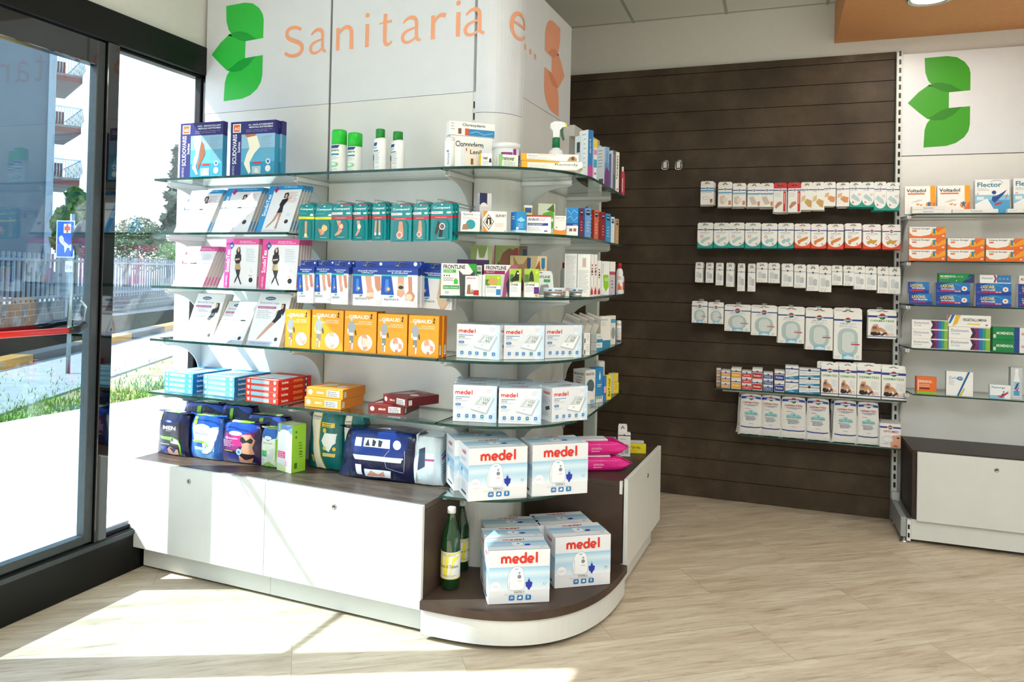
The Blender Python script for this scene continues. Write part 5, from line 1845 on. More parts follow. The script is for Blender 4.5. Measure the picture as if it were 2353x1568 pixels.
CP = [(161, 318, 150, 605, 'y', 'sock', 'narrow teal blister pack with yellow band'), (352, 566, 156, 607, 'y', 'pad', 'wide teal blister pack with yellow band'), (548, 802, 147, 605, 'r', 'foot', 'wide teal blister pack showing an ankle in a red ring'),
      (803, 1000, 143, 612, 'r', 'heel', 'teal blister pack showing a bare heel'), (1046, 1230, 137, 612, 'r', 'two', 'slim teal blister pack showing two legs'), (1284, 1545, 150, 628, 'r', 'toe', 'large teal blister pack showing toes in a ring'),
      (1557, 1757, 138, 620, 'r', 'toe', 'smaller teal blister pack showing a slanted foot'), (1788, 2050, 130, 615, 'r', 'dark', 'large teal blister pack showing dark sandals')]
for i, (x0, x1, ya, yb, band, pic, desc) in enumerate(CP):
    u0, u1, va, vb = 660+x0/5.4075, 660+x1/5.4075, 440+ya/5.4069, 440+yb/5.4069
    y = DS-.005+(.0 if i != 1 else .012)
    a, b = at_y(u0, va, y), at_y(u1, vb, y)
    w, h = round(b.x-a.x, 3), round(a.z-b.z, 3)
    o = put(('cmp', i), compeed(w, h, band, pic, 0), 'plaster_blister_pack', desc+', hanging in the teal row', 'blister pack', ((a.x+b.x)/2, y, b.z), radians((14, 0, -3, -8, -10, -4, -6, -2)[i]), None)
    for j in ((1, 2) if i != 1 else (1,)):
        along(o, .014*j, '', '%s pack back behind the %s' % (['', 'second', 'third'][j], desc), 'blister pack', None, .006*j, .002*j)
    hook(((a.x+b.x)/2, D-.003, a.z-.008), 0, D-y+.012, 'wire hook carrying the '+desc, 'wire hooks for the teal packs')

EB = '1d3f9c'


def epitact(w, h, t1_, t2_, pic):
    def f():
        th = h*.14
        bh = h-th
        sk, ss = 'd8a088', 'c98a70'
        o = [('R', 0, .82, 1, 1, '1c3c96'), ('R', 0, .775, 1, .82, '22b4a4'), ('R', .72, .775, 1, .82, 'c8dcdc'), ('P', [(0, .30), (0, .775), (.28, .775), (.36, .30)], '1f4fae'), ('P', [(.1, .4), (.12, .7), (.2, .7), (.22, .4), (.16, .36)], '3f86d8'), ('E', .2, .45, .05, -1, 'f08a3c'), ('E', .2, .45, .025, -1, 'f8e0b0'),
             ('T', t1_, .16, .895, .68, .035, 'e9edf8', False, True)]+([('T', t2_, .28, .845, .44, .035, 'e9edf8', False, True)] if t2_ else [])+[('T', 'epitact', .08, .14, .42, .085, '3f5480', False, False), ('P', [(.2, .25), (.3, .285), (.36, .255), (.27, .235)], '22a08a'), ('E', .88, .10, .07, -1, 'b9bcc0'), ('E', .88, .10, .062, -1, 'dedcdc')]
        if pic == 'feet':
            o += [('P', [(.42, .775), (.6, .775), (.62, .52), (.70, .40), (.66, .33), (.54, .34), (.5, .5)], sk), ('P', [(.7, .775), (.88, .775), (.92, .58), (.96, .48), (.9, .42), (.8, .46), (.76, .6)], ss)]
        elif pic == 'foot':
            o += [('P', [(.42, .775), (.62, .775), (.66, .5), (.74, .36), (.72, .2), (.56, .16), (.48, .22), (.5, .45)], sk), ('P', [(.48, .34), (.74, .36), (.72, .24), (.48, .24)], 'e6cfb8'), ('P', [(.74, .775), (.94, .775), (.96, .5), (.98, .42), (.86, .38), (.78, .5)], ss)]
        elif pic == 'brace':
            o += [('P', [(.46, .775), (.62, .775), (.62, .5), (.66, .34), (.56, .24), (.44, .3), (.46, .5)], sk), ('P', [(.46, .62), (.62, .6), (.64, .40), (.46, .42)], 'cdb59a'), ('E', .55, .5, .07, -.6, '3a2a24'), ('P', [(.74, .775), (.84, .775), (.86, .4), (.94, .3), (.9, .16), (.68, .18), (.66, .3), (.76, .42)], ss), ('E', .77, .26, .1, -.8, 'e0cbb0')]
        else:
            o += [('P', [(.62, .775), (.8, .775), (.86, .45), (.92, .2), (.8, .0), (.68, .0), (.56, .3), (.6, .5)], sk), ('P', [(.56, .36), (.86, .4), (.9, .2), (.74, .02), (.62, .1)], 'd6bfa0')]
        body = carton(w, .024, bh, 'e4e4e8', o, [('R', 0, 0, 1, 1, 'c9c9cf')], [('R', 0, 0, 1, .8, 'cfcfd6'), ('R', 0, .8, 1, 1, '1a368a'), ('T', 'epitact', .3, .1, .4, .3, '5a6a90', True)])
        tb = hang_tab(w, th, .02, EB, [('R', 0, 0, 1, 1, EB), ('E', .87, .6, .05, -1, 'e8ecf4')])
        for i_, v in enumerate(tb.v):
            tb.v[i_] = (v[0], v[1], v[2]+bh)
        return dict(root=None, parts=[('card_box', body), ('hang_tab', tb, 'blue hang tab')])
    return f


EP = [(137, 322, 855, 1392, 'PROTEZIONE', 'METATARSALE', 'feet', 'narrow blue topped foot care box, first from left'), (345, 545, 852, 1393, 'DITO', 'A MARTELLO', 'feet', 'narrow blue topped foot care box, second from left'), (557, 750, 860, 1410, 'ALLUCE VALGO', '"CIPOLLA"', 'feet', 'narrow blue topped foot care box, third from left'),
      (828, 1165, 865, 1430, 'ALLUCE VALGO', '"CIPOLLA"', 'foot', 'wide blue topped box showing one sleeved foot'), (1180, 1610, 868, 1448, 'ALLUCE VALGO "CIPOLLA"', '& DURONI', 'brace', 'widest blue topped box showing two strapped feet'), (1625, 2040, 895, 1470, 'POLLICE DOLORANTE', 'RIZOARTROSI', 'thumb', 'tilted blue topped box showing a braced thumb')]
for i, (x0, x1, ya, yb, t1_, t2_, pic, desc) in enumerate(EP):
    u0, u1, va, vb = 660+x0/5.4075, 660+x1/5.4075, 440+ya/5.4069, 440+yb/5.4069
    y = DS-.012+(.01 if i == 1 else .07 if i == 5 else 0)
    a, b = at_y(u0, va, y), at_y(u1, vb, y)
    w, h = round(b.x-a.x, 3), round(a.z-b.z, 3)
    o = put(('epi', i), epitact(w, h, t1_, t2_, pic), 'foot_care_box', desc+', hanging under the teal packs', 'box', ((a.x+b.x)/2, y, b.z), radians(2), None, 0, radians(2) if i == 5 else 0)
    for j in (1, 2) if i in (1, 3) else (1,):
        along(o, .027*j, '', '%s box back behind the %s' % (['', 'second', 'third'][j], desc), 'box', None, .004*j, .001)
    hook(((a.x+b.x)/2, D-.003, a.z-.02), 0, D-y+.01, 'wire hook carrying the '+desc, 'wire hooks for the foot care boxes')


# ================================================================== SOFT PACKS ON THE WORKTOP
SPECIAL.update({'film_'+c: (lambda c=c: film(c)) for c in ('0e1640', '2a5aa8', '1c2a8c', '0c1442', '0d6f6e', 'f0ead6', 'd9e6ec', 'e8f0dc', 'e0218c', '2a1a44', '11153c')})


def film(c):
    m, n, b = bsdf('crinkled_plastic_film_'+c)
    b.inputs['Base Color'].default_value = hexc(c)
    b.inputs['Roughness'].default_value = .22
    a = nd(n, 'TexNoise', Scale=26, Detail=4, Roughness=.6, Distortion=.6)
    lk(n, coords(n, (1, 1, .6)), a.inputs['Vector'])
    p = nd(n, 'Bump', Strength=.45, Distance=.01)
    lk(n, a.outputs[0], p.inputs['Height'])
    lk(n, p.outputs[0], b.inputs['Normal'])
    return m


def soft(w, d, h, key, seed=1, nx=26, q=1):
    """film pack: rounded box whose faces bulge; returns mb and its front surface map"""
    r_ = random.Random(seed)
    ph = [r_.uniform(0, 6) for _ in range(6)]

    def surf(a, b, c):   # a,b,c in -1..1 on the cube
        x, y, z = a, b, c
        bx = 1-.10*q*abs(z)**4-.06*q*abs(y)**4
        by = 1-.30*abs(x)**5-.22*abs(z)**4
        bz = 1-.05*q*abs(x)**6-.03*abs(y)**4
        wv = 1+.012*sin(6*z+ph[0])*abs(x)+.012*sin(7*x+ph[1]+2*z)
        return Vector((x*w/2*bx*wv, (y*by*wv)*d/2, (z*bz*(1+.008*sin(9*x+ph[2]+4*y)))*h/2+h/2))
    mb = MB()
    N = nx
    for ax, sg in ((0, 1), (0, -1), (1, 1), (1, -1), (2, 1), (2, -1)):
        vs, fs = [], []
        for i in range(N+1):
            for j in range(N+1):
                p, q = -1+2*i/N, -1+2*j/N
                c = [0, 0, 0]
                c[ax] = sg
                o_2 = [k for k in range(3) if k != ax]
                c[o_2[0]], c[o_2[1]] = p, q
                vs.append(surf(*c))
        for i in range(N):
            for j in range(N):
                a0 = i*(N+1)+j
                f = (a0, a0+1, a0+N+2, a0+N+1)
                fs.append(f if (sg > 0) != (ax != 1) else f[::-1])
        mb.add(vs, fs, key, True)

    def fmap(s_, t, o):
        a, c = max(-1, min(1, s_/w*2-1)), max(-1, min(1, t/h*2-1))
        p = surf(a, -1, c)
        return (p.x, p.y-o-.0004, p.z)

    def tmap(s_, t, o):
        a, b_ = max(-1, min(1, s_/w*2-1)), max(-1, min(1, t/d*2-1))
        p = surf(a, b_, 1)
        return (p.x, p.y, p.z+o+.0004)

    def rmap(s_, t, o):
        b_, c = max(-1, min(1, s_/d*2-1)), max(-1, min(1, t/h*2-1))
        p = surf(1, b_, c)
        return (p.x+o+.0004, p.y, p.z)
    return mb, fmap, tmap, rmap


def tena(w, d, h, kind, seed):
    def f():
        base = {'men': '0e1640', 'disc': '2a5aa8', 'sil': '2a1a44', 'green': 'e8f0dc', 'navy': '0c1442'}[kind]
        mb, fm, tm, rm = soft(w, d, h, 'film_'+base, seed=seed)
        A = Art(mb, w, h, fm, .007)
        T_ = Art(mb, w, d, tm, .009)
        sk = 'c99478'
        if kind == 'men':
            A.run([('R', .03, .0, .72, .74, 'g23252f'), ('R', .72, .0, .93, .8, 'g251e26'), ('P', arc(.40, .80, .14, .035, 0, 340, 14), 'g2a50a0'), ('T', 'TENA', .33, .785, .15, .03, 'ge4e8f4', False, True), ('T', 'MEN', .22, .60, .44, .09, 'gf0f2f4', False, True), ('T', 'PREMIUM FIT', .32, .565, .18, .018, 'gc0c6cc'),
                   ('P', [(.02, .43), (.02, .38), (.6, .34), (.74, .30), (.80, .2), (.82, .03), (.86, .03), (.84, .25), (.76, .38), (.55, .43)], 'g74c83a'), ('P', [(.5, .42), (.7, .38), (.80, .27), (.5, .29)], 'gd8dce0'), ('E', .55, .37, .05, -1, 'g4c5058'), ('R', .1, .24, .45, .26, 'g9aa0a8'), ('P', [(.05, .02), (.05, .2), (.36, .2), (.4, .02)], 'g1c3a80'),
                   ('P', [(.38, .14), (.46, .2), (.76, .14), (.78, .02), (.4, .02)], 'gc8907a'), ('P', [(.44, .18), (.6, .05), (.7, .16)], 'g26345c'), ('R', .03, .82, .12, .97, 'g8ed030')])
            T_.run([('P', [(.1, .05), (.7, .05), (.8, .5), (.2, .6)], 'gdfe8c8'), ('P', [(.1, .05), (.45, .05), (.5, .35), (.15, .4)], 'g7ccf3c'), ('E', .62, .2, .1, -1, 'g5ab43a')])
        elif kind == 'disc':
            A.run([('R', 0, 0, 1, .80, 'gaccce6'), ('R', 0, .45, 1, .72, 'gd2e2f0'), ('R', 0, 0, 1, .2, 'g4f93cc'), ('P', [(.0, 1), (1, 1), (1, .80), (.75, .76), (.5, .66), (.25, .76), (0, .84)], 'g1f52b8'), ('P', [(.16, .74)]+arc(.42, .74, .26, .07, 180, 0, 8)+arc(.42, .74, .26, .08, 0, -180, 8), 'gf2f4f6'), ('T', 'TENA', .3, .73, .25, .04, 'g8fa0c8'),
                   ('T', 'discreet', .17, .56, .45, .07, 'g7690b8'), ('P', [(.02, .42), (.02, .38), (.5, .36), (.62, .28), (.64, .32), (.5, .42)], 'g86c83c'), ('R', .02, .28, .44, .37, 'g2f5cae'), ('E', .5, .325, .06, -1, 'gd8c8e0'), ('T', '5', .48, .30, .04, .045, 'g5c4a8c'),
                   ('P', [(.42, .18), (.58, .22), (.68, .34), (.72, .45), (.82, .46), (.84, .38), (.74, .2), (.6, .12), (.46, .13)], 'gf3f4f6'), ('T', 'x16', .08, .18, .1, .03, 'g5a80b0'), ('R', .12, .80, .24, .97, 'g8ed030')])
            T_.run([('P', [(.1, .02), (.75, .02), (.85, .5), (.2, .6)], 'g9cd84a'), ('P', [(.3, .1), (.6, .1), (.65, .4), (.35, .45)], 'ge4efd0'), ('E', .78, .3, .12, -1, 'g6cc03c')])
        elif kind == 'sil':
            A.run([('R', 0, .3, .5, .74, 'g7a2a6c'), ('R', .3, .42, .62, .72, 'gb8207c'), ('R', .62, .5, 1, .8, 'g7c1c58'), ('R', 0, 0, 1, .26, 'g1c2a78'), ('P', [(0, 1), (1, 1), (1, .82), (.75, .78), (.45, .68), (.15, .78), (0, .84)], 'g1c48b4'), ('P', arc(.40, .74, .18, .055, 0, 345, 18), 'gf2f2f4'), ('T', 'TENA', .3, .72, .2, .035, 'g8a92b0'),
                   ('T', 'Silhouette', .11, .585, .36, .06, 'ge6c6dc'), ('L', .05, .54, .34, 5, .035, 'gc09cc8', .014), ('P', [(.06, .32), (.5, .30), (.5, .235), (.06, .255)], 'g2a2418'), ('L', .1, .285, .3, 1, .02, 'gd8c07c', .014),
                   ('P', [(.58, .72), (.82, .74), (.92, .6), (.86, .42), (.92, .24), (.86, .02), (.52, .02), (.5, .24), (.6, .42), (.54, .6)], 'g'+sk), ('P', [(.54, .64), (.6, .68), (.7, .58), (.82, .66), (.88, .6), (.84, .52), (.72, .54), (.6, .5), (.54, .56)], 'g241c1e'),
                   ('P', [(.5, .26), (.92, .24), (.9, .16), (.74, .10), (.66, .1), (.52, .2)], 'g2c2224'), ('E', .51, .285, .07, -1, 'g9cc8e0'), ('E', .51, .285, .035, -1, 'g4a78b0')])
            T_.run([('P', [(.1, .0), (.85, .02), (.7, .62), (.15, .55)], 'g96dc3c'), ('P', [(.1, .0), (.45, .0), (.5, .3), (.3, .3)], 'ge8edf2')])
        elif kind == 'green':
            A.run([('P', [(0, 1), (1, 1), (1, .78), (.7, .74), (.45, .68), (.2, .74), (0, .8)], 'g2a66b8'), ('P', arc(.44, .76, .22, .05, 0, 345, 16), 'gf2f4f4'), ('T', 'TENA', .32, .745, .2, .03, 'g8aa0b0'), ('T', 'discreet', .17, .60, .55, .055, 'g96a4a0'), ('P', [(.4, .4), (.8, .5), (.9, .38), (.7, .22), (.4, .25)], 'gd4dcd8'), ('R', .05, .3, .4, .42, 'g4cc04a'), ('R', .05, .26, .4, .3, 'g3aa0b0'),
                   ('E', .52, .38, .07, -1, 'gf0f2f2'), ('T', 'x10', .1, .16, .15, .03, 'g5a6a5c'), ('R', .88, 0, 1, .75, 'g86cc3c'), ('P', [(0, 0), (.5, .14), (1, 0)], 'g9cd86a')])
            T_.run([('R', .05, .05, .95, .6, 'gb4dc60')])
        else:
            A.run([('T', 'TENA', .52, .72, .2, .07, 'g4a6ab8', False, True), ('R', .36, .55, .46, 1, 'g86cc34'), ('P', [(0, .9), (.6, .98), (1, .85), (1, 1), (0, 1)], 'g2a4cb0')])
            T_.run([('P', [(.1, .1), (.9, .2), (.8, .7), (.3, .8)], 'gd8e8c0'), ('P', [(.3, .2), (.9, .25), (.85, .5), (.4, .5)], 'g8cd43c')])
        return mb
    return f


def soft_at(L, R, vt, d, kind, seed, name, label, rzx=0, z=HC, bf=tena, dy=0):
    a, b = at_z(L[0], L[1], z), at_z(R[0], R[1], z)
    w = round((b-a).length*1.06, 3)
    ang = atan2(b.y-a.y, b.x-a.x)+rzx
    h = round(at_p(L[0], vt, (a.x, a.y), ang).z-z, 3)
    m = (a+b)/2+Vector((-sin(ang), cos(ang), 0))*(d/2+dy)
    return put((kind, seed), bf(w, d, h, kind, seed), name, label, 'pack', (m.x, m.y, z+.001), ang)


soft_at((360, 1043), (424, 1053), 945, .10, 'men', 1, 'incontinence_pad_pack', 'dark navy soft pack lettered in white for men, leftmost on the worktop')
soft_at((434, 1052), (503, 1062), 952, .10, 'disc', 2, 'incontinence_pad_pack', 'light blue soft pack picturing a white pad, second on the worktop')
soft_at((506, 1062), (590, 1072), 968, .12, 'sil', 3, 'incontinence_pad_pack', 'purple soft pack picturing a woman in black underwear')
soft_at((597, 1072), (635, 1078), 983, .08, 'green', 4, 'incontinence_pad_pack', 'small pale green soft pack left of the lime box')


def back_soft(u0, u1, vt, y, d, seed, label, h0=None):
    a, b = at_y(u0, vt, y), at_y(u1, vt, y)
    w = round(b.x-a.x, 3)
    h = round(a.z-HC, 3)
    put(('navy', seed), tena(w, d, h, 'navy', seed), 'incontinence_pad_pack', label, 'pack', ((a.x+b.x)/2, y+d/2, HC+.001), radians(3))


back_soft(418, 512, 922, FR+.20, .09, 11, 'navy soft pack with green stripe standing behind the two leftmost packs')
back_soft(500, 575, 928, FR+.215, .09, 12, 'navy soft pack behind the light blue and purple packs')
back_soft(560, 655, 950, FR+.22, .08, 13, 'dark navy soft pack lying behind the purple pack and lime box')


def lime_box(w, d, h):
    return lambda: carton(w, d, h, 'f0f2f0', [('R', 0, .82, 1, 1, '6f90d0'), ('R', .08, .84, .2, 1, '9cd83c'), ('P', arc(.5, .82, .34, .07, 0, 345, 16), 'f2f4f4'), ('R', .05, .28, .55, .42, 'e05a8c'), ('P', [(.55, .2), (.95, .35), (.95, .05), (.6, .02)], 'f0b4cc'), ('L', .1, .38, .4, 3, .04, 'f6d4e0', .015), ('P', [(0, 0), (1, 0), (1, .1), (0, .16)], 'd6efb0')], [('R', 0, 0, 1, 1, '9cd83c')],
                          [('R', 0, 0, 1, 1, '9cd43c'), ('E', .3, .85, .08, -1, '5a8a2c'), ('E', .3, .74, .08, -1, '5a8a2c'), ('L', .5, .6, .3, 5, .06, '4a7426', .02), ('R', .2, .08, .4, .2, '4a7426'), ('L', .6, .4, .2, 3, .05, '4a7426', .02)], [('R', 0, 0, 1, 1, 'b4dc70'), ('R', .2, .2, .9, .8, 'dfe8dc')])


a, b = at_z(636, 1080, HC), at_z(669, 1089, HC)
c = at_z(704, 1082, HC)
w_, d_ = round((b-a).length, 3), round((c-b).length, 3)
an = atan2(b.y-a.y, b.x-a.x)
h_ = round(at_p(669, 979, (b.x, b.y), an).z-HC, 3)
m_ = (a+b)/2
put('lime', lime_box(w_, min(d_, .13), h_), 'pad_box', 'white and lime green carton standing before the teal diaper pack', 'box', (m_.x, m_.y, HC+.0006), an)


def serenity(w, d, h, kind, seed):
    def f():
        mb, fm, tm, rm = soft(w, d, h, 'film_0d6f6e', seed=seed)
        Art(mb, w, h, fm, .007).run([('P', [(0, 0), (0, 1), (.42, 1), (.38, .7), (.36, .45), (.42, .2), (.55, 0)], 'gefe8d2'), ('P', [(.42, 1), (.45, 1), (.405, .7), (.385, .45), (.445, .2), (.585, 0), (.55, 0), (.42, .2), (.36, .45), (.38, .7)], 'ge4c43a'), ('T', 'Serenity', .13, .86, .28, .05, 'g2c3440', False, True), ('T', 'SOFTDRY', .15, .83, .22, .03, 'g3c4450'),
                                    ('R', .46, .72, .86, .8, 'gf0cf4a'), ('L', .5, .765, .3, 2, .035, 'g6a5a20', .014), ('P', [(.45, .48), (.55, .62), (.95, .62), (.98, .5), (.8, .42), (.7, .3), (.6, .33), (.5, .42)], 'gf4f6f4'), ('E', .55, .66, .06, -1, 'ge8c84a'), ('E', .55, .36, .05, -1, 'ge8c84a'), ('E', .85, .36, .05, -1, 'ge8c84a'), ('R', .5, .22, .9, .28, 'ge4cf70'), ('R', .02, .1, .2, .22, 'ge0b82c'), ('L', .03, .26, .16, 2, .03, 'g3a3a3a', .014)])
        Art(mb, d, h, rm, .009).run([('T', 'TRASPIRANTE', .1, .2, .16, .62, 'gd6ecea', True), ('R', .5, .7, .62, .9, 'g3a8a80'), ('P', [(.4, .6), (.6, .62), (.62, .75), (.45, .78)], 'gc89a5c')])
        return mb
    return f


soft_at((706, 1075), (776, 1086), 938, .13, 'srn', 5, 'diaper_pack', 'cream and teal soft diaper pack standing upright behind the lime box', z=HC, bf=serenity)
yy = FR+.29
a, b = at_y(790, 952, yy), at_y(835, 952, yy)
put('srn2', serenity(.11, .08, round(a.z-HC, 3), 'srn', 6), 'diaper_pack', 'second teal diaper pack partly hidden behind the large blue pack', 'pack', ((a.x+b.x)/2, yy+.03, HC+.001), radians(6))


def bigpack():
    w, d, h = BPW, .175, BPH
    mb, fm, tm, rm = soft(w, d, h, 'film_11153c', seed=8, nx=20)
    A = Art(mb, w, h, fm, .008)
    A.run([('R', 0, .46, 1, 1, 'g18357e'), ('R', 0, .40, .97, .50, 'gf2f4f6'), ('R', .17, .68, .26, .86, 'gf0f2f4'), ('R', .29, .68, .66, .86, 'gf0f2f4'), ('P', [(.31, .7), (.35, .84), (.38, .7)], 'g2c3440'), ('P', [(.41, .7), (.42, .84), (.47, .8), (.45, .7)], 'g2c3440'), ('P', [(.5, .7), (.5, .84), (.56, .82), (.54, .7)], 'g2c3440'),
           ('E', .76, .76, .055, -1, 'gf2f4f6'), ('R', .18, .08, .27, .3, 'ge8eaee'), ('R', .31, .06, .68, .22, 'ge8eaee'), ('P', [(.34, .08), (.4, .2), (.5, .12), (.58, .2), (.6, .08)], 'gd89c84'), ('S', [(.86, .66), (.86, .2)], .006, 'gb8c0d8'), ('S', [(.66, .66), (.58, .5), (.62, .28), (.86, .2)], .005, 'gb8c0d8')])
    Art(mb, w, d, tm, .01).run([('P', [(.25, .2), (.8, .15), (.85, .5), (.3, .6)], 'g1c2c4c'), ('P', [(.4, .25), (.6, .25), (.55, .45), (.45, .45)], 'ge8ecf0'), ('R', .0, .0, 1, .12, 'g18357e')])
    e, fm2, tm2, rm2 = soft(.12, d*.98, h*.97, 'film_d9e6ec', seed=9)
    Art(e, .12, h*.97, fm2, .009).run([('P', [(.2, .3), (.5, .4), (.5, .8), (.25, .75)], 'g3a4860'), ('R', .5, .52, .95, .56, 'gb04a90')])
    Art(e, d*.98, h*.97, rm2, .009).run([('P', [(.1, .55), (.5, .62), (.5, .56), (.1, .49)], 'gb04a90'), ('P', [(.1, .62), (.5, .69), (.5, .66), (.1, .59)], 'g3a5a9a'), ('L', .15, .4, .6, 4, .06, 'g7a98a8', .02), ('L', .55, .7, .3, 4, .06, 'g8aa8b4', .02), ('P', [(.1, .08), (.3, .06), (.4, .2), (.15, .22)], 'g8ab0b4')])
    e.v = [(x+w/2+.035, y, z) for x, y, z in e.v]
    s_ = MB().tube([(w/2-.008, -d/2*.88, .01), (w/2+.002, -d/2*.93, h*.5), (w/2-.008, -d/2*.80, h*.98), (w/2-.008, 0, h*1.0)], .004, 'gf2f4f6', 8)
    return dict(root=None, parts=[('film_wrapper', mb), ('clear_end', e, 'translucent pale end of the wrapper'), ('seam', s_)])


a, b = at_z(782, 1098, HC), at_z(955, 1117, HC)
BPW = round((b-a).length*1.02, 3)
an = atan2(b.y-a.y, b.x-a.x)
BPH = round(at_p(955, 1000, (b.x, b.y), an).z-HC, 3)
m_ = (a+b)/2+Vector((-sin(an), cos(an), 0))*.088
put('bigpack', bigpack, 'diaper_pack', 'large dark blue film wrapped diaper pack lying on the worktop', 'pack', (m_.x, m_.y, HC+.001), an)
# ================================================================== GOODS ON THE CURVED SHELVES
CRV = sup(X2, 3.12, .487, 3.12-DS, 2.25, 40)+[(-.902, 3.13), (-.915, 3.3), (-.943, 3.86)]


def arcpt(u, inset=.012):
    """point of the shelf's front rim seen at picture column u, moved inwards"""
    best = None
    P_ = [((x-X2)*(1-inset/.48)+X2, y+inset*.9) for x, y in CRV]
    for (x0_, y0_), (x1_, y1_) in zip(P_[:-1], P_[1:]):
        f0, f1 = [CX+FPX*(Vector((x, y, 0)).dot(RIGHT)-(EYE-1.4)*0)/Vector((x, y, 0)).dot(_f) for x, y in ((x0_, y0_), (x1_, y1_))]
        if min(f0, f1) <= u <= max(f0, f1) and f0 != f1:
            t = (u-f0)/(f1-f0)
            return (x0_+(x1_-x0_)*t, y0_+(y1_-y0_)*t)
    return P_[-1]


def cb(u0, u1, vt, lev, ang, depth, key, col, front, label, name='medicine_box', cat='box', left=(), inset=.012, zoff=0, top=(), anchor=None, group=None, mind=None, hh=None):
    """carton on curved level lev; front face spans columns u0..u1, turned by ang degrees; anchored at its nearer corner"""
    z = SH[lev]+.0006+zoff
    an_ = radians(ang)
    p = anchor or arcpt((u0+u1)/2, inset)
    a, b = at_p(u0, 600, p, an_), at_p(u1, 600, p, an_)
    w = round((b-a).length, 3)
    h = hh or round(at_p((u0+u1)/2, vt, p, an_).z-z, 3)
    h = max(h, .012)
    m_ = (a+b)/2
    o = put((key, w, h, depth), lambda: carton(w, depth, h, col, front, left, left, top), name, label, cat, (m_.x, m_.y, z), an_, group)
    o['_h'] = h
    return o


def c5(x, y=0):
    return (980+x/4.902, 250+y/4.902)


def U5(x):
    return 980+x/4.902


def V5(y):
    return 250+y/4.902


def V6(y):
    return 540+y/4.9


W_ = 'f1f1ef'
clx = lambda: [('T', 'Clorexyderm', .28, .62, .5, .26, '44484c', False, True), ('R', .34, .02, .42, .52, 'd9502c'), ('R', .42, .02, .99, .5, '2a86c0'), ('S', [(.45, .2), (.6, .35), (.75, .15), (.95, .3)], .012, '9cd0ea'), ('R', .19, .1, .26, .5, '7a5234'), ('L', .03, .8, .1, 3, .2, 'a0a4a8', .05)]
# top level
o = cb(U5(240), U5(715), V5(312), 0, 42, .05, 'clx1', W_, [('T', 'Clorexyderm', .12, .60, .66, .24, '44484c', False, True), ('P', [(.3, .48), (.95, .36), (.95, .2), (.4, .4)], '2a86c0'), ('P', [(.25, .5), (.5, .46), (.4, .42)], '6cba3c'), ('R', .03, .7, .07, .9, '555555')], 'long white carton with blue band lying under an identical one on top curved shelf', inset=.075)
h1 = o['_h']
cb(U5(225), U5(740), V5(150), 0, 42, .05, 'clx2', W_, clx(), 'long white carton with blue water band lying topmost at left of curved shelf', inset=.072, zoff=h1+.0008)
cb(U5(405), U5(600), V5(425), 0, 42, .05, 'lenil', 'e4dcd0', [('T', 'Lenil', .3, .62, .65, .22, '3a3a3a', False, True), ('R', .35, .1, .5, .4, '8a5a34'), ('R', .06, .75, .12, .9, 'b04a3c')], 'beige and white carton in front of the long stacked ones, top curved shelf', left=[('R', 0, 0, 1, 1, 'eceef0')], inset=.03)
cb(U5(590), U5(715), V5(500), 0, 40, .03, 'vmp', 'f2f2f0', [('T', 'VMP', .12, .5, .5, .22, '4a3a34', False, True), ('P', [(.7, .3), (.75, .6), (.9, .65), (.95, .3)], '2c2624'), ('L', .1, .35, .7, 3, .1, 'a4a4a4', .03)], 'tiny white carton with yellow side, top curved shelf', left=[('R', 0, 0, 1, 1, 'f2cc1c'), ('L', .3, .8, .4, 3, .1, 'a08418', .04)], inset=.012)
cb(U5(790), U5(1010), V5(515), 0, 38, .04, 'remv', 'e4ecdc', [('P', [(0, 0), (0, 1), (.2, 1), (.16, 0)], '8cc07c'), ('T', 'remover', .2, .5, .6, .26, '2a4a34', False, True), ('L', .25, .38, .6, 4, .09, '8a9a8a', .03)], 'white and green carton before the round tub, top curved shelf', left=[('R', 0, 0, 1, 1, 'f0f2f2')], inset=.01)


def lathe_thing(u0, u1, vt, lev, key, build, name, label, cat, inset=.04, rz=0, z=None, anchor=None, zoff=0):
    z = SH[lev]+.0006+zoff if z is None else z
    p = anchor or arcpt((u0+u1)/2, inset)
    an_ = atan2(RIGHT.y, RIGHT.x)
    a, b = at_p(u0, 600, p, an_), at_p(u1, 600, p, an_)
    r = round((b-a).length/2, 4)
    h = round(at_p((u0+u1)/2, vt, p, an_).z-z, 3)
    return put((key, r, h), lambda: build(r, h), name, label, cat, (p[0], p[1], z), rz+an_)


def cyl_label(mb, r, h, ops, arcw=pi*.9, z0=0):
    A = Art(mb, r*arcw, h, lambda s_, t, o: ((r+.0003+o)*sin((s_-r*arcw/2)/r), -(r+.0003+o)*cos((s_-r*arcw/2)/r), z0+t), max(r*.3, .004))
    A.run(ops)


def tub(r, h):
    b = MB().lathe([(r*.9, 0), (r*.92, .003), (r*.96, h*.8)], 'seef0f0', 30)
    lid = MB().lathe([(r, h*.8), (r, h*.94), (r*.97, h), (.001, h)], 'seceef0', 30)
    l = MB()
    cyl_label(l, r*.95, h*.7, [('R', .3, .55, .6, .8, '9a2c8c'), ('R', .62, 0, .72, 1, '9a2c8c'), ('T', 'ile', .74, .1, .14, .6, '3a3034', True, True), ('R', .9, 0, 1, 1, 'c06ab0')], z0=h*.06)
    return dict(root=None, parts=[('tub_body', b), ('lid', lid), ('printed_label', l, 'purple and white label')])


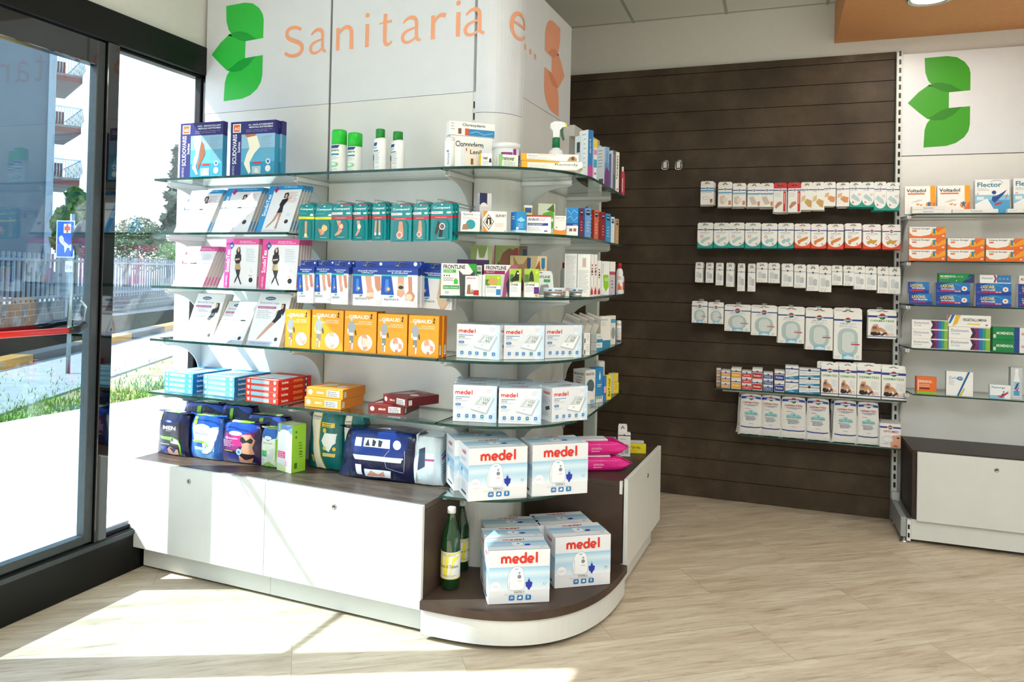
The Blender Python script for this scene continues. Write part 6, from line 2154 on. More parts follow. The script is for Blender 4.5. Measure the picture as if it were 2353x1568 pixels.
lathe_thing(U5(710), U5(1030), V5(402), 0, 'tub', tub, 'round_tub', 'round white lidded tub with purple label on the top curved shelf', 'tub', .11, radians(10))
tube_b = lambda r, h: dict(root=None, parts=[('tube_body', MB().lathe([(r, 0), (r, h*.86), (r*.95, h*.9)], 'sf0f2f3', 20)), ('cap', MB().lathe([(r*.97, h*.9), (r*.97, h), (.001, h)], 'se4e6e8', 20)), ('printed_label', (lambda l: (cyl_label(l, r, h*.8, [('E', .4, .62, .08, .04, '3a7ab8'), ('T', 'Normonyl', .35, .05, .2, .5, '3a7ab8', True)], z0=h*.02), l)[1])(MB()))])
lathe_thing(U5(172), U5(288), V5(325), 0, 'tubeb', tube_b, 'lotion_bottle', 'slim white bottle with blue lettering, leftmost on the top curved shelf', 'bottle', .02)
yl = lambda t: [('R', 0, 0, .11, 1, 'f6b41c'), ('P', [(.0, .0), (.11, .12), (.66, .0), (.0, .0)], 'f6b41c'), ('P', [(.11, .26), (.66, .12), (.66, .0), (.11, .06)], 'f6b41c'), ('L', .2, .75, .4, 3, .16, 'a4a8b0', .04)]
o = cb(U5(1045), U5(1735), V5(592), 0, 25, .06, 'remd', 'f1efe6', [('R', 0, 0, .1, 1, 'f6b41c'), ('R', .1, .82, .62, 1, 'f6b41c'), ('T', 'Remedy', .55, .42, .38, .36, '3a3c3c'), ('P', [(.9, 0), (1, 0), (1, .35)], '8a8a3c'), ('L', .12, .5, .35, 3, .14, 'b8b4a4', .03)], 'long white and yellow carton lying under another, right part of top curved shelf', inset=.012)
h1 = o['_h']
cb(U5(1040), U5(1690), V5(508), 0, 25, .05, 'yel', 'f3f1ea', [('R', 0, 0, .1, 1, 'f6b41c'), ('P', [(.1, .25), (.66, .0), (.1, .0)], 'f6b41c'), ('T', 'Remover', .13, .6, .16, .2, '4a4e5a'), ('L', .13, .4, .45, 2, .2, 'b0b4ba', .05), ('T', 'ARONCIL', .28, .78, .34, .16, 'd8a03c'), ('P', [(.8, .05), (.84, .6), (.92, .8), (.97, .4), (.97, .05)], 'b88a5c'), ('E', .9, .4, .03, -1, '5a4434')],
   'white carton with yellow end lying topmost in front of the spray bottle', inset=.014, zoff=h1+.0008)


def trigger(r, h):
    b = MB().lathe([(r*.95, 0), (r, .004), (r, h*.42), (r*.9, h*.47), (r*.55, h*.50), (r*.5, h*.53)], 'sf1f2f2', 26)
    l = MB()
    cyl_label(l, r, h*.34, [('R', 0, 0, 1, 1, 'eef0ec'), ('R', 0, .92, 1, 1, 'c8384c'), ('E', .62, .6, .16, .3, '9cc888'), ('L', .1, .8, .3, 5, .14, '9aa8b4', .05), ('L', .45, .8, .1, 5, .14, 'c05050', .05)], z0=h*.04)
    c = MB().lathe([(r*.52, h*.52), (r*.52, h*.70), (r*.45, h*.71)], 's14784a', 24)
    hd = MB().prism([(-r*.45, h*.70), (r*.35, h*.70), (r*.45, h*.84), (r*.8, h*.9), (r*1.15, h*.90), (r*1.15, h*.98), (r*.6, h*1.0), (-r*.3, h*1.0), (-r*.85, h*.96), (-r*.85, h*.88), (-r*.5, h*.82)], -r*.28, r*.28, 'sf2f3f4', 'y')
    nz = MB().box(r*1.15, r*1.4, -r*.2, r*.2, h*.90, h*.97, 'se8dc2c')
    tr = MB().prism([(r*.55, h*.87), (r*.95, h*.89), (r*.95, h*.80), (r*1.15, h*.68), (r*.95, h*.66), (r*.62, h*.76)], -r*.14, r*.14, 's0f5c34', 'y')
    return dict(root=None, parts=[('bottle_body', b), ('printed_label', l), ('collar', c, 'green collar'), ('spray_head', hd), ('nozzle', nz, 'yellow nozzle'), ('trigger', tr, 'dark green trigger')])


lathe_thing(U5(1347), U5(1512), V5(145), 0, 'trig', trigger, 'spray_bottle', 'white trigger spray bottle with green collar and yellow nozzle', 'spray bottle', .13, radians(6))


def sbox(x0, x1, y, lev, ang, depth, col, lcol, ops, label, uf=U5, vf=V5, inset=.008, key=None, lops=()):
    return cb(uf(x0), uf(x1), vf(y), lev, ang, depth, key or ('s', x0, lev), col, ops, label, left=[('R', 0, 0, 1, 1, lcol)]+list(lops), inset=inset)


tl = [('L', .3, .9, .5, 8, .1, 'a0a8b4', .02)]
sbox(1795, 1850, 235, 0, 60, .055, '2a78b8', 'eef0f2', [('R', 0, 0, 1, .25, 'b04a8c'), ('T', 'gel', .3, .5, .3, .3, 'e8eef4', True)], 'tallest slim white and blue box standing at the right of top curved shelf', lops=tl)
sbox(1718, 1745, 297, 0, 60, .04, 'd8e4ee', 'dfe8ee', [], 'pale box with barcode left of the tallest slim box, top curved shelf', inset=.04, lops=[('R', .3, .6, .8, .85, '4a5058')])
sbox(1862, 1897, 340, 0, 62, .03, 'd8e8f0', 'e8eef0', [('R', 0, .8, 1, 1, 'e8cc2c'), ('R', 0, .3, 1, .5, '3a9cc8'), ('E', .5, .15, .3, -1, 'c03c70'), ('R', 0, .62, 1, .74, 'e08aa8')], 'slim box with yellow top and pink bands, top curved shelf', lops=tl)
sbox(1985, 2037, 427, 0, 64, .07, '6a8cc0', 'dde6ee', [('R', 0, .6, 1, 1, '7fb0d8'), ('P', [(0, 0), (1, 0), (1, .4), (.4, .5), (0, .3)], '6a3c78'), ('T', 'delfin', .3, .6, .3, .3, '4a2c70', True)], 'wide box with pale side and violet and blue front, top right shelf', lops=[('L', .4, .9, .5, 6, .08, '90989f', .02), ('R', .5, .05, .9, .2, '555a60')])
sbox(2040, 2058, 505, 0, 64, .03, '5a5c90', '6a6c9c', [], 'narrow violet box between two wider ones, top right shelf')
sbox(2080, 2112, 467, 0, 66, .04, '5c6478', 'e2e6ea', [('R', 0, .4, 1, .9, '757d90')], 'grey and white box left of the one lettered vertically, top right shelf', lops=tl)
sbox(2114, 2150, 483, 0, 68, .03, 'efeee8', 'e8e8e2', [('T', 'SCREEN', .25, .4, .4, .5, '222222', True, True), ('E', .3, .36, .2, -1, '4ab03c'), ('E', .5, .08, .2, -1, 'c04a4a')], 'white box with black vertical lettering near the end of top right shelf')
capb = lambda body, cap, lab: (lambda r, h: dict(root=None, parts=[('bottle_body', MB().lathe([(r*.96, 0), (r, .003), (r, h*.72), (r*.8, h*.8), (r*.5, h*.83)], body, 20)), ('cap', MB().lathe([(r*.52, h*.82), (r*.52, h*.98), (r*.45, h), (.001, h)], cap, 18)),
                                                                   ('printed_label', (lambda l: (cyl_label(l, r, h*.6, lab, z0=h*.06), l)[1])(MB()))]))
lathe_thing(U5(2160), U5(2207), V5(655), 0, 'rb', capb('sc83048', 'se8e8e4', [('R', 0, 0, 1, 1, 'c03050'), ('R', .4, .1, .5, .9, 'f0d8dc')]), 'lotion_bottle', 'red bottle with pale cap, last item on the top right shelf', 'bottle', .012)

# second level
cb(U5(585), U5(720), V5(950), 1, 42, .03, 'korr', 'dcdad6', [('R', 0, .7, .62, 1, '1c2450'), ('P', [(.4, .3), (.8, .42), (.85, .36), (.45, .24)], 'a49c94'), ('T', 'korrector', .05, .08, .85, .14, '3a3c44'), ('P', arc(.35, .66, .3, .1, 0, 180, 8), 'e8e6e2')], 'tall grey and lilac carton standing behind others, second curved shelf', left=[('R', 0, 0, 1, 1, 'd8d0e4'), ('L', .15, .9, .7, 10, .08, '9a90a8', .02)], inset=.09)
cb(U5(380), U5(595), V5(1158), 1, 36, .04, 'epi', 'f0efed', [('T', 'Epione', .12, .78, .5, .14, '2a8a94', False, True), ('T', '75 mg', .7, .8, .25, .08, 'd86a5c'), ('E', .5, .36, .25, -1, '2a9aa4'), ('P', [(.05, .08), (.1, .35), (.35, .4), (.4, .1)], 'a07c60'), ('L', .08, .7, .8, 2, .06, 'd89c94', .02), ('E', .78, .5, .04, -1, 'f8f8f8'), ('P', [(.4, 1), (.55, 1), (.48, .92)], 'd83c30')], 'white carton with teal disc, leftmost on second curved shelf', left=[('R', .0, 0, .4, 1, 'b83048'), ('R', .4, 0, 1, 1, 'eef0f0'), ('R', .7, .3, .85, .9, '5a7a9c')], inset=.012)
cb(U5(628), U5(895), V5(1155), 1, 34, .035, 'sili', 'efece6', [('P', [(0, .65), (.2, 1), (.0, 1)], 'e88a24'), ('P', [(0, 0), (.2, 0), (0, .35)], 'e88a24'), ('P', [(0, .45), (.22, .85), (.46, .5), (.24, .08)], '3a3028'), ('P', [(.03, .46), (.22, .8), (.43, .5), (.24, .13)], 'ece4d8'), ('P', [(.1, .45), (.18, .7), (.32, .68), (.36, .4), (.24, .25)], '2c2420'), ('P', [(.2, .6), (.26, .6), (.28, .3), (.2, .3)], 'e8ddd0'), ('T', 'SILIFORT', .52, .72, .44, .13, '5a4a44', False, True), ('L', .5, .4, .4, 3, .07, 'd8a89c', .02), ('E', .93, .05, .02, -1, '333333')], 'white and orange carton with dog head diamond, second curved shelf', left=[('R', 0, 0, 1, 1, 'e8e6e0')], inset=.012)
cb(U5(998), U5(1115), V5(1160), 1, 48, .045, 'bluew', '2a94d4', [('P', [(.1, .6), (.5, .75), (.9, .6), (.5, .5)], '9cd4f0'), ('L', .2, .4, .6, 3, .08, 'b4e0f4', .03), ('R', 0, 0, 1, .12, 'cfe8f4'), ('E', .15, .2, .12, -1, 'f0f4f6')], 'bright blue carton turned cornerwise, second curved shelf', left=[('R', 0, 0, 1, 1, '1f78c8'), ('L', .2, .75, .6, 2, .1, 'e4f0f8', .04), ('R', 0, 0, 1, .12, 'b4d8f0')], inset=.01)
cb(U5(1088), U5(1180), V5(1087), 1, 34, .02, 'ysm', 'e8c83c', [('R', .1, .75, .9, .92, '2a5a9c'), ('R', 0, .3, 1, .7, 'f0dc6c'), ('R', 0, .92, 1, 1, 'f0f0ec')], 'small yellow carton standing behind the blue one, second curved shelf', left=[('R', 0, 0, 1, 1, 'e0c02c')], inset=.12)
cb(U5(1245), U5(1440), V5(1068), 1, 30, .03, 'grn', 'dce4c8', [('P', [(.1, .35), (.3, .7), (.9, .8), (.95, .3), (.5, .1)], '5cb82c'), ('P', [(.5, .8), (.9, 1), (.95, .75)], '5a6a2c'), ('P', [(.2, .0), (.3, .25), (.85, .12), (.9, 0)], 'e8e02c'), ('E', .85, .5, .1, -1, 'f0f4e8')], 'pale green carton with leaf shape behind the red topped one, second curved shelf', left=[('R', 0, 0, 1, 1, 'c8d09c')], inset=.14)
cb(U5(1118), U5(1395), V5(1197), 1, 22, .05, 'arti', 'eef0f2', [('R', 0, .9, 1, 1, 'b8343c'), ('T', 'Artikrill', .06, .68, .42, .16, '33404e', False, True), ('T', 'Dol', .52, .68, .22, .14, 'c8506c'), ('R', .05, .42, .88, .56, '1f3c80'), ('L', .08, .5, .6, 2, .05, 'dfe4ee', .02), ('L', .06, .32, .6, 4, .06, 'b4b8be', .018), ('R', .72, .1, .86, .16, '333a44')], 'white carton with red top edge and navy band, second curved shelf', inset=.01)
cb(U5(1427), U5(1563), V5(1207), 1, 24, .035, 'omega', 'f0eeea', [('P', [(0, 0), (1, 0), (1, .22)]+arc(.5, .32, .5, .12, 0, -180, 8)+[(0, .22)], 'f0961c'), ('S', arc(.5, .32, .5, .12, 0, -180, 8), .03, 'c8443c'), ('T', 'dogomega', .05, .84, .85, .09, 'c86a54'), ('T', '1000 mg', .45, .72, .45, .06, '8a8a8a'), ('R', .15, .36, .28, .4, 'c83c2c')], 'white carton with orange wave base, second curved shelf', inset=.012)
cb(U5(1568), U5(1700), V5(1113), 1, 26, .045, 'oto', 'f2f3f4', [('R', 0, .42, 1, 1, '1f86cc'), ('R', 0, .35, 1, .44, '15449a'), ('S', [(.1, .9), (.4, .75), (.6, .92), (.95, .8)], .03, 'bfe4f6'), ('S', [(.05, .6), (.35, .7), (.6, .52), (.95, .66)], .03, 'bfe4f6'), ('T', 'otoclean', .55, .36, .4, .05, 'f0f4f8'), ('R', .25, .15, .5, .25, '8a6a54'), ('R', .6, .15, .85, .26, '9a6a50')], 'tall white carton with blue water pattern, second curved shelf', inset=.012)
for i, (x0, x1, yt, c_, lc, ang, lab) in enumerate(((1718, 1758, 1120, '7a2c44', '2a5c9c', 60, 'blue sided box with wine front, first slim box'), (1775, 1845, 1117, '6a9cd0', '3a80c4', 58, 'glossy light blue slim box, second in the row'), (1880, 1930, 1140, 'c86a50', 'a82c24', 62, 'red slim box with floral orange front, third in the row'),
                                                     (1960, 2003, 1162, '8a2c3c', 'b03434', 64, 'dark red slim box, fourth in the row'), (2012, 2065, 1182, '2f90cc', '2478b4', 66, 'bright blue slim box, fifth in the row'), (2070, 2110, 1218, 'd8e4ea', '6ab0dc', 68, 'pale slim box with small blue badge, sixth in the row'), (2125, 2158, 1240, 'b89468', 'd8b080', 70, 'tan slim box ending the row'))):
    sbox(x0, x1, yt, 1, ang, .04, 'g'+c_, lc, [rr(.15, .75, .85, .92, '1c2c50', .2), ('L', .25, .84, .5, 1, .05, 'e8ecf0', .03), ('L', .3, .5, .4, 4, .1, 'e8d8d0', .02)], lab+' on second right shelf', lops=[('L', .2, .8, .5, 6, .12, 'e4e8ee', .03)])


def U6(x):
    return 980+x/4.9


def dogpic(bg1, bg2, fur, dark, kind):
    o = [('R', 0, 0, 1, 1, bg1), ('P', [(.6, 0), (1, 0), (1, 1), (.75, 1)], bg2)]
    if kind == 'terrier':
        o += [('P', [(.22, .1), (.2, .55), (.3, .95), (.4, .75), (.62, .75), (.78, .98), (.82, .5), (.8, .1)], fur), ('E', .42, .5, .045, -1, dark), ('E', .62, .5, .045, -1, dark), ('E', .52, .28, .06, -.8, dark)]
    elif kind == 'hound':
        o += [('P', [(.2, .0), (.12, .6), (.25, .85), (.45, .95), (.62, .9), (.66, .5), (.6, 0)], fur), ('P', [(.12, .7), (.02, .3), (.12, .1), (.22, .5)], '4a3024'), ('E', .38, .6, .03, -1, dark), ('E', .52, .35, .05, -.8, dark), ('P', [(.3, .4), (.45, .5), (.5, .1), (.34, .05)], 'e0d4c8')]
    else:
        o += [('P', [(.15, 0), (.12, .6), (.08, 1), (.22, .78), (.36, .8), (.5, 1), (.5, .5), (.45, 0)], fur), ('P', [(.2, .3), (.28, .55), (.4, .3), (.36, .1)], '3a2a20'), ('E', .24, .55, .02, -1, dark), ('E', .38, .55, .02, -1, dark)]
    return o


# third level, pet products
cb(U6(500), U6(738), V6(117), 2, 28, .02, 'terr', 'a8b878', dogpic('8fa060', 'b4c488', 'f0ece4', '2a2420', 'terrier'), 'picture carton with white terrier at the back of third curved shelf', inset=.17)
cb(U6(762), U6(1135), V6(122), 2, 24, .02, 'hound', '9aa070', dogpic('8a9a5c', '6a5a48', '7a4c34', '2a2420', 'hound')+[('P', [(.60, .95), (.72, .95), (.72, .75), (.66, .7), (.60, .75)], '9c2440'), ('P', [(.86, .93), (.98, .93), (.98, .75), (.92, .7), (.86, .75)], '1c3450'), ('R', 0, 0, .03, 1, 'a82434')], 'picture carton with brown hound and two small shields, rear of third curved shelf', inset=.16)
cb(U6(942), U6(1355), V6(237), 2, 24, .02, 'shep', 'b4b078', dogpic('b8a878', 'e0c49c', '9a7048', '2a2420', 'shep')+[('P', [(.46, .95), (.56, .95), (.56, .72), (.51, .66), (.46, .72)], '1c3c70'), ('P', [(.85, .95), (.95, .95), (.95, .72), (.9, .66), (.85, .72)], '2478a0'), ('P', [(.6, .5), (.8, .9), (.85, .4)], '9a4c24')], 'picture carton with shepherd dog behind the front pet boxes', inset=.12)
cb(U6(350), U6(705), V6(278), 2, 30, .03, 'vect', '3a1c50', [('T', 'Vectra', .3, .72, .35, .14, '8a6ca8'), ('E', .06, .84, .04, -1, 'e8e0f0')], 'dark purple carton behind the green cat box, third curved shelf', inset=.10)
fl = lambda sub, c_: [('T', 'FRONTLINE', .06, .83, .62, .13, '17181a', False, True), ('R', .06, .71, .42 if sub == 'COMBO' else .75, .81, c_), ('T', sub, .08, .73, .26, .06, 'e8f0e4')]
cb(U6(168), U6(565), V6(322), 2, 30, .03, 'frg', 'e9ebe6', fl('COMBO', '3fae3c')+[('P', [(.75, 1), (1, 1), (1, .6)], '2f9a34'), ('P', [(.55, .0), (.5, .8), (.62, .66), (.82, .66), (.95, .8), (.98, .3), (.95, .0)], '4a4c4e'), ('P', [(.36, .36), (.36, .48), (.42, .55), (.48, .48), (.48, .36)], '4ab44a'), ('R', .06, .2, .52, .32, '4a9c5c'), ('T', 'Gatti e Furetti', .08, .23, .4, .06, 'e4f0e4'),
   ('E', .09, .62, .02, -1, '333333'), ('E', .16, .62, .02, -1, '333333'), ('E', .23, .62, .02, -1, '333333'), ('L', .06, .54, .3, 3, .04, '6a6c6e', .014), ('L', .12, .11, .14, 2, .04, '4a4c4e', .014)], 'green and white carton with grey cat at left of third curved shelf', left=[('R', 0, 0, 1, 1, '3cb43c')], inset=.012)
cb(U6(570), U6(628), V6(342), 2, 30, .03, 'fr2', 'e9ebe6', [('T', 'ON', .1, .85, .6, .1, '17181a', False, True), ('R', 0, .72, .8, .8, '2c6a3c')], 'white carton partly hidden between green and pink pet boxes', inset=.07)
cb(U6(650), U6(1030), V6(337), 2, 28, .03, 'frp', 'e8e6e4', [('T', 'FRONTLINE', .06, .84, .6, .12, '17181a', False, True), ('R', 0, .70, .62, .81, 'a0205c'), ('T', 'TRI-ACT', .06, .73, .26, .055, 'f0dce4'), ('P', [(.62, .7), (.8, 1), (1, 1), (1, .85), (.8, .6), (.66, 0), (.55, 0)], 'b8588c'), ('P', [(.72, .0), (.66, .4), (.8, .72), (1, .75), (1, 0)], '34444a')], 'white carton with magenta band behind two small pet boxes, third curved shelf', left=[('R', 0, 0, 1, 1, 'd8602c')], inset=.06)
cb(U6(445), U6(595), V6(462), 2, 30, .03, 'smr', 'efeeeb', [('T', 'panacur', .08, .82, .7, .1, 'a83430', False, True), ('P', [(.1, .1), (.15, .55), (.35, .6), (.42, .1)], '9a6c4c'), ('P', [(.4, .1), (.5, .4), (.62, .1)], '8a7c70'), ('R', .6, .05, 1, .3, 'b82c2c')], 'small white and red carton before the cat box, third curved shelf', left=[('R', 0, 0, 1, 1, 'eef0ee')], inset=.004)
for i, x in enumerate((612, 650)):
    cb(U6(x-14), U6(x+18), V6(450), 2, 30, .04, 'spn', 'f0f2ee', [('T', 'Drontal', .3, .2, .4, .6, '4a7a4c', True)], '%s of two thin white cartons seen spine on, third curved shelf' % ['left one', 'right one'][i], inset=.006)
dr = lambda an: [('R', 0, .52, 1, 1, '9cc43c'), ('R', 0, .52, .3, .8, '4a7a2c'), ('E', .84, .88, .09, -1, 'd8dc34'), ('T', 'Drontal', .08, .40, .62, .10, '4a4c4a', False, True), ('L', .08, .34, .7, 4, .05, 'a0a4a0', .016)]+an
cb(U6(672), U6(842), V6(455), 2, 28, .03, 'dr1', 'eff0ee', dr([('P', [(.1, .62), (.3, .9), (.8, .8), (.75, .58), (.3, .55)], 'c89c5c'), ('R', .7, .08, 1, .35, '2a80c4')]), 'small green carton picturing a ginger cat, third curved shelf', inset=.006)
cb(U6(945), U6(1072), V6(382), 2, 28, .03, 'dr2', 'eff0ee', dr([('P', [(.05, .6), (.4, .75), (.6, .95), (.8, .9), (.8, .58), (.2, .55)], '26221f'), ('E', .7, .84, .09, -1, 'e8e0d8')]), 'small green carton picturing a black dog, third curved shelf', left=[('R', 0, 0, 1, 1, 'f2f3f0'), ('T', 'Drontal', .3, .2, .35, .5, '4a6a4c', True)], inset=.006)
cb(U6(1108), U6(1272), V6(382), 2, 28, .03, 'dr3', 'eff0ee', dr([('P', [(.3, .56), (.35, .85), (.5, .95), (.6, .8), (.66, .56)], '3a342c'), ('R', .66, .12, 1, .36, '5c2a7c'), ('P', [(.7, .05), (.8, .12), (.98, .06), (.9, 0)], 'c89454')]), 'small green carton picturing a schnauzer with violet corner, third curved shelf', left=[('R', 0, 0, 1, 1, 'f2f3f0')], inset=.006)


def petblister():
    w, h = .112, .105
    mb = MB().prism([(-w/2, 0), (w/2, 0), (w*.42, h*.9), (w*.36, h), (-w*.36, h), (-w*.42, h*.9)], 0, .006, 'gdfe4e2', 'y')
    Art(mb, w, h, lambda s_, t, o: (s_-w/2, -o, t)).run([('T', 'FRONTLINE', .14, .72, .7, .1, '3a3c3e', False, True), ('R', .6, .56, .84, .68, '3f9a5c'), ('P', [(.4, .05), (.5, .45), (.75, .5), (.9, .1)], '8a9290'), ('R', .1, .05, .4, .4, 'cfd8d4'), ('P', [(.42, .92), (.5, .96), (.58, .92)], '2b2b2b')])
    return mb


p = arcpt(U6(1290), .075)
o = put('petb', petblister, 'pet_blister_pack', 'pale grey pet blister pack standing behind the tins, third curved shelf', 'blister pack', (p[0], p[1], SH[2]+.001), radians(26))
tin = lambda r, h: dict(root=None, parts=[('tin_base', MB().lathe([(r*.96, 0), (r*.98, .003), (r*.98, h*.5)], 'mb4b4b2', 30)), ('lid', MB().lathe([(r, h*.5), (r, h*.97), (r*.98, h), (.001, h)], 'sdde4ea', 30)), ('printed_label', (lambda l: (cyl_label(l, r, h*.42, [('T', 'Seresto', .5, .3, .22, .5, '2c4a80', False, True), ('P', [(.28, .3), (.34, .7), (.42, .7), (.4, .3)], '2a6ab0'), ('R', 0, 0, 1, .12, 'c07a5c')], z0=h*.52), l)[1])(MB()))])
for i, (x0, x1, cap_) in enumerate(((1275, 1560, 'left round tin with pale lid on third curved shelf'), (1562, 1795, 'right round tin with pale lid on third curved shelf'))):
    cx_ = (U6(x0)+U6(x1))/2
    p = arcpt(cx_, .055)
    r = .050 if i == 0 else .043
    put(('tin', i), lambda r=r: tin(r, .038), 'round_tin', cap_, 'tin', (p[0], p[1]+(.02 if i == 0 else .025), SH[2]+.0006), radians(25))
tall = [('L', .1, .93, .8, 26, .032, 'b0b4b8', .012), ('L', .1, .18, .8, 2, .035, 'c86a64', .014)]
cb(U6(1556), U6(1698), V6(212), 2, 12, .05, 'tx1', 'efefed', tall, 'tall white carton covered in small print, left of two on third right shelf', inset=.07)
cb(U6(1703), U6(1845), V6(215), 2, 12, .05, 'tx2', 'efefed', [('R', .35, .68, .7, .92, 'dfe0de'), ('R', .4, .7, .65, .9, 'd0b0a0')]+[('L', .1, .6, .8, 16, .033, 'b0b4b8', .012)], 'tall white carton with framed emblem, right of two on third right shelf', inset=.02)
rd = [('P', [(.2, .04), (.8, .04), (.85, .12), (.5, .24), (.15, .12)], 'c02c30'), ('R', .3, .72, .7, .76, 'a83c3c'), ('R', .3, .64, .7, .68, 'a83c3c'), ('R', .25, .56, .75, .62, '3a4450'), ('R', .3, .5, .7, .54, 'c84a48')]
for i, (x0, x1, yt, lab) in enumerate(((1850, 1886, 218, 'first narrow white carton with red drop, third right shelf'), (1890, 1925, 220, 'second narrow white carton with red drop, third right shelf'), (1930, 1968, 288, 'shorter white carton with red house mark, third right shelf'))):
    cb(U6(x0), U6(x1), V6(yt), 2, 68, .04, ('rd', i), 'edeeec', rd, lab, left=[('R', 0, 0, 1, 1, 'eff0ee')], inset=.008)
cb(U6(1972), U6(2062), V6(298), 2, 40, .04, 'cec', 'eef0ee', [('P', [(.3, .25), (.2, .6), (.9, .6), (.95, .25), (.6, .1)], '8cc81c'), ('T', 'CeC', .4, .42, .45, .09, 'f0f4e0', False, True), ('L', .1, .9, .2, 6, .05, 'b0b0b0', .02)], 'white carton with lime splash, third right shelf', inset=.02)
cb(U6(2064), U6(2128), V6(302), 2, 66, .03, 'lil', 'cfc8d0', [('R', 0, .6, 1, .7, 'b04a5c'), ('R', 0, 0, 1, .58, 'c4bcc8'), ('L', .3, .4, .4, 3, .1, '6a6470', .03), ('R', 0, .7, 1, 1, 'ecedec')], 'white carton with lilac lower part, third right shelf', inset=.008)
lathe_thing(U6(2132), U6(2207), V6(318), 2, 'wb', capb('sf0f1f2', 'sd02028', [('R', .2, .1, .7, .6, 'f0f0ee'), ('P', [(.25, .12), (.7, .12), (.7, .3), (.5, .35), (.45, .55), (.3, .4)], 'e8703c'), ('L', .25, .8, .5, 2, .1, 'e8905c', .04)]), 'lotion_bottle', 'white bottle with red cap and orange print, third right shelf', 'bottle', .02)
lathe_thing(U6(2205), U6(2236), V6(420), 2, 'wb2', capb('sd8dce0', 's2a5a9c', [('R', 0, .2, 1, .8, 'c83c3c')]), 'lotion_bottle', 'small red and white bottle, last on third right shelf', 'bottle', .012)
lathe_thing(U6(1507), U6(1590), V6(312), 2, 'wb3', capb('sc8cccc', 'sb02430', [('E', .4, .2, .12, -1, 'd89a80')]), 'lotion_bottle', 'grey white bottle with red cap behind the tall printed cartons', 'bottle', .17)

# fourth level, right end
gyl = [('R', 0, .8, 1, .96, 'a4a29c'), ('T', 'artrosilene', .15, .84, .6, .07, '55637a')]
for i in range(4):
    p = arcpt(U6(1560+i*38), .13)
    put('lean4', lambda: carton(.075, .014, .17, 'c4c1b8', gyl, [('R', 0, 0, 1, 1, 'b0ada4')], [('R', 0, 0, 1, 1, 'b4b1a8')]), 'medicine_box', 'grey carton leaning behind the monitor boxes, %s of four on fourth shelf' % ['leftmost', 'second', 'third', 'rightmost'][i], 'box', (p[0]+.02*i-.03, p[1]+.02-.004*i, SH[3]+.004), radians(30), 'leaning grey cartons', 0, radians(22))
wst = [('T', 'artiva', .1, .7, .3, .12, '3a7ab0'), ('P', [(.4, .15), (.5, .2), (.9, .6), (.8, .6)], 'a8b0b4'), ('P', [(.3, .3), (.4, .3), (.8, .75), (.7, .75)], 'c0c8cc')]
for i in range(2):
    zo = .0
    o = cb(U6(1790), U6(1860), V6(1232), 3, 40, .07, 'wst', 'e8e7e0', [('R', .1, .1, .25, .5, '222a30'), ('L', .4, .8, .5, 4, .15, '9ab0c0', .05)], 'white cream tube carton, %s of the pair at shelf corner, fourth right shelf' % ['lower', 'upper'][i], inset=.012, zoff=i*.0486, hh=.048, left=wst)
cb(U6(2090), U6(2145), V6(908), 3, 66, .03, 'tl1', 'dcdcd4', [('R', 0, .75, 1, .88, '4a9cc0'), ('E', .5, .4, .4, .2, '8a9498')], 'tall pale carton with grey oval near end of fourth right shelf', inset=.012)
cb(U6(1975), U6(2088), V6(918), 3, 66, .04, 'tl2', 'e2e1da', [('R', 0, 0, 1, .24, '2a80a8'), ('T', 'MEPORE', .1, .86, .6, .06, '4a8ab0'), ('L', .1, .8, .5, 3, .05, 'a8b0b4', .014)], 'tall pale carton with teal blue base, fourth right shelf', left=[('R', 0, 0, 1, 1, 'd8d8d0'), ('L', .3, .9, .3, 10, .08, '9aa09c', .02)], inset=.012)
for i in range(2):
    cb(U6(1935), U6(2000), V6(1190), 3, 66, .035, 'ts', 'd8dcd8', [('R', 0, 0, 1, .4, '2a80a8'), ('T', 'MEPORE', .1, .6, .6, .2, '4a8ab0')], 'small teal and white carton, %s one beside the tall carton, fourth right shelf' % ['lower', 'upper'][i], inset=.004, zoff=i*.0386, hh=.038)
lathe_thing(U6(2140), U6(2200), V6(962), 3, 'slb', lambda r, h: dict(root=None, parts=[('bottle_body', MB().lathe([(r, 0), (r, h*.75), (r*.9, h*.78)], 'seceeee', 18)), ('cap', MB().lathe([(r*.92, h*.78), (r*.9, h*.98), (.001, h)], 'se4e8ea', 18)), ('printed_label', (lambda l: (cyl_label(l, r, h*.7, [('L', .2, .9, .6, 6, .1, '8aa0bc', .03), ('R', .2, .05, .8, .2, '3a4a70')]), l)[1])(MB()))]), 'lotion_bottle', 'slim white cylinder bottle near end of fourth right shelf', 'bottle', .012)
cb(U6(2202), U6(2216), V6(970), 3, 66, .02, 'rdn', 'b83434', [('R', 0, .7, 1, .9, '2a5a8c')], 'very narrow red carton ending the fourth right shelf', inset=.012)

# fifth level, right end
U1 = lambda x: 960+x/4.127
V1 = lambda y: 800+y/4.127


def zb5(x0, x1, yt, ang, depth, key, col, fr, label, px, left=(), name='medicine_box', zoff=0, hh=None, lev=4):
    p = at_x(U1(x0), 700, px)
    return cb(U1(x0), U1(x1), V1(yt), lev, ang, depth, key, col, fr, label, name, left=left, anchor=(p.x, p.y), zoff=zoff, hh=hh)


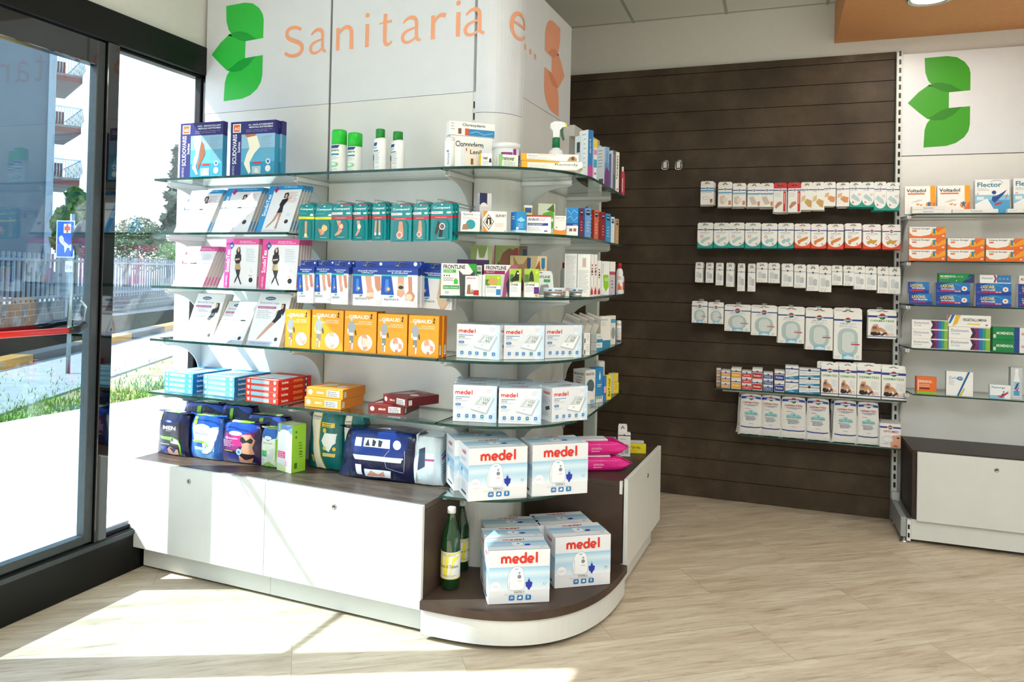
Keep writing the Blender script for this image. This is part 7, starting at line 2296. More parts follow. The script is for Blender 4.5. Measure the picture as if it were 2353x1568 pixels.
ptx = [('T', 'PRONTEX', .08, .84, .8, .07, '2c3c5c', False, True)]
zb5(1612, 1708, 205, 66, .075, 'prx', 'dfded8', ptx+[('P', arc(.5, .52, .38, .2, 0, 340, 17), '4a6470'), ('P', [(.1, .02), (.1, .42), (.7, .36), (.9, .05)], 'e8e6e0'), ('R', .5, .02, .9, .12, '8ab0cc')], 'white bandage carton turned cornerwise on lowest right shelf', -.985,
    left=ptx+[('T', 'GUAINA', .3, .76, .4, .04, '2c3c5c', False, True), ('L', .2, .7, .6, 3, .04, '7a8498', .018), ('R', .3, .60, .55, .62, 'c83c3c')])
zb5(1712, 1784, 182, 68, .04, 'blb', '2a80b8', [('P', [(.4, .75), (.5, .9), (.6, .75), (.56, .65), (.44, .65)], 'dceaf2'), ('L', .2, .5, .6, 2, .05, 'dceaf2', .02), ('R', 0, 0, 1, .18, 'd8dcd4'), ('E', .2, .14, .08, -1.6, '3a8a4c'), ('E', .45, .14, .08, -1.6, '3a8a4c'), ('E', .7, .14, .08, -1.6, '3a8a4c')], 'blue and white carton beside the bandage carton, lowest right shelf', -.955)
p = at_x(U1(1735), 700, -1.06)
put('wroll', lambda: MB().lathe([(.026, 0), (.027, .004), (.027, .145), (.022, .15), (.012, .149), (.010, .13)], 'se8e9e6', 28), 'gauze_roll', 'white cylindrical roll standing behind the blue carton, lowest right shelf', 'roll', (p.x, p.y, SH[4]+.0006))
zb5(1788, 1812, 265, 70, .02, 'bps', '3a70c0', [('R', 0, .35, 1, .6, 'd8a0bc')], 'narrow blue and pink carton left of the yellow ones, lowest right shelf', -.93)
zb5(1815, 1858, 255, 70, .02, 'yl1', 'e8d41c', [('T', 'BeTotal', .3, .15, .45, .7, '2a2a2a', True, True)], 'tall yellow carton with dark vertical lettering, lowest right shelf', -.93)
zb5(1880, 1928, 330, 70, .035, 'yl2', 'e0c82c', [('L', .2, .8, .6, 3, .2, 'b09818', .06)], 'squat yellow carton, lower one at end of lowest right shelf', -.95, left=[('R', 0, 0, 1, 1, 'e8e4d4')], hh=.056)
zb5(1878, 1922, 240, 70, .03, 'yl3', 'd8c43c', [], 'squat yellow and white carton, upper one at end of lowest right shelf', -.955, left=[('R', 0, 0, 1, 1, 'ecebe4')], zoff=.0566, hh=.044)

# goods on the right hand worktop


def wipes(w=.27, d=.13, h=.062):
    mb, fm, tm, rm = soft(w, d, h, 'film_e0218c', seed=5, nx=14)
    for i, v in enumerate(mb.v):
        x, y, z = v
        e_ = max(0, (abs(x)-w*.36)/(w*.14))
        e_ = min(1, e_)
        mb.v[i] = (x*(1+.06*e_), y, h/2+(z-h/2)*(1-.9*e_**1.5))
    lid = MB()
    lid.cbox(-w*.27, w*.2, -d*.3, d*.3, h-.001, h+.006, 'se8e8ec', .002)
    pr = MB()
    Art(pr, w*.6, h, lambda s_, t, o: (s_-w*.3, -d/2*.985-o-.002, t)).run([('T', 'salviettine', .3, .45, .3, .2, 'f6c8e0'), ('L', .3, .3, .3, 1, .1, 'f6c8e0', .05)])
    return dict(root=None, parts=[('film_wrapper', mb), ('lid', lid, 'white flip lid'), ('printed_label', pr)])


a, b = at_z(1350, 1089, HC), at_z(1443, 1088, HC)
an = atan2(b.y-a.y, b.x-a.x)
m_ = (a+b)/2+Vector((-sin(an), cos(an), 0))*.05
put('wipes', wipes, 'wet_wipe_pack', 'bright pink film pack of wipes, lower one on right worktop', 'pack', (m_.x-.045, m_.y+.02, HC+.001), an)
put('wipes', wipes, 'wet_wipe_pack', 'bright pink film pack of wipes, upper one with white lid showing', 'pack', (m_.x-.06, m_.y+.025, HC+.072), an+radians(2))


def tabbed(w, d, h):
    def f():
        body = carton(w, d, h*.74, 'e2e1dc', [('R', 0, .86, 1, .90, '2a3c70'), ('E', .5, .9, .07, -1, '26304c'), ('P', [(.2, .1), (.2, .55), (.35, .62), (.5, .55), (.5, .08)], 'b8babc'), ('P', [(.55, .12), (.55, .48), (.7, .53), (.85, .46), (.85, .12)], 'a8aaae'), ('L', .2, .72, .6, 1, .03, '8a8c90', .02)], [('R', 0, 0, 1, 1, 'c4c3bd')])
        tb = hang_tab(w*.72, h*.26, d*.5, 'e2e1dc')
        for i, v in enumerate(tb.v):
            tb.v[i] = (v[0]-w*.12, v[1], v[2]+h*.74)
        return dict(root=None, parts=[('card_box', body), ('hang_tab', tb)])
    return f


a, b = at_z(U1(1895), V1(1028), HC), at_z(U1(2015), V1(1035), HC)
an = radians(18)
b = at_p(U1(2015), 1050, (a.x, a.y), an)
w_ = round((b-a).length, 3)
h_ = round(at_p(U1(1900), V1(725), (a.x, a.y), an).z-HC, 3)
m_ = (a+b)/2
put('tabb', tabbed(w_, .03, h_), 'gauze_box', 'white gauze carton with hang tab standing on the right worktop', 'box', (m_.x, m_.y, HC+.0006), an)
for key, (x0, x1, yt, yb), col, ops, lab in (('y75', (2022, 2110, 912, 1003), 'e0d028', [('T', '75%', .15, .5, .6, .25, '9a6a14', False, True), ('L', .15, .35, .6, 3, .1, 'b0a020', .03)], 'small yellow carton at the far end of right worktop'),
                                             ('gr1', (1720, 1852, 848, 925), 'b8bcc0', [('P', [(.1, .1), (.9, .3), (.9, .5), (.1, .35)], 'a04a5c'), ('R', 0, .0, .2, .7, '5a6a8c')], 'low grey and white carton behind the pink packs'),
                                             ('gr2', (2018, 2098, 882, 915), 'c8cacc', [('L', .1, .6, .6, 2, .2, '8a90a0', .08)], 'pale carton behind the small yellow one, right worktop')):
    if key == 'gr2':
        a = at_z(U1(x0), V1(975), HC)
    elif key == 'gr1':
        a = at_z(U1(x0), V1(960), HC)
    else:
        a = at_z(U1(x0), V1(yb-4), HC)
    b = at_p(U1(x1), 1000, (a.x, a.y), radians(18))
    h_ = round(at_p(U1(x0), V1(yt), (a.x, a.y), radians(18)).z-HC, 3)
    w_ = round((b-a).length, 3)
    m_ = (a+b)/2
    put(key, lambda: carton(w_, .025, h_, col, ops), 'medicine_box', lab, 'box', (m_.x, m_.y, HC+.0006), radians(18))
# ================================================================== GOODS ON THE SLAT WALL
def wall_loc(x, off, z):
    p = wp(x, off)
    return (p.x, p.y, z)


PACKC = {'strap': ('e9e6e4', 'c8222a'), 'quadra': ('1f9a98', 'f0f0ee'), 'quadras': ('1f9a98', 'f0f0ee'), 'forte': ('e0492c', 'f0f0ee'), 'fortes': ('e0492c', 'f0f0ee'), 'teal': ('1f9a8c', 'eceeec'), 'tealb': ('1f9a8c', 'eceeec')}
KD = {'strip': 'white and blue plaster pack with oval pad', 'roll': 'white and blue tape roll pack', 'mesh': 'white and blue pack picturing a dressing strip', 'strap': 'white pack with red stripe and tab', 'maxi': 'white pack with olive gold plasters', 'maxip': 'white pack with orange plasters',
      'teal': 'white and teal plaster pack', 'tealb': 'deeper white and teal plaster pack', 'quadra': 'teal based pack with pale strip', 'quadras': 'teal based pack with pale zigzag plaster', 'forte': 'red based pack with orange strip', 'fortes': 'red based pack with gold plaster', 'gauze': 'small white gauze roll box',
      'drops': 'small white dressing box with grey oval', 'drop': 'large white dressing box with grey oval', 'derma': 'white box with green lettering and seated figure'}


def hang_row(rows, scale, ox, oy, rowname, th, dep, off=.17, nb=3, ndx=0):
    n = len(rows)
    for i, (x0, x1, ya, yb, kind) in enumerate(rows):
        u0, u1, va, vb = ox+x0/scale, ox+x1/scale, oy+ya/scale, oy+yb/scale
        a, zt_ = at_w(u0, va, off)
        b, zb_ = at_w(u1, vb, off)
        w, h = round((b-a)-.001, 3), round(zt_-zb_, 3)
        base, tab = PACKC.get(kind, ('efefed', 'eceae6'))
        side = [('R', 0, 0, 1, 1, 'd8d8d4')]+([('R', 0, 0, 1, .35, base)] if kind[0] in 'qft' else [])
        tb = max(th*h, .012)
        bh = h-tb
        fr = [('R', 0, 0, 1, 1, 'f0f1ef')]+ma_pack(kind, w, bh)
        key = ('hp', kind, round(w, 2), round(h, 2))
        what = '%s, front of %s hook in %s' % (KD[kind], ORD[i], rowname)
        o = put(key, hanger(w, h, dep, tb, base if kind[0] in 'qft' else 'efefed', fr, tab, [('R', .05, .5, .3, .8, 'c8ccd4')] if kind in ('drop', 'derma') else (), side), 'dressing_pack', what, 'pack', wall_loc((a+b)/2, off, zb_), WA+radians(rnd.uniform(-1.2, 1.2)))
        o.scale = ((b-a)/ (w+.001) if 0 else 1, 1, 1)
        for j in range(1, nb+1):
            if off-(dep+.003)*j-dep < .012:
                break
            c = along(o, (dep+.003)*j, '', '', 'pack', 'packs hanging in %s of the slat wall' % rowname, .002*j*rnd.choice((-1, 1)), -.002*j*rnd.random())
            c['label'] = '%s pack back on the %s hook from left in %s, slat wall' % (ORD[j], ORD[i], rowname)
            c.rotation_euler.z = WA+radians(rnd.uniform(-1.2, 1.2))
        hook(wall_loc((a+b)/2, .019, zt_-tb*.42), WA, off-.012, 'wire hook holding the %s pack from left in %s' % (ORD[i], rowname), 'wire hooks on the slat wall')


R1 = [(432, 548, 222, 432, 'strip'), (592, 712, 228, 450, 'roll'), (722, 838, 240, 450, 'roll'), (856, 970, 240, 452, 'mesh'), (972, 1088, 240, 452, 'mesh'), (1092, 1205, 235, 500, 'strap'), (1220, 1335, 230, 500, 'strap'), (1338, 1440, 230, 480, 'maxi'), (1442, 1545, 232, 480, 'maxi'),
      (1545, 1648, 230, 445, 'maxip'), (1658, 1770, 232, 448, 'maxip'), (1775, 1885, 230, 455, 'teal'), (1887, 1993, 230, 455, 'teal'), (1996, 2105, 228, 485, 'tealb'), (2108, 2220, 232, 485, 'tealb')]
hang_row(R1, 3.922, 1500, 360, 'the top row', .2, .016, .17, 4)
XS = [(405, 542), (552, 686), (688, 825), (833, 972), (982, 1120), (1127, 1273), (1280, 1420), (1427, 1565), (1574, 1722), (1735, 1880), (1895, 2055), (2070, 2232)]
KS = ['quadra']*4+['quadras']*2+['forte']*4+['fortes']*2
hang_row([(a, b, 596+i*1.4, (822, 822, 822, 825, 825, 825, 822, 828, 832, 824, 832, 836)[i], k) for i, ((a, b), k) in enumerate(zip(XS, KS))], 3.922, 1500, 360, 'the second row', .17, .018, .16, 3)
R3 = [(165, 238, 100, 300), (268, 345, 104, 305), (370, 445, 104, 330), (474, 550, 104, 345), (588, 660, 110, 388), (693, 765, 113, 392), (777, 888, 103, 303), (895, 1010, 108, 308), (1032, 1145, 112, 345), (1155, 1272, 118, 355), (1283, 1402, 122, 388), (1408, 1525, 125, 400), (1533, 1638, 132, 330), (1648, 1755, 135, 335),
      (1757, 1866, 135, 370), (1870, 1980, 140, 378), (1990, 2102, 142, 412), (2106, 2218, 152, 418)]
hang_row([r+('gauze',) for r in R3], 4.357, 1560, 580, 'the third row', .27, .03, .15, 2)
R4 = [(130, 285, 487, 710, 'drops'), (296, 447, 498, 720, 'drops'), (458, 715, 520, 797, 'drop'), (726, 980, 528, 840, 'drop'), (995, 1255, 540, 918, 'drop'), (1272, 1540, 552, 985, 'drop'), (1555, 1830, 555, 1083, 'drop'), (1895, 2178, 570, 870, 'derma')]
hang_row(R4, 4.357, 1560, 580, 'the bottom row', .13, .02, .16, 3)
for i, (u, v) in enumerate(((1544, 372), (1574, 372))):
    x, z = at_w(u-8, v+8, .02)
    def eh():
        mb = MB().tube([(0, 0, 0), (0, -.15, .004), (0, -.158, .012)], .002, 'mc8ccce', 6)
        lp_ = MB().tube([(-.012, 0, .014), (-.012, -.15, .014), (.012, -.15, .014), (.012, 0, .014)], .0016, 'mc8ccce', 6)
        pl = MB().tube([(-.019, -.157, .006), (-.02, -.16, -.038), (-.014, -.16, -.046), (.014, -.16, -.046), (.02, -.16, -.038), (.019, -.157, .006)], .003, 'mdfe2e4', 6)
        pl.box(-.011, .011, -.161, -.159, -.036, .002, 'sd8dcdc').tube([(-.019, -.157, .006), (.019, -.157, .006)], .003, 'mdfe2e4', 6)
        return dict(root=None, parts=[('peg', mb), ('wire_loop', lp_), ('price_holder', pl)])
    put('ehook', eh, 'peg_hook', 'empty chrome hook with price holder, %s of the two above the packs' % ['left', 'right'][i], 'hook', wall_loc(x, .02, z-.004), WA)

# glass shelf and acrylic bin on the slat wall
zA, zB = .735, .458
xa, xb = at_w(1640, 893, .2)[0], at_w(2083, 918, .2)[0]
o = empty('slat_wall_shelf', 'glass shelf fixed to the dark slat wall carrying boxes in stacks', 'shelf', (0, WY, 0), WA)
MB().cbox(xa, xb, -.205, -.019, zA-.008, zA-.0004, 'gedge', .001).obj('glass_pane', o)
MB().box(xa+.05, xb-.03, -.16, -.019, zA-.022, zA-.009, 'scfd2d0').obj('bracket', o)
xa, xb = at_w(1700, 1000, .17)[0], at_w(2072, 1030, .17)[0]
o = empty('acrylic_bin', 'clear acrylic bin holding cotton packs under the glass shelf', 'bin', (0, WY, 0), WA)
MB().cbox(xa, xb, -.185, -.019, zB-.008, zB-.0004, 'gedge', .001).obj('bottom_pane', o)
for i, u in enumerate((1692, 1793, 1852, 1908, 1970, 2022)):
    x = at_w(u, 1000, .17)[0] if i else xa+.001
    MB().box(x, x+.003, -.183, -.02, zB, zB+.19, 'acryl').obj('divider', o)


def slot_box(x0, x1, ya, yb, off, z, key, col, fr, label, depth, name='bandage_box', dz=0, h=None, side=(), tab=0, rot=0, scale=4.902, ox=1620, oy=810, group=None, backs=0, bdx=.0):
    u0, u1, va = ox+x0/scale, ox+x1/scale, oy+ya/scale
    a, zt_ = at_w(u0, va, off)
    b = at_w(u1, va, off)[0]
    w = round(b-a-.001, 3)
    h = h or round(zt_-z-dz, 3)
    bf = (lambda: carton(w, depth, h, col, fr, side, side)) if not tab else hanger(w, h, depth, tab*h, col, fr, None, (), side)
    o = put((key, w, h), bf, name, label, 'box', wall_loc((a+b)/2, off, z+dz+.0006), WA+rot, group)
    return o, h


strip_ = lambda c, t: [('R', 0, .66, 1, .74, '23408c'), ('E', .5, .74, .09, -1, '26304c'), ('R', .03, .08, .97, .6, c), ('T', t, .15, .26, .7, .2, 'f0ece8', False, True)]
for ci, (x0, x1, yb, tops, col, txt, desc) in enumerate(((186, 290, 400, (205, 268, 340), 'e8952c', 'Rullo', 'white and orange roll'), (299, 411, 408, (178, 295), 'f0a81c', 'Roter', 'orange bandage'), (419, 530, 412, (212, 283, 350), 'c8242c', 'Autolex', 'red bandage'), (536, 652, 420, (182, 302), 'c01c28', 'Rotolast', 'deep red bandage'),
                                                  (661, 772, 430, (230, 297, 364), '1e4fa4', 'Rullolex', 'blue bandage'), (786, 902, 440, (205, 318), '1c3f94', 'Rultex', 'navy bandage'))):
    n = len(tops)
    lev_h = None
    a_ = at_w(1620+x0/4.902, 810+tops[0]/4.902, .19)[1]
    hh_ = (a_-zA)/n
    for j in range(n):
        nm_ = (['lower', 'upper'] if n == 2 else ['bottom', 'middle', 'top'])[j]
        o, _ = slot_box(x0, x1, 0, 0, .19, zA, ('st', ci), 'ecebe8', strip_(col, txt), '%s box, %s of its stack on slat wall glass shelf' % (desc, nm_), .05, dz=j*hh_, h=round(hh_-.0008, 4))
        along(o, .055, '', '', 'box', 'rear boxes on the slat wall shelf')['label'] = 'box behind the %s %s box on slat wall glass shelf' % (nm_, desc)
a_ = at_w(1620+132/4.902, 810+180/4.902, .15)[1]
for j in range(3):
    slot_box(132, 182, 0, 0, .15, zA, 'st0', 'ecebe8', strip_('d8922c', 'Rullo'), 'small orange roll box at extreme left of slat wall shelf, %s of three' % ['bottom', 'middle', 'top'][j], .04, dz=j*(a_-zA)/3, h=round((a_-zA)/3-.0008, 4))
sy = [('R', 0, .74, 1, .82, '23408c'), ('E', .5, .82, .07, -1, '26304c'), ('P', [(0, 0), (1, 0), (1, .3), (.5, .22), (0, .12)], '1f80b0'), ('P', [(.3, .3), (.4, .4), (.9, .62), (.95, .55)], 'b8c4c8'), ('L', .05, .6, .35, 4, .08, 'b0b4b8', .025), ('T', 'rolliflex', .3, .06, .4, .12, 'e8eef0')]
for (x0, x1, yt, n, desc) in ((908, 1058, 150, 2, 'tall white and teal blue bandage'), (1063, 1300, 180, 3, 'wide white and teal blue bandage')):
    a_ = at_w(1620+x0/4.902, 810+yt/4.902, .19)[1]
    hh_ = (a_-zA)/n
    for j in range(n):
        nm_ = (['lower', 'upper'] if n == 2 else ['bottom', 'middle', 'top'])[j]
        slot_box(x0, x1, 0, 0, .19, zA, ('sy', x0), 'e9edee', sy, '%s box, %s of its stack on slat wall glass shelf' % (desc, nm_), .09, dz=j*hh_, h=round(hh_-.0008, 4))
for i, (x0, x1, yt) in enumerate(((1310, 1508, 112), (1512, 1712, 120), (1716, 1985, 125), (1992, 2266, 148))):
    w_px = (x1-x0)
    o, h_ = slot_box(x0, x1, yt, 0, .198, zA, ('dm', i), 'efefec', [('R', 0, 0, 1, 1, 'f0f0ee')]+ma_pack('derma', .05, .08), 'white box with green lettering and seated figure, %s of four on slat wall shelf' % ORD[i], .04, 'dressing_pack', tab=.13)
    c = along(o, .045, '', '', 'box', 'spare dressing boxes on the slat wall shelf', -.02, 0)
    c['label'] = 'spare box standing behind the %s green lettered box on slat wall shelf' % ORD[i]


def cotton(w, h, d=.05):
    def f():
        mb, fm, tm, rm = soft(w, d, h, 'film_w', seed=3, nx=12, q=.6)
        Art(mb, w, h, fm, .012).run(ma_pack('cotton', w, h))
        return mb
    return f


SPECIAL['film_w'] = lambda: film('e6e6e4')
for i, (x0, x1, ya, yb) in enumerate(((400, 632, 440, 915), (636, 850, 445, 930), (862, 1130, 465, 965), (1150, 1395, 478, 990), (1455, 1703, 500, 1030), (1712, 1962, 520, 1048))):
    off = .165
    a, zt_ = at_w(1620+x0/4.902, 810+ya/4.902, off)
    b, _ = at_w(1620+x1/4.902, 810+yb/4.902, off)
    w, h = round((b-a)*1.04, 3), round(zt_-zB, 3)
    h = min(h, zA-.024-zB)
    mid = wall_loc((a+b)/2, off-.025, zB+.001)
    o = put(('cot', round(w, 2), round(h, 2)), cotton(w, h), 'cotton_wool_pack', 'soft white cotton wool pack lettered in red, %s of six in the acrylic bin' % ORD[i], 'pack', mid, WA+radians(rnd.uniform(-3, 3)))
    c = along(o, .056, '', '', 'pack', 'rear cotton packs in the acrylic bin', -.012, 0)
    c['label'] = 'cotton wool pack standing behind the %s front one in the acrylic bin' % ORD[i]
opt = ma_mark(.80, .07, .05, .06, .1)+[('T', 'OPTOMED', .18, .62, .72, .09, 'a82c3c', False, True), ('P', [(.55, 0), (.5, .2), (.6, .5), (1, .56), (1, 0)], 'd8a284'), ('E', .88, .42, .07, -.6, '3a2a22'), ('P', [(.6, .06), (.75, .14), (.92, .06), (.8, .02)], 'b8645c'), ('E', .38, .34, .27, .16, 'd2d4d4'), ('E', .38, .34, .21, .11, 'e6e8e8'), ('T', '10', .1, .12, .06, .05, '3a5a9c'), ('L', .2, .15, .3, 2, .03, '8a9ab8', .014)]
o, h_ = slot_box(1966, 2208, 795, 0, .175, zB, 'opt', 'ebeae8', opt, 'white eye pad box picturing half a face, front one right of the cotton packs', .02, 'eye_pad_box')
for j in range(1, 6):
    c = along(o, .024*j, '', '', 'box', 'spare eye pad boxes')
    c['label'] = '%s eye pad box back in the row right of the cotton packs' % ORD[j]

# ================================================================== GOODS ON THE RIGHT UNIT
def rb(x0, x1, yt, lev, key, col, fr, label, depth=.05, off=.265, dz=0, h=None, scale=4.61, ox=2040, oy=380, rx=0, name='medicine_box', side=(), rot=0):
    u0, u1, va = ox+x0/scale, ox+x1/scale, oy+yt/scale
    a, zt_ = at_w(u0, va, off)
    b = at_w(u1, va, off)[0]
    w = round(b-a-.001, 3)
    z = RZ[lev]
    h = h or round(zt_-z-dz, 3)
    o = put((key, w, h), lambda: carton(w, depth, h, col, fr, side, side), name, label, 'box', wall_loc((a+b)/2, off, z+dz+.0008), WA+rot, None, rx)
    o['_h'] = h
    return o


vol = [('R', .84, .3, 1, 1, 'f0a01c'), ('P', [(.75, 0), (1, 0), (1, .45), (.86, .3)], 'e06a1c'), ('T', 'Voltadol', .06, .78, .64, .12, '2c3048', False, True), ('R', .1, .70, .66, .75, 'e06a3c'), ('P', [(.2, .42), (.45, .52), (.62, .5), (.4, .42)], 'd0d0cc'), ('P', [(.36, .36), (.42, .3), (.5, .36), (.46, .38)], 'd8924c'), ('P', [(.48, .34), (.54, .28), (.6, .36)], 'd8924c'),
       ('E', .80, .32, .11, -1, 'e8982c'), ('P', [(.7, .42), (.76, .36), (.74, .22), (.80, .3), (.86, .22), (.84, .36), (.92, .42), (.84, .4), (.8, .46), (.77, .4)], '2f6ca8')]
fle = [('R', 0, 0, 1, .55, '8cc4e0'), ('R', .4, 0, 1, .4, '4aa0d0'), ('P', [(0, .28), (.35, .45), (.62, .0), (0, 0)], 'eceeee'), ('T', 'Flector', .07, .78, .7, .14, '2f7ca4', False, True), ('S', bez((.45, .93), (.6, 1.0), (.8, .98), (.8, .88), 8), .012, '2f7ca4'), ('L', .07, .72, .4, 2, .04, 'a4aab0', .014), ('T', '5', .06, .56, .04, .05, 'c8344c', False, True), ('E', .55, .62, .065, -1, '1f4a90'),
       ('P', [(.5, .5), (.62, .52), (.8, .62), (.92, .7), (.84, .58), (.66, .4), (.56, .32), (.48, .4)], '1f4a90'), ('P', [(.55, .3), (.8, .35), (.92, .5), (.95, .62), (.86, .42), (.74, .28), (.58, .24)], 'c8344c'), ('R', .05, .40, .26, .5, 'dfe8ec')]
for i, (x0, x1, yt, art_, col, desc, dp, n) in enumerate(((182, 508, 222, vol, 'f0efec', 'white and orange pain plaster box, left one on top right shelf', .014, 3), (528, 878, 216, vol, 'f0efec', 'white and orange pain plaster box, second on top right shelf', .014, 3), (930, 1300, 150, fle, 'eef0f0', 'white and blue plaster box with running figure, top right shelf', .014, 5),
                                                          (1338, 1700, 135, [o if o[0] != 'T' or o[1] != '5' else ('T', '10', .06, .56, .07, .05, 'c8344c', False, True) for o in fle], 'eef0f0', 'white and blue plaster box cut off by the right picture edge', .014, 5))):
    o = rb(x0, x1, yt, 0, ('vf', i), col, art_, desc, dp, .225, rx=-radians(5), side=[('R', 0, 0, 1, 1, 'cfd6d8' if i > 1 else 'd8d6d0')], name='plaster_box')
    for j in range(1, n):
        along(o, (dp+.0015)*j, '', '', 'box', 'slim plaster boxes on top right shelf', .002*j)['label'] = '%s slim box back behind the %s plaster box, top right shelf' % (ORD[j], ORD[i])
wd_ = [('T', 'Dicloreum', .4, .3, .25, .45, '5a6c90'), ('L', .05, .5, .25, 1, .2, 'b0b4b8', .1)]
rb(256, 600, 465, 0, 'fd1', 'ecebe8', [('T', 'Itamidol', .36, .25, .3, .5, '4a6ca0')], 'flat white carton lying in front of plaster boxes, lower of two, top right shelf', .05, .28, h=.020, name='medicine_box')
rb(256, 600, 425, 0, 'fd2', 'ecebe8', [('T', 'Itamidol', .36, .25, .3, .5, '4a6ca0')], 'flat white carton lying in front of plaster boxes, upper of two, top right shelf', .05, .28, dz=.0206, h=.020)
rb(690, 1172, 465, 0, 'fd3', 'ecebe8', wd_, 'long flat white carton before the second plaster box, top right shelf', .045, .28, h=.022)
rb(1270, 1700, 472, 0, 'fd4', 'ecebe8', wd_, 'long flat white carton before the running figure boxes, top right shelf', .045, .28, h=.022)
vem = [('R', 0, 0, 1, 1, 'e8702c'), ('P', [(0, 1), (.75, 1), (.62, .5), (.55, .3), (.3, .16), (.1, .22), (0, .5)], 'f0efea'), ('P', [(.7, .3), (.9, .8), (1, .95), (1, .5), (.8, .3)], 'f0a02c'), ('T', 'Voltaren Emulgel', .06, .74, .5, .17, '23305c', False, True), ('R', .08, .58, .2, .7, 'e0602c'), ('E', .68, .5, .085, -1, 'f0b02c'),
       ('P', [(.6, .85), (.66, .7), (.64, .3), (.68, .45), (.72, .3), (.71, .7), (.78, .88), (.7, .8), (.68, .95), (.665, .8)], '2a80a8'), ('E', .93, .2, .035, -.8, 'f0d8c8')]
nmc = ['left', 'middle', 'right']
for ci, (x0, x1, tops) in enumerate(((238, 625, (668, 770, 880)), (645, 1036, (768, 882)), (1052, 1452, (772, 890)))):
    hh_ = .0625
    n = len(tops)
    for j in range(n):
        o = rb(x0, x1, 0, 1, ('vem', ci), 'e8702c', vem, 'orange and white gel carton, %s one in the %s stack of second right shelf' % ((['lower', 'upper'] if n == 2 else ['bottom', 'middle', 'top'])[j], nmc[ci]), .05, .265, dz=j*(hh_+.0006), h=hh_, side=[('R', 0, 0, 1, 1, 'd8d4cc')])
las = lambda wide: [('R', 0, 0, 1, 1, '1a3f9a'), ('R', .4, .3, 1, 1, '2474c0'), ('S', bez((.1, .6), (.3, 1.1), (.7, .95), (.8, .6), 8), .02, '3aa0d8'), ('T', 'LASONIL', .15 if wide else .13, .56, .40 if wide else .6, .28, 'f0dc3c', False, True), ('R', .14, .2, .74, .32, 'c8243c')]+([('T', 'ANTIDOLORE', .15, .36, .4, .14, 'f0f2f4', False, True), ('E', .84, .5, .08, -1, 'e8ecec'), ('E', .84, .5, .035, -1, 'e0703c'), ('T', '10% GEL', .56, .2, .17, .1, 'f4f0f0', False, True)] if wide else [('L', .2, .42, .6, 1, .1, 'f0e4e4', .08)])+[('E', .07, .25, .035, -1, '8ab0e0'), ('E', .07, .25, .028, -1, '1a3f9a')]
for ci, (x0, x1, nms, dx_) in enumerate(((243, 490, ('lower short', 'upper short'), -14), (525, 888, ('lower left long', 'upper left long'), 0), (948, 1325, ('lower middle long', 'upper middle long'), 0), (1396, 1700, ('lower right long', 'upper right long'), 0))):
    for j in range(2):
        hh_ = .0625
        dd_x = dx_ if j else 0
        o = rb(x0+dd_x, x1+dd_x+(-20 if dd_x else 0), 0, 2, ('las', ci, j if ci == 0 else 0), '1a3f9a', las(ci > 0), '%s dark blue gel carton with yellow lettering on third right shelf' % nms[j], .05, .27, dz=j*(hh_+.0006), h=hh_, side=[('R', 0, 0, 1, 1, 'd0d4d8')])
mom = [('T', 'MOMENDOL', .05, .56, .44, .22, 'e8f4e8', False, True), ('T', '10% GEL', .52, .58, .18, .14, 'c8e4cc'), ('L', .05, .44, .3, 1, .1, 'c8e4cc', .04), ('P', [(.66, 0), (.8, .5), (.86, .9), (1, .9), (1, 0)], '22386c'), ('P', [(.7, .2), (.82, .6), (.95, .7), (.86, .4)], '14706c'), ('P', [(.49, .15), (.5, .3), (.52, .15)], 'f0f4f0')]
rb(537, 918, 1188, 2, 'mom', '128a4a', mom, 'green gel carton lying on the left long blue cartons, third right shelf', .04, .265, dz=.1264, h=.051)
dcl = [('T', 'Dicloreum', .06, .5, .36, .26, '2c4a9c'), ('R', .55, .12, 1, 1, '3a78b4'), ('P', [(.44, 1), (.5, 1), (.55, .56), (.5, .12), (.44, .12), (.49, .56)], 'a02c50'), ('E', .65, .56, .04, -1, '6aa0cc'), ('E', .77, .56, .04, -1, '6aa0cc'), ('E', .89, .56, .04, -1, '6aa0cc')]
rb(975, 1305, 1206, 2, 'dcb', 'eceeee', dcl, 'white and blue carton lying on the middle long blue cartons, third right shelf', .04, .265, dz=.1264, h=.045)
rb(1392, 1700, 1212, 2, 'wml', 'e8e8e6', [('T', 'MEL', .06, .4, .1, .3, 'a83c3c', False, True)], 'white carton on the right long blue cartons at picture edge, third right shelf', .04, .265, dz=.1264, h=.045)
rain = [('T', 'Dicloreum', .06, .56, .42, .24, '2c3c80'), ('T', 'ACTIGEL', .06, .32, .22, .14, '3a9cb4'), ('R', .60, .06, .68, .94, '8a2440'), ('R', .68, .06, .74, .94, '5a3c8c'), ('R', .74, .06, .82, .94, '2a6cb4'), ('R', .82, .06, .90, .94, '2a9c7c'), ('R', .90, .06, 1, .94, '8cb83c'), ('P', [(.52, .94), (.6, .94), (.66, .5), (.6, .06), (.52, .06), (.58, .5)], '3c2450')]
S7 = dict(scale=2.613, oy=700)
for ci, (x0, x1, n) in enumerate(((146, 364, 3), (368, 617, 2))):
    hh_ = .0525 if ci == 0 else .0635
    for j in range(n):
        rb(x0, x1, 0, 3, ('rain', ci), 'efefee', rain, 'white carton with rainbow coloured end, %s in the %s stack of fourth right shelf' % ((['lower', 'upper'] if n == 2 else ['bottom', 'middle', 'top'])[j], nmc[ci]), .05, .265, dz=j*(hh_+.0006), h=hh_, side=[('R', 0, 0, 1, 1, 'e0e0dc')], **S7)
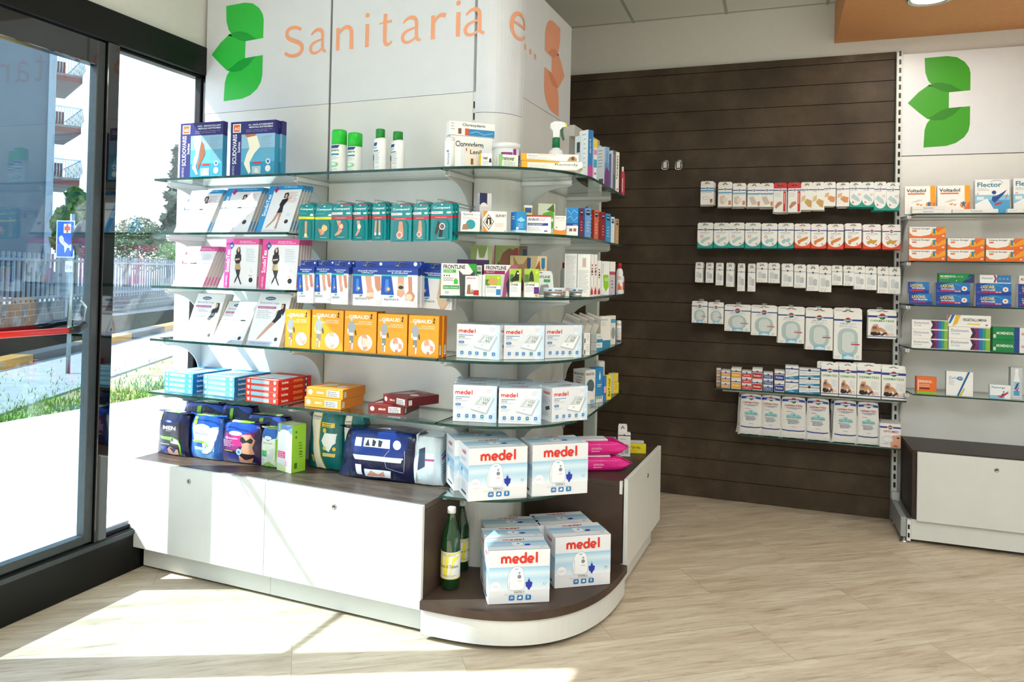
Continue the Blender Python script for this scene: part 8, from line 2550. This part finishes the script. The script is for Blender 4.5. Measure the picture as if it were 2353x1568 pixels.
rb(362, 621, 95, 3, 'veg', 'efefee', [('P', [(0, 1), (.06, 1), (0, .6)], 'c83c3c'), ('P', [(.08, 1), (.16, 1), (.06, .3), (0, .2)], '2a6cb4'), ('P', [(.18, 1), (.3, 1), (.2, .2), (.1, .0)], 'e8b82c'), ('T', 'VEGETALLUMINA', .34, .5, .56, .24, '3a3c40', False, True), ('R', .45, .2, .75, .3, 'e8cc3c'), ('E', .9, .2, .03, -.7, 'c83c3c')], 'white carton with red blue and yellow stripes lying on rainbow cartons', .05, .265, dz=.1285, h=.063, **S7)
for j in range(2):
    rb(632, 830, 0, 3, 'mo2', '0f8448', [('T', 'MOMENDOL', .12, .4, .52, .22, 'e8f4e8', False, True), ('R', .66, 0, .82, 1, '23408c'), ('R', .82, 0, 1, 1, 'e4e8e4'), ('R', .02, .12, .1, .4, 'c8dccc'), ('E', .92, .5, .05, -1, 'd89a9c')], 'dark green carton at picture edge, %s of two on fourth right shelf' % ['lower', 'upper'][j], .05, .265, dz=j*.0676, h=.067, **S7)
rb(172, 295, 433, 4, 'spid', 'e8702c', [('R', 0, 0, 1, .14, '8cc03c'), ('T', 'SPIDIDOL', .12, .66, .66, .14, 'f4f0e8', False, True), ('R', .06, .2, .1, .84, 'f0e4d8'), ('R', .14, .28, .66, .38, '7a2c1c'), ('L', .12, .52, .7, 2, .1, 'f4d8c0', .03)], 'orange carton with green base on fifth right shelf', .035, .27, side=[('R', 0, 0, 1, 1, 'd8602c'), ('R', 0, 0, 1, .14, '7cac34')], rot=radians(6), **S7)
rb(350, 515, 400, 4, 'zach', 'eff1f2', [('T', 'Zachel', .1, .68, .36, .12, '3a6ca8'), ('E', .52, .72, .12, -.7, '2a80b4'), ('T', 'ase', .46, .69, .18, .08, 'c8dce8'), ('P', [(.4, 0), (.48, 0), (.88, 1), (.8, 1)], '1f6c9c'), ('P', [(.5, 0), (.56, 0), (.7, .3), (.66, .34)], 'd8b82c'), ('L', .1, .6, .22, 4, .05, '9aa4ac', .016)], 'white carton with diagonal blue stripe on fifth right shelf', .02, .26, side=[('R', 0, 0, 1, 1, '2f5c80')], **S7)
rb(612, 740, 482, 4, 'flg', 'e8eef0', [('T', 'Flectorgo', .08, .72, .66, .18, '2c7ca4', False, True), ('R', 0, 0, .7, .25, '8cc4e0'), ('E', .66, .52, .04, -1, '1f4a90'), ('P', [(.45, .1), (.6, .4), (.72, .42), (.94, .5), (.76, .3), (.6, .1)], '1f4a90'), ('P', [(.3, .2), (.6, .28), (.9, .62), (.8, .34), (.6, .12)], 'c8344c')], 'small white and blue carton before the bottle box, fifth right shelf', .03, .27, **S7)
rb(738, 812, 378, 4, 'flb', 'c4ccd0', [('P', [(.25, .1), (.25, .6), (.35, .75), (.36, .86), (.64, .86), (.65, .75), (.76, .6), (.76, .1)], 'eceeee'), ('R', .36, .86, .64, .96, 'f4f4f4'), ('R', .26, .3, .75, .56, '9cc4d8'), ('P', [(.3, .3), (.5, .5), (.72, .54), (.5, .34)], '1f4a90'), ('P', [(.3, .25), (.6, .35), (.74, .5), (.6, .26)], 'c8344c'), ('R', .26, .12, .75, .28, '4a9cc8')], 'tall grey carton picturing a white bottle, fifth right shelf', .04, .26, side=[('R', 0, 0, 1, 1, 'a4acb0')], **S7)

for o_ in COL.objects:
    if '_h' in o_:
        del o_['_h']
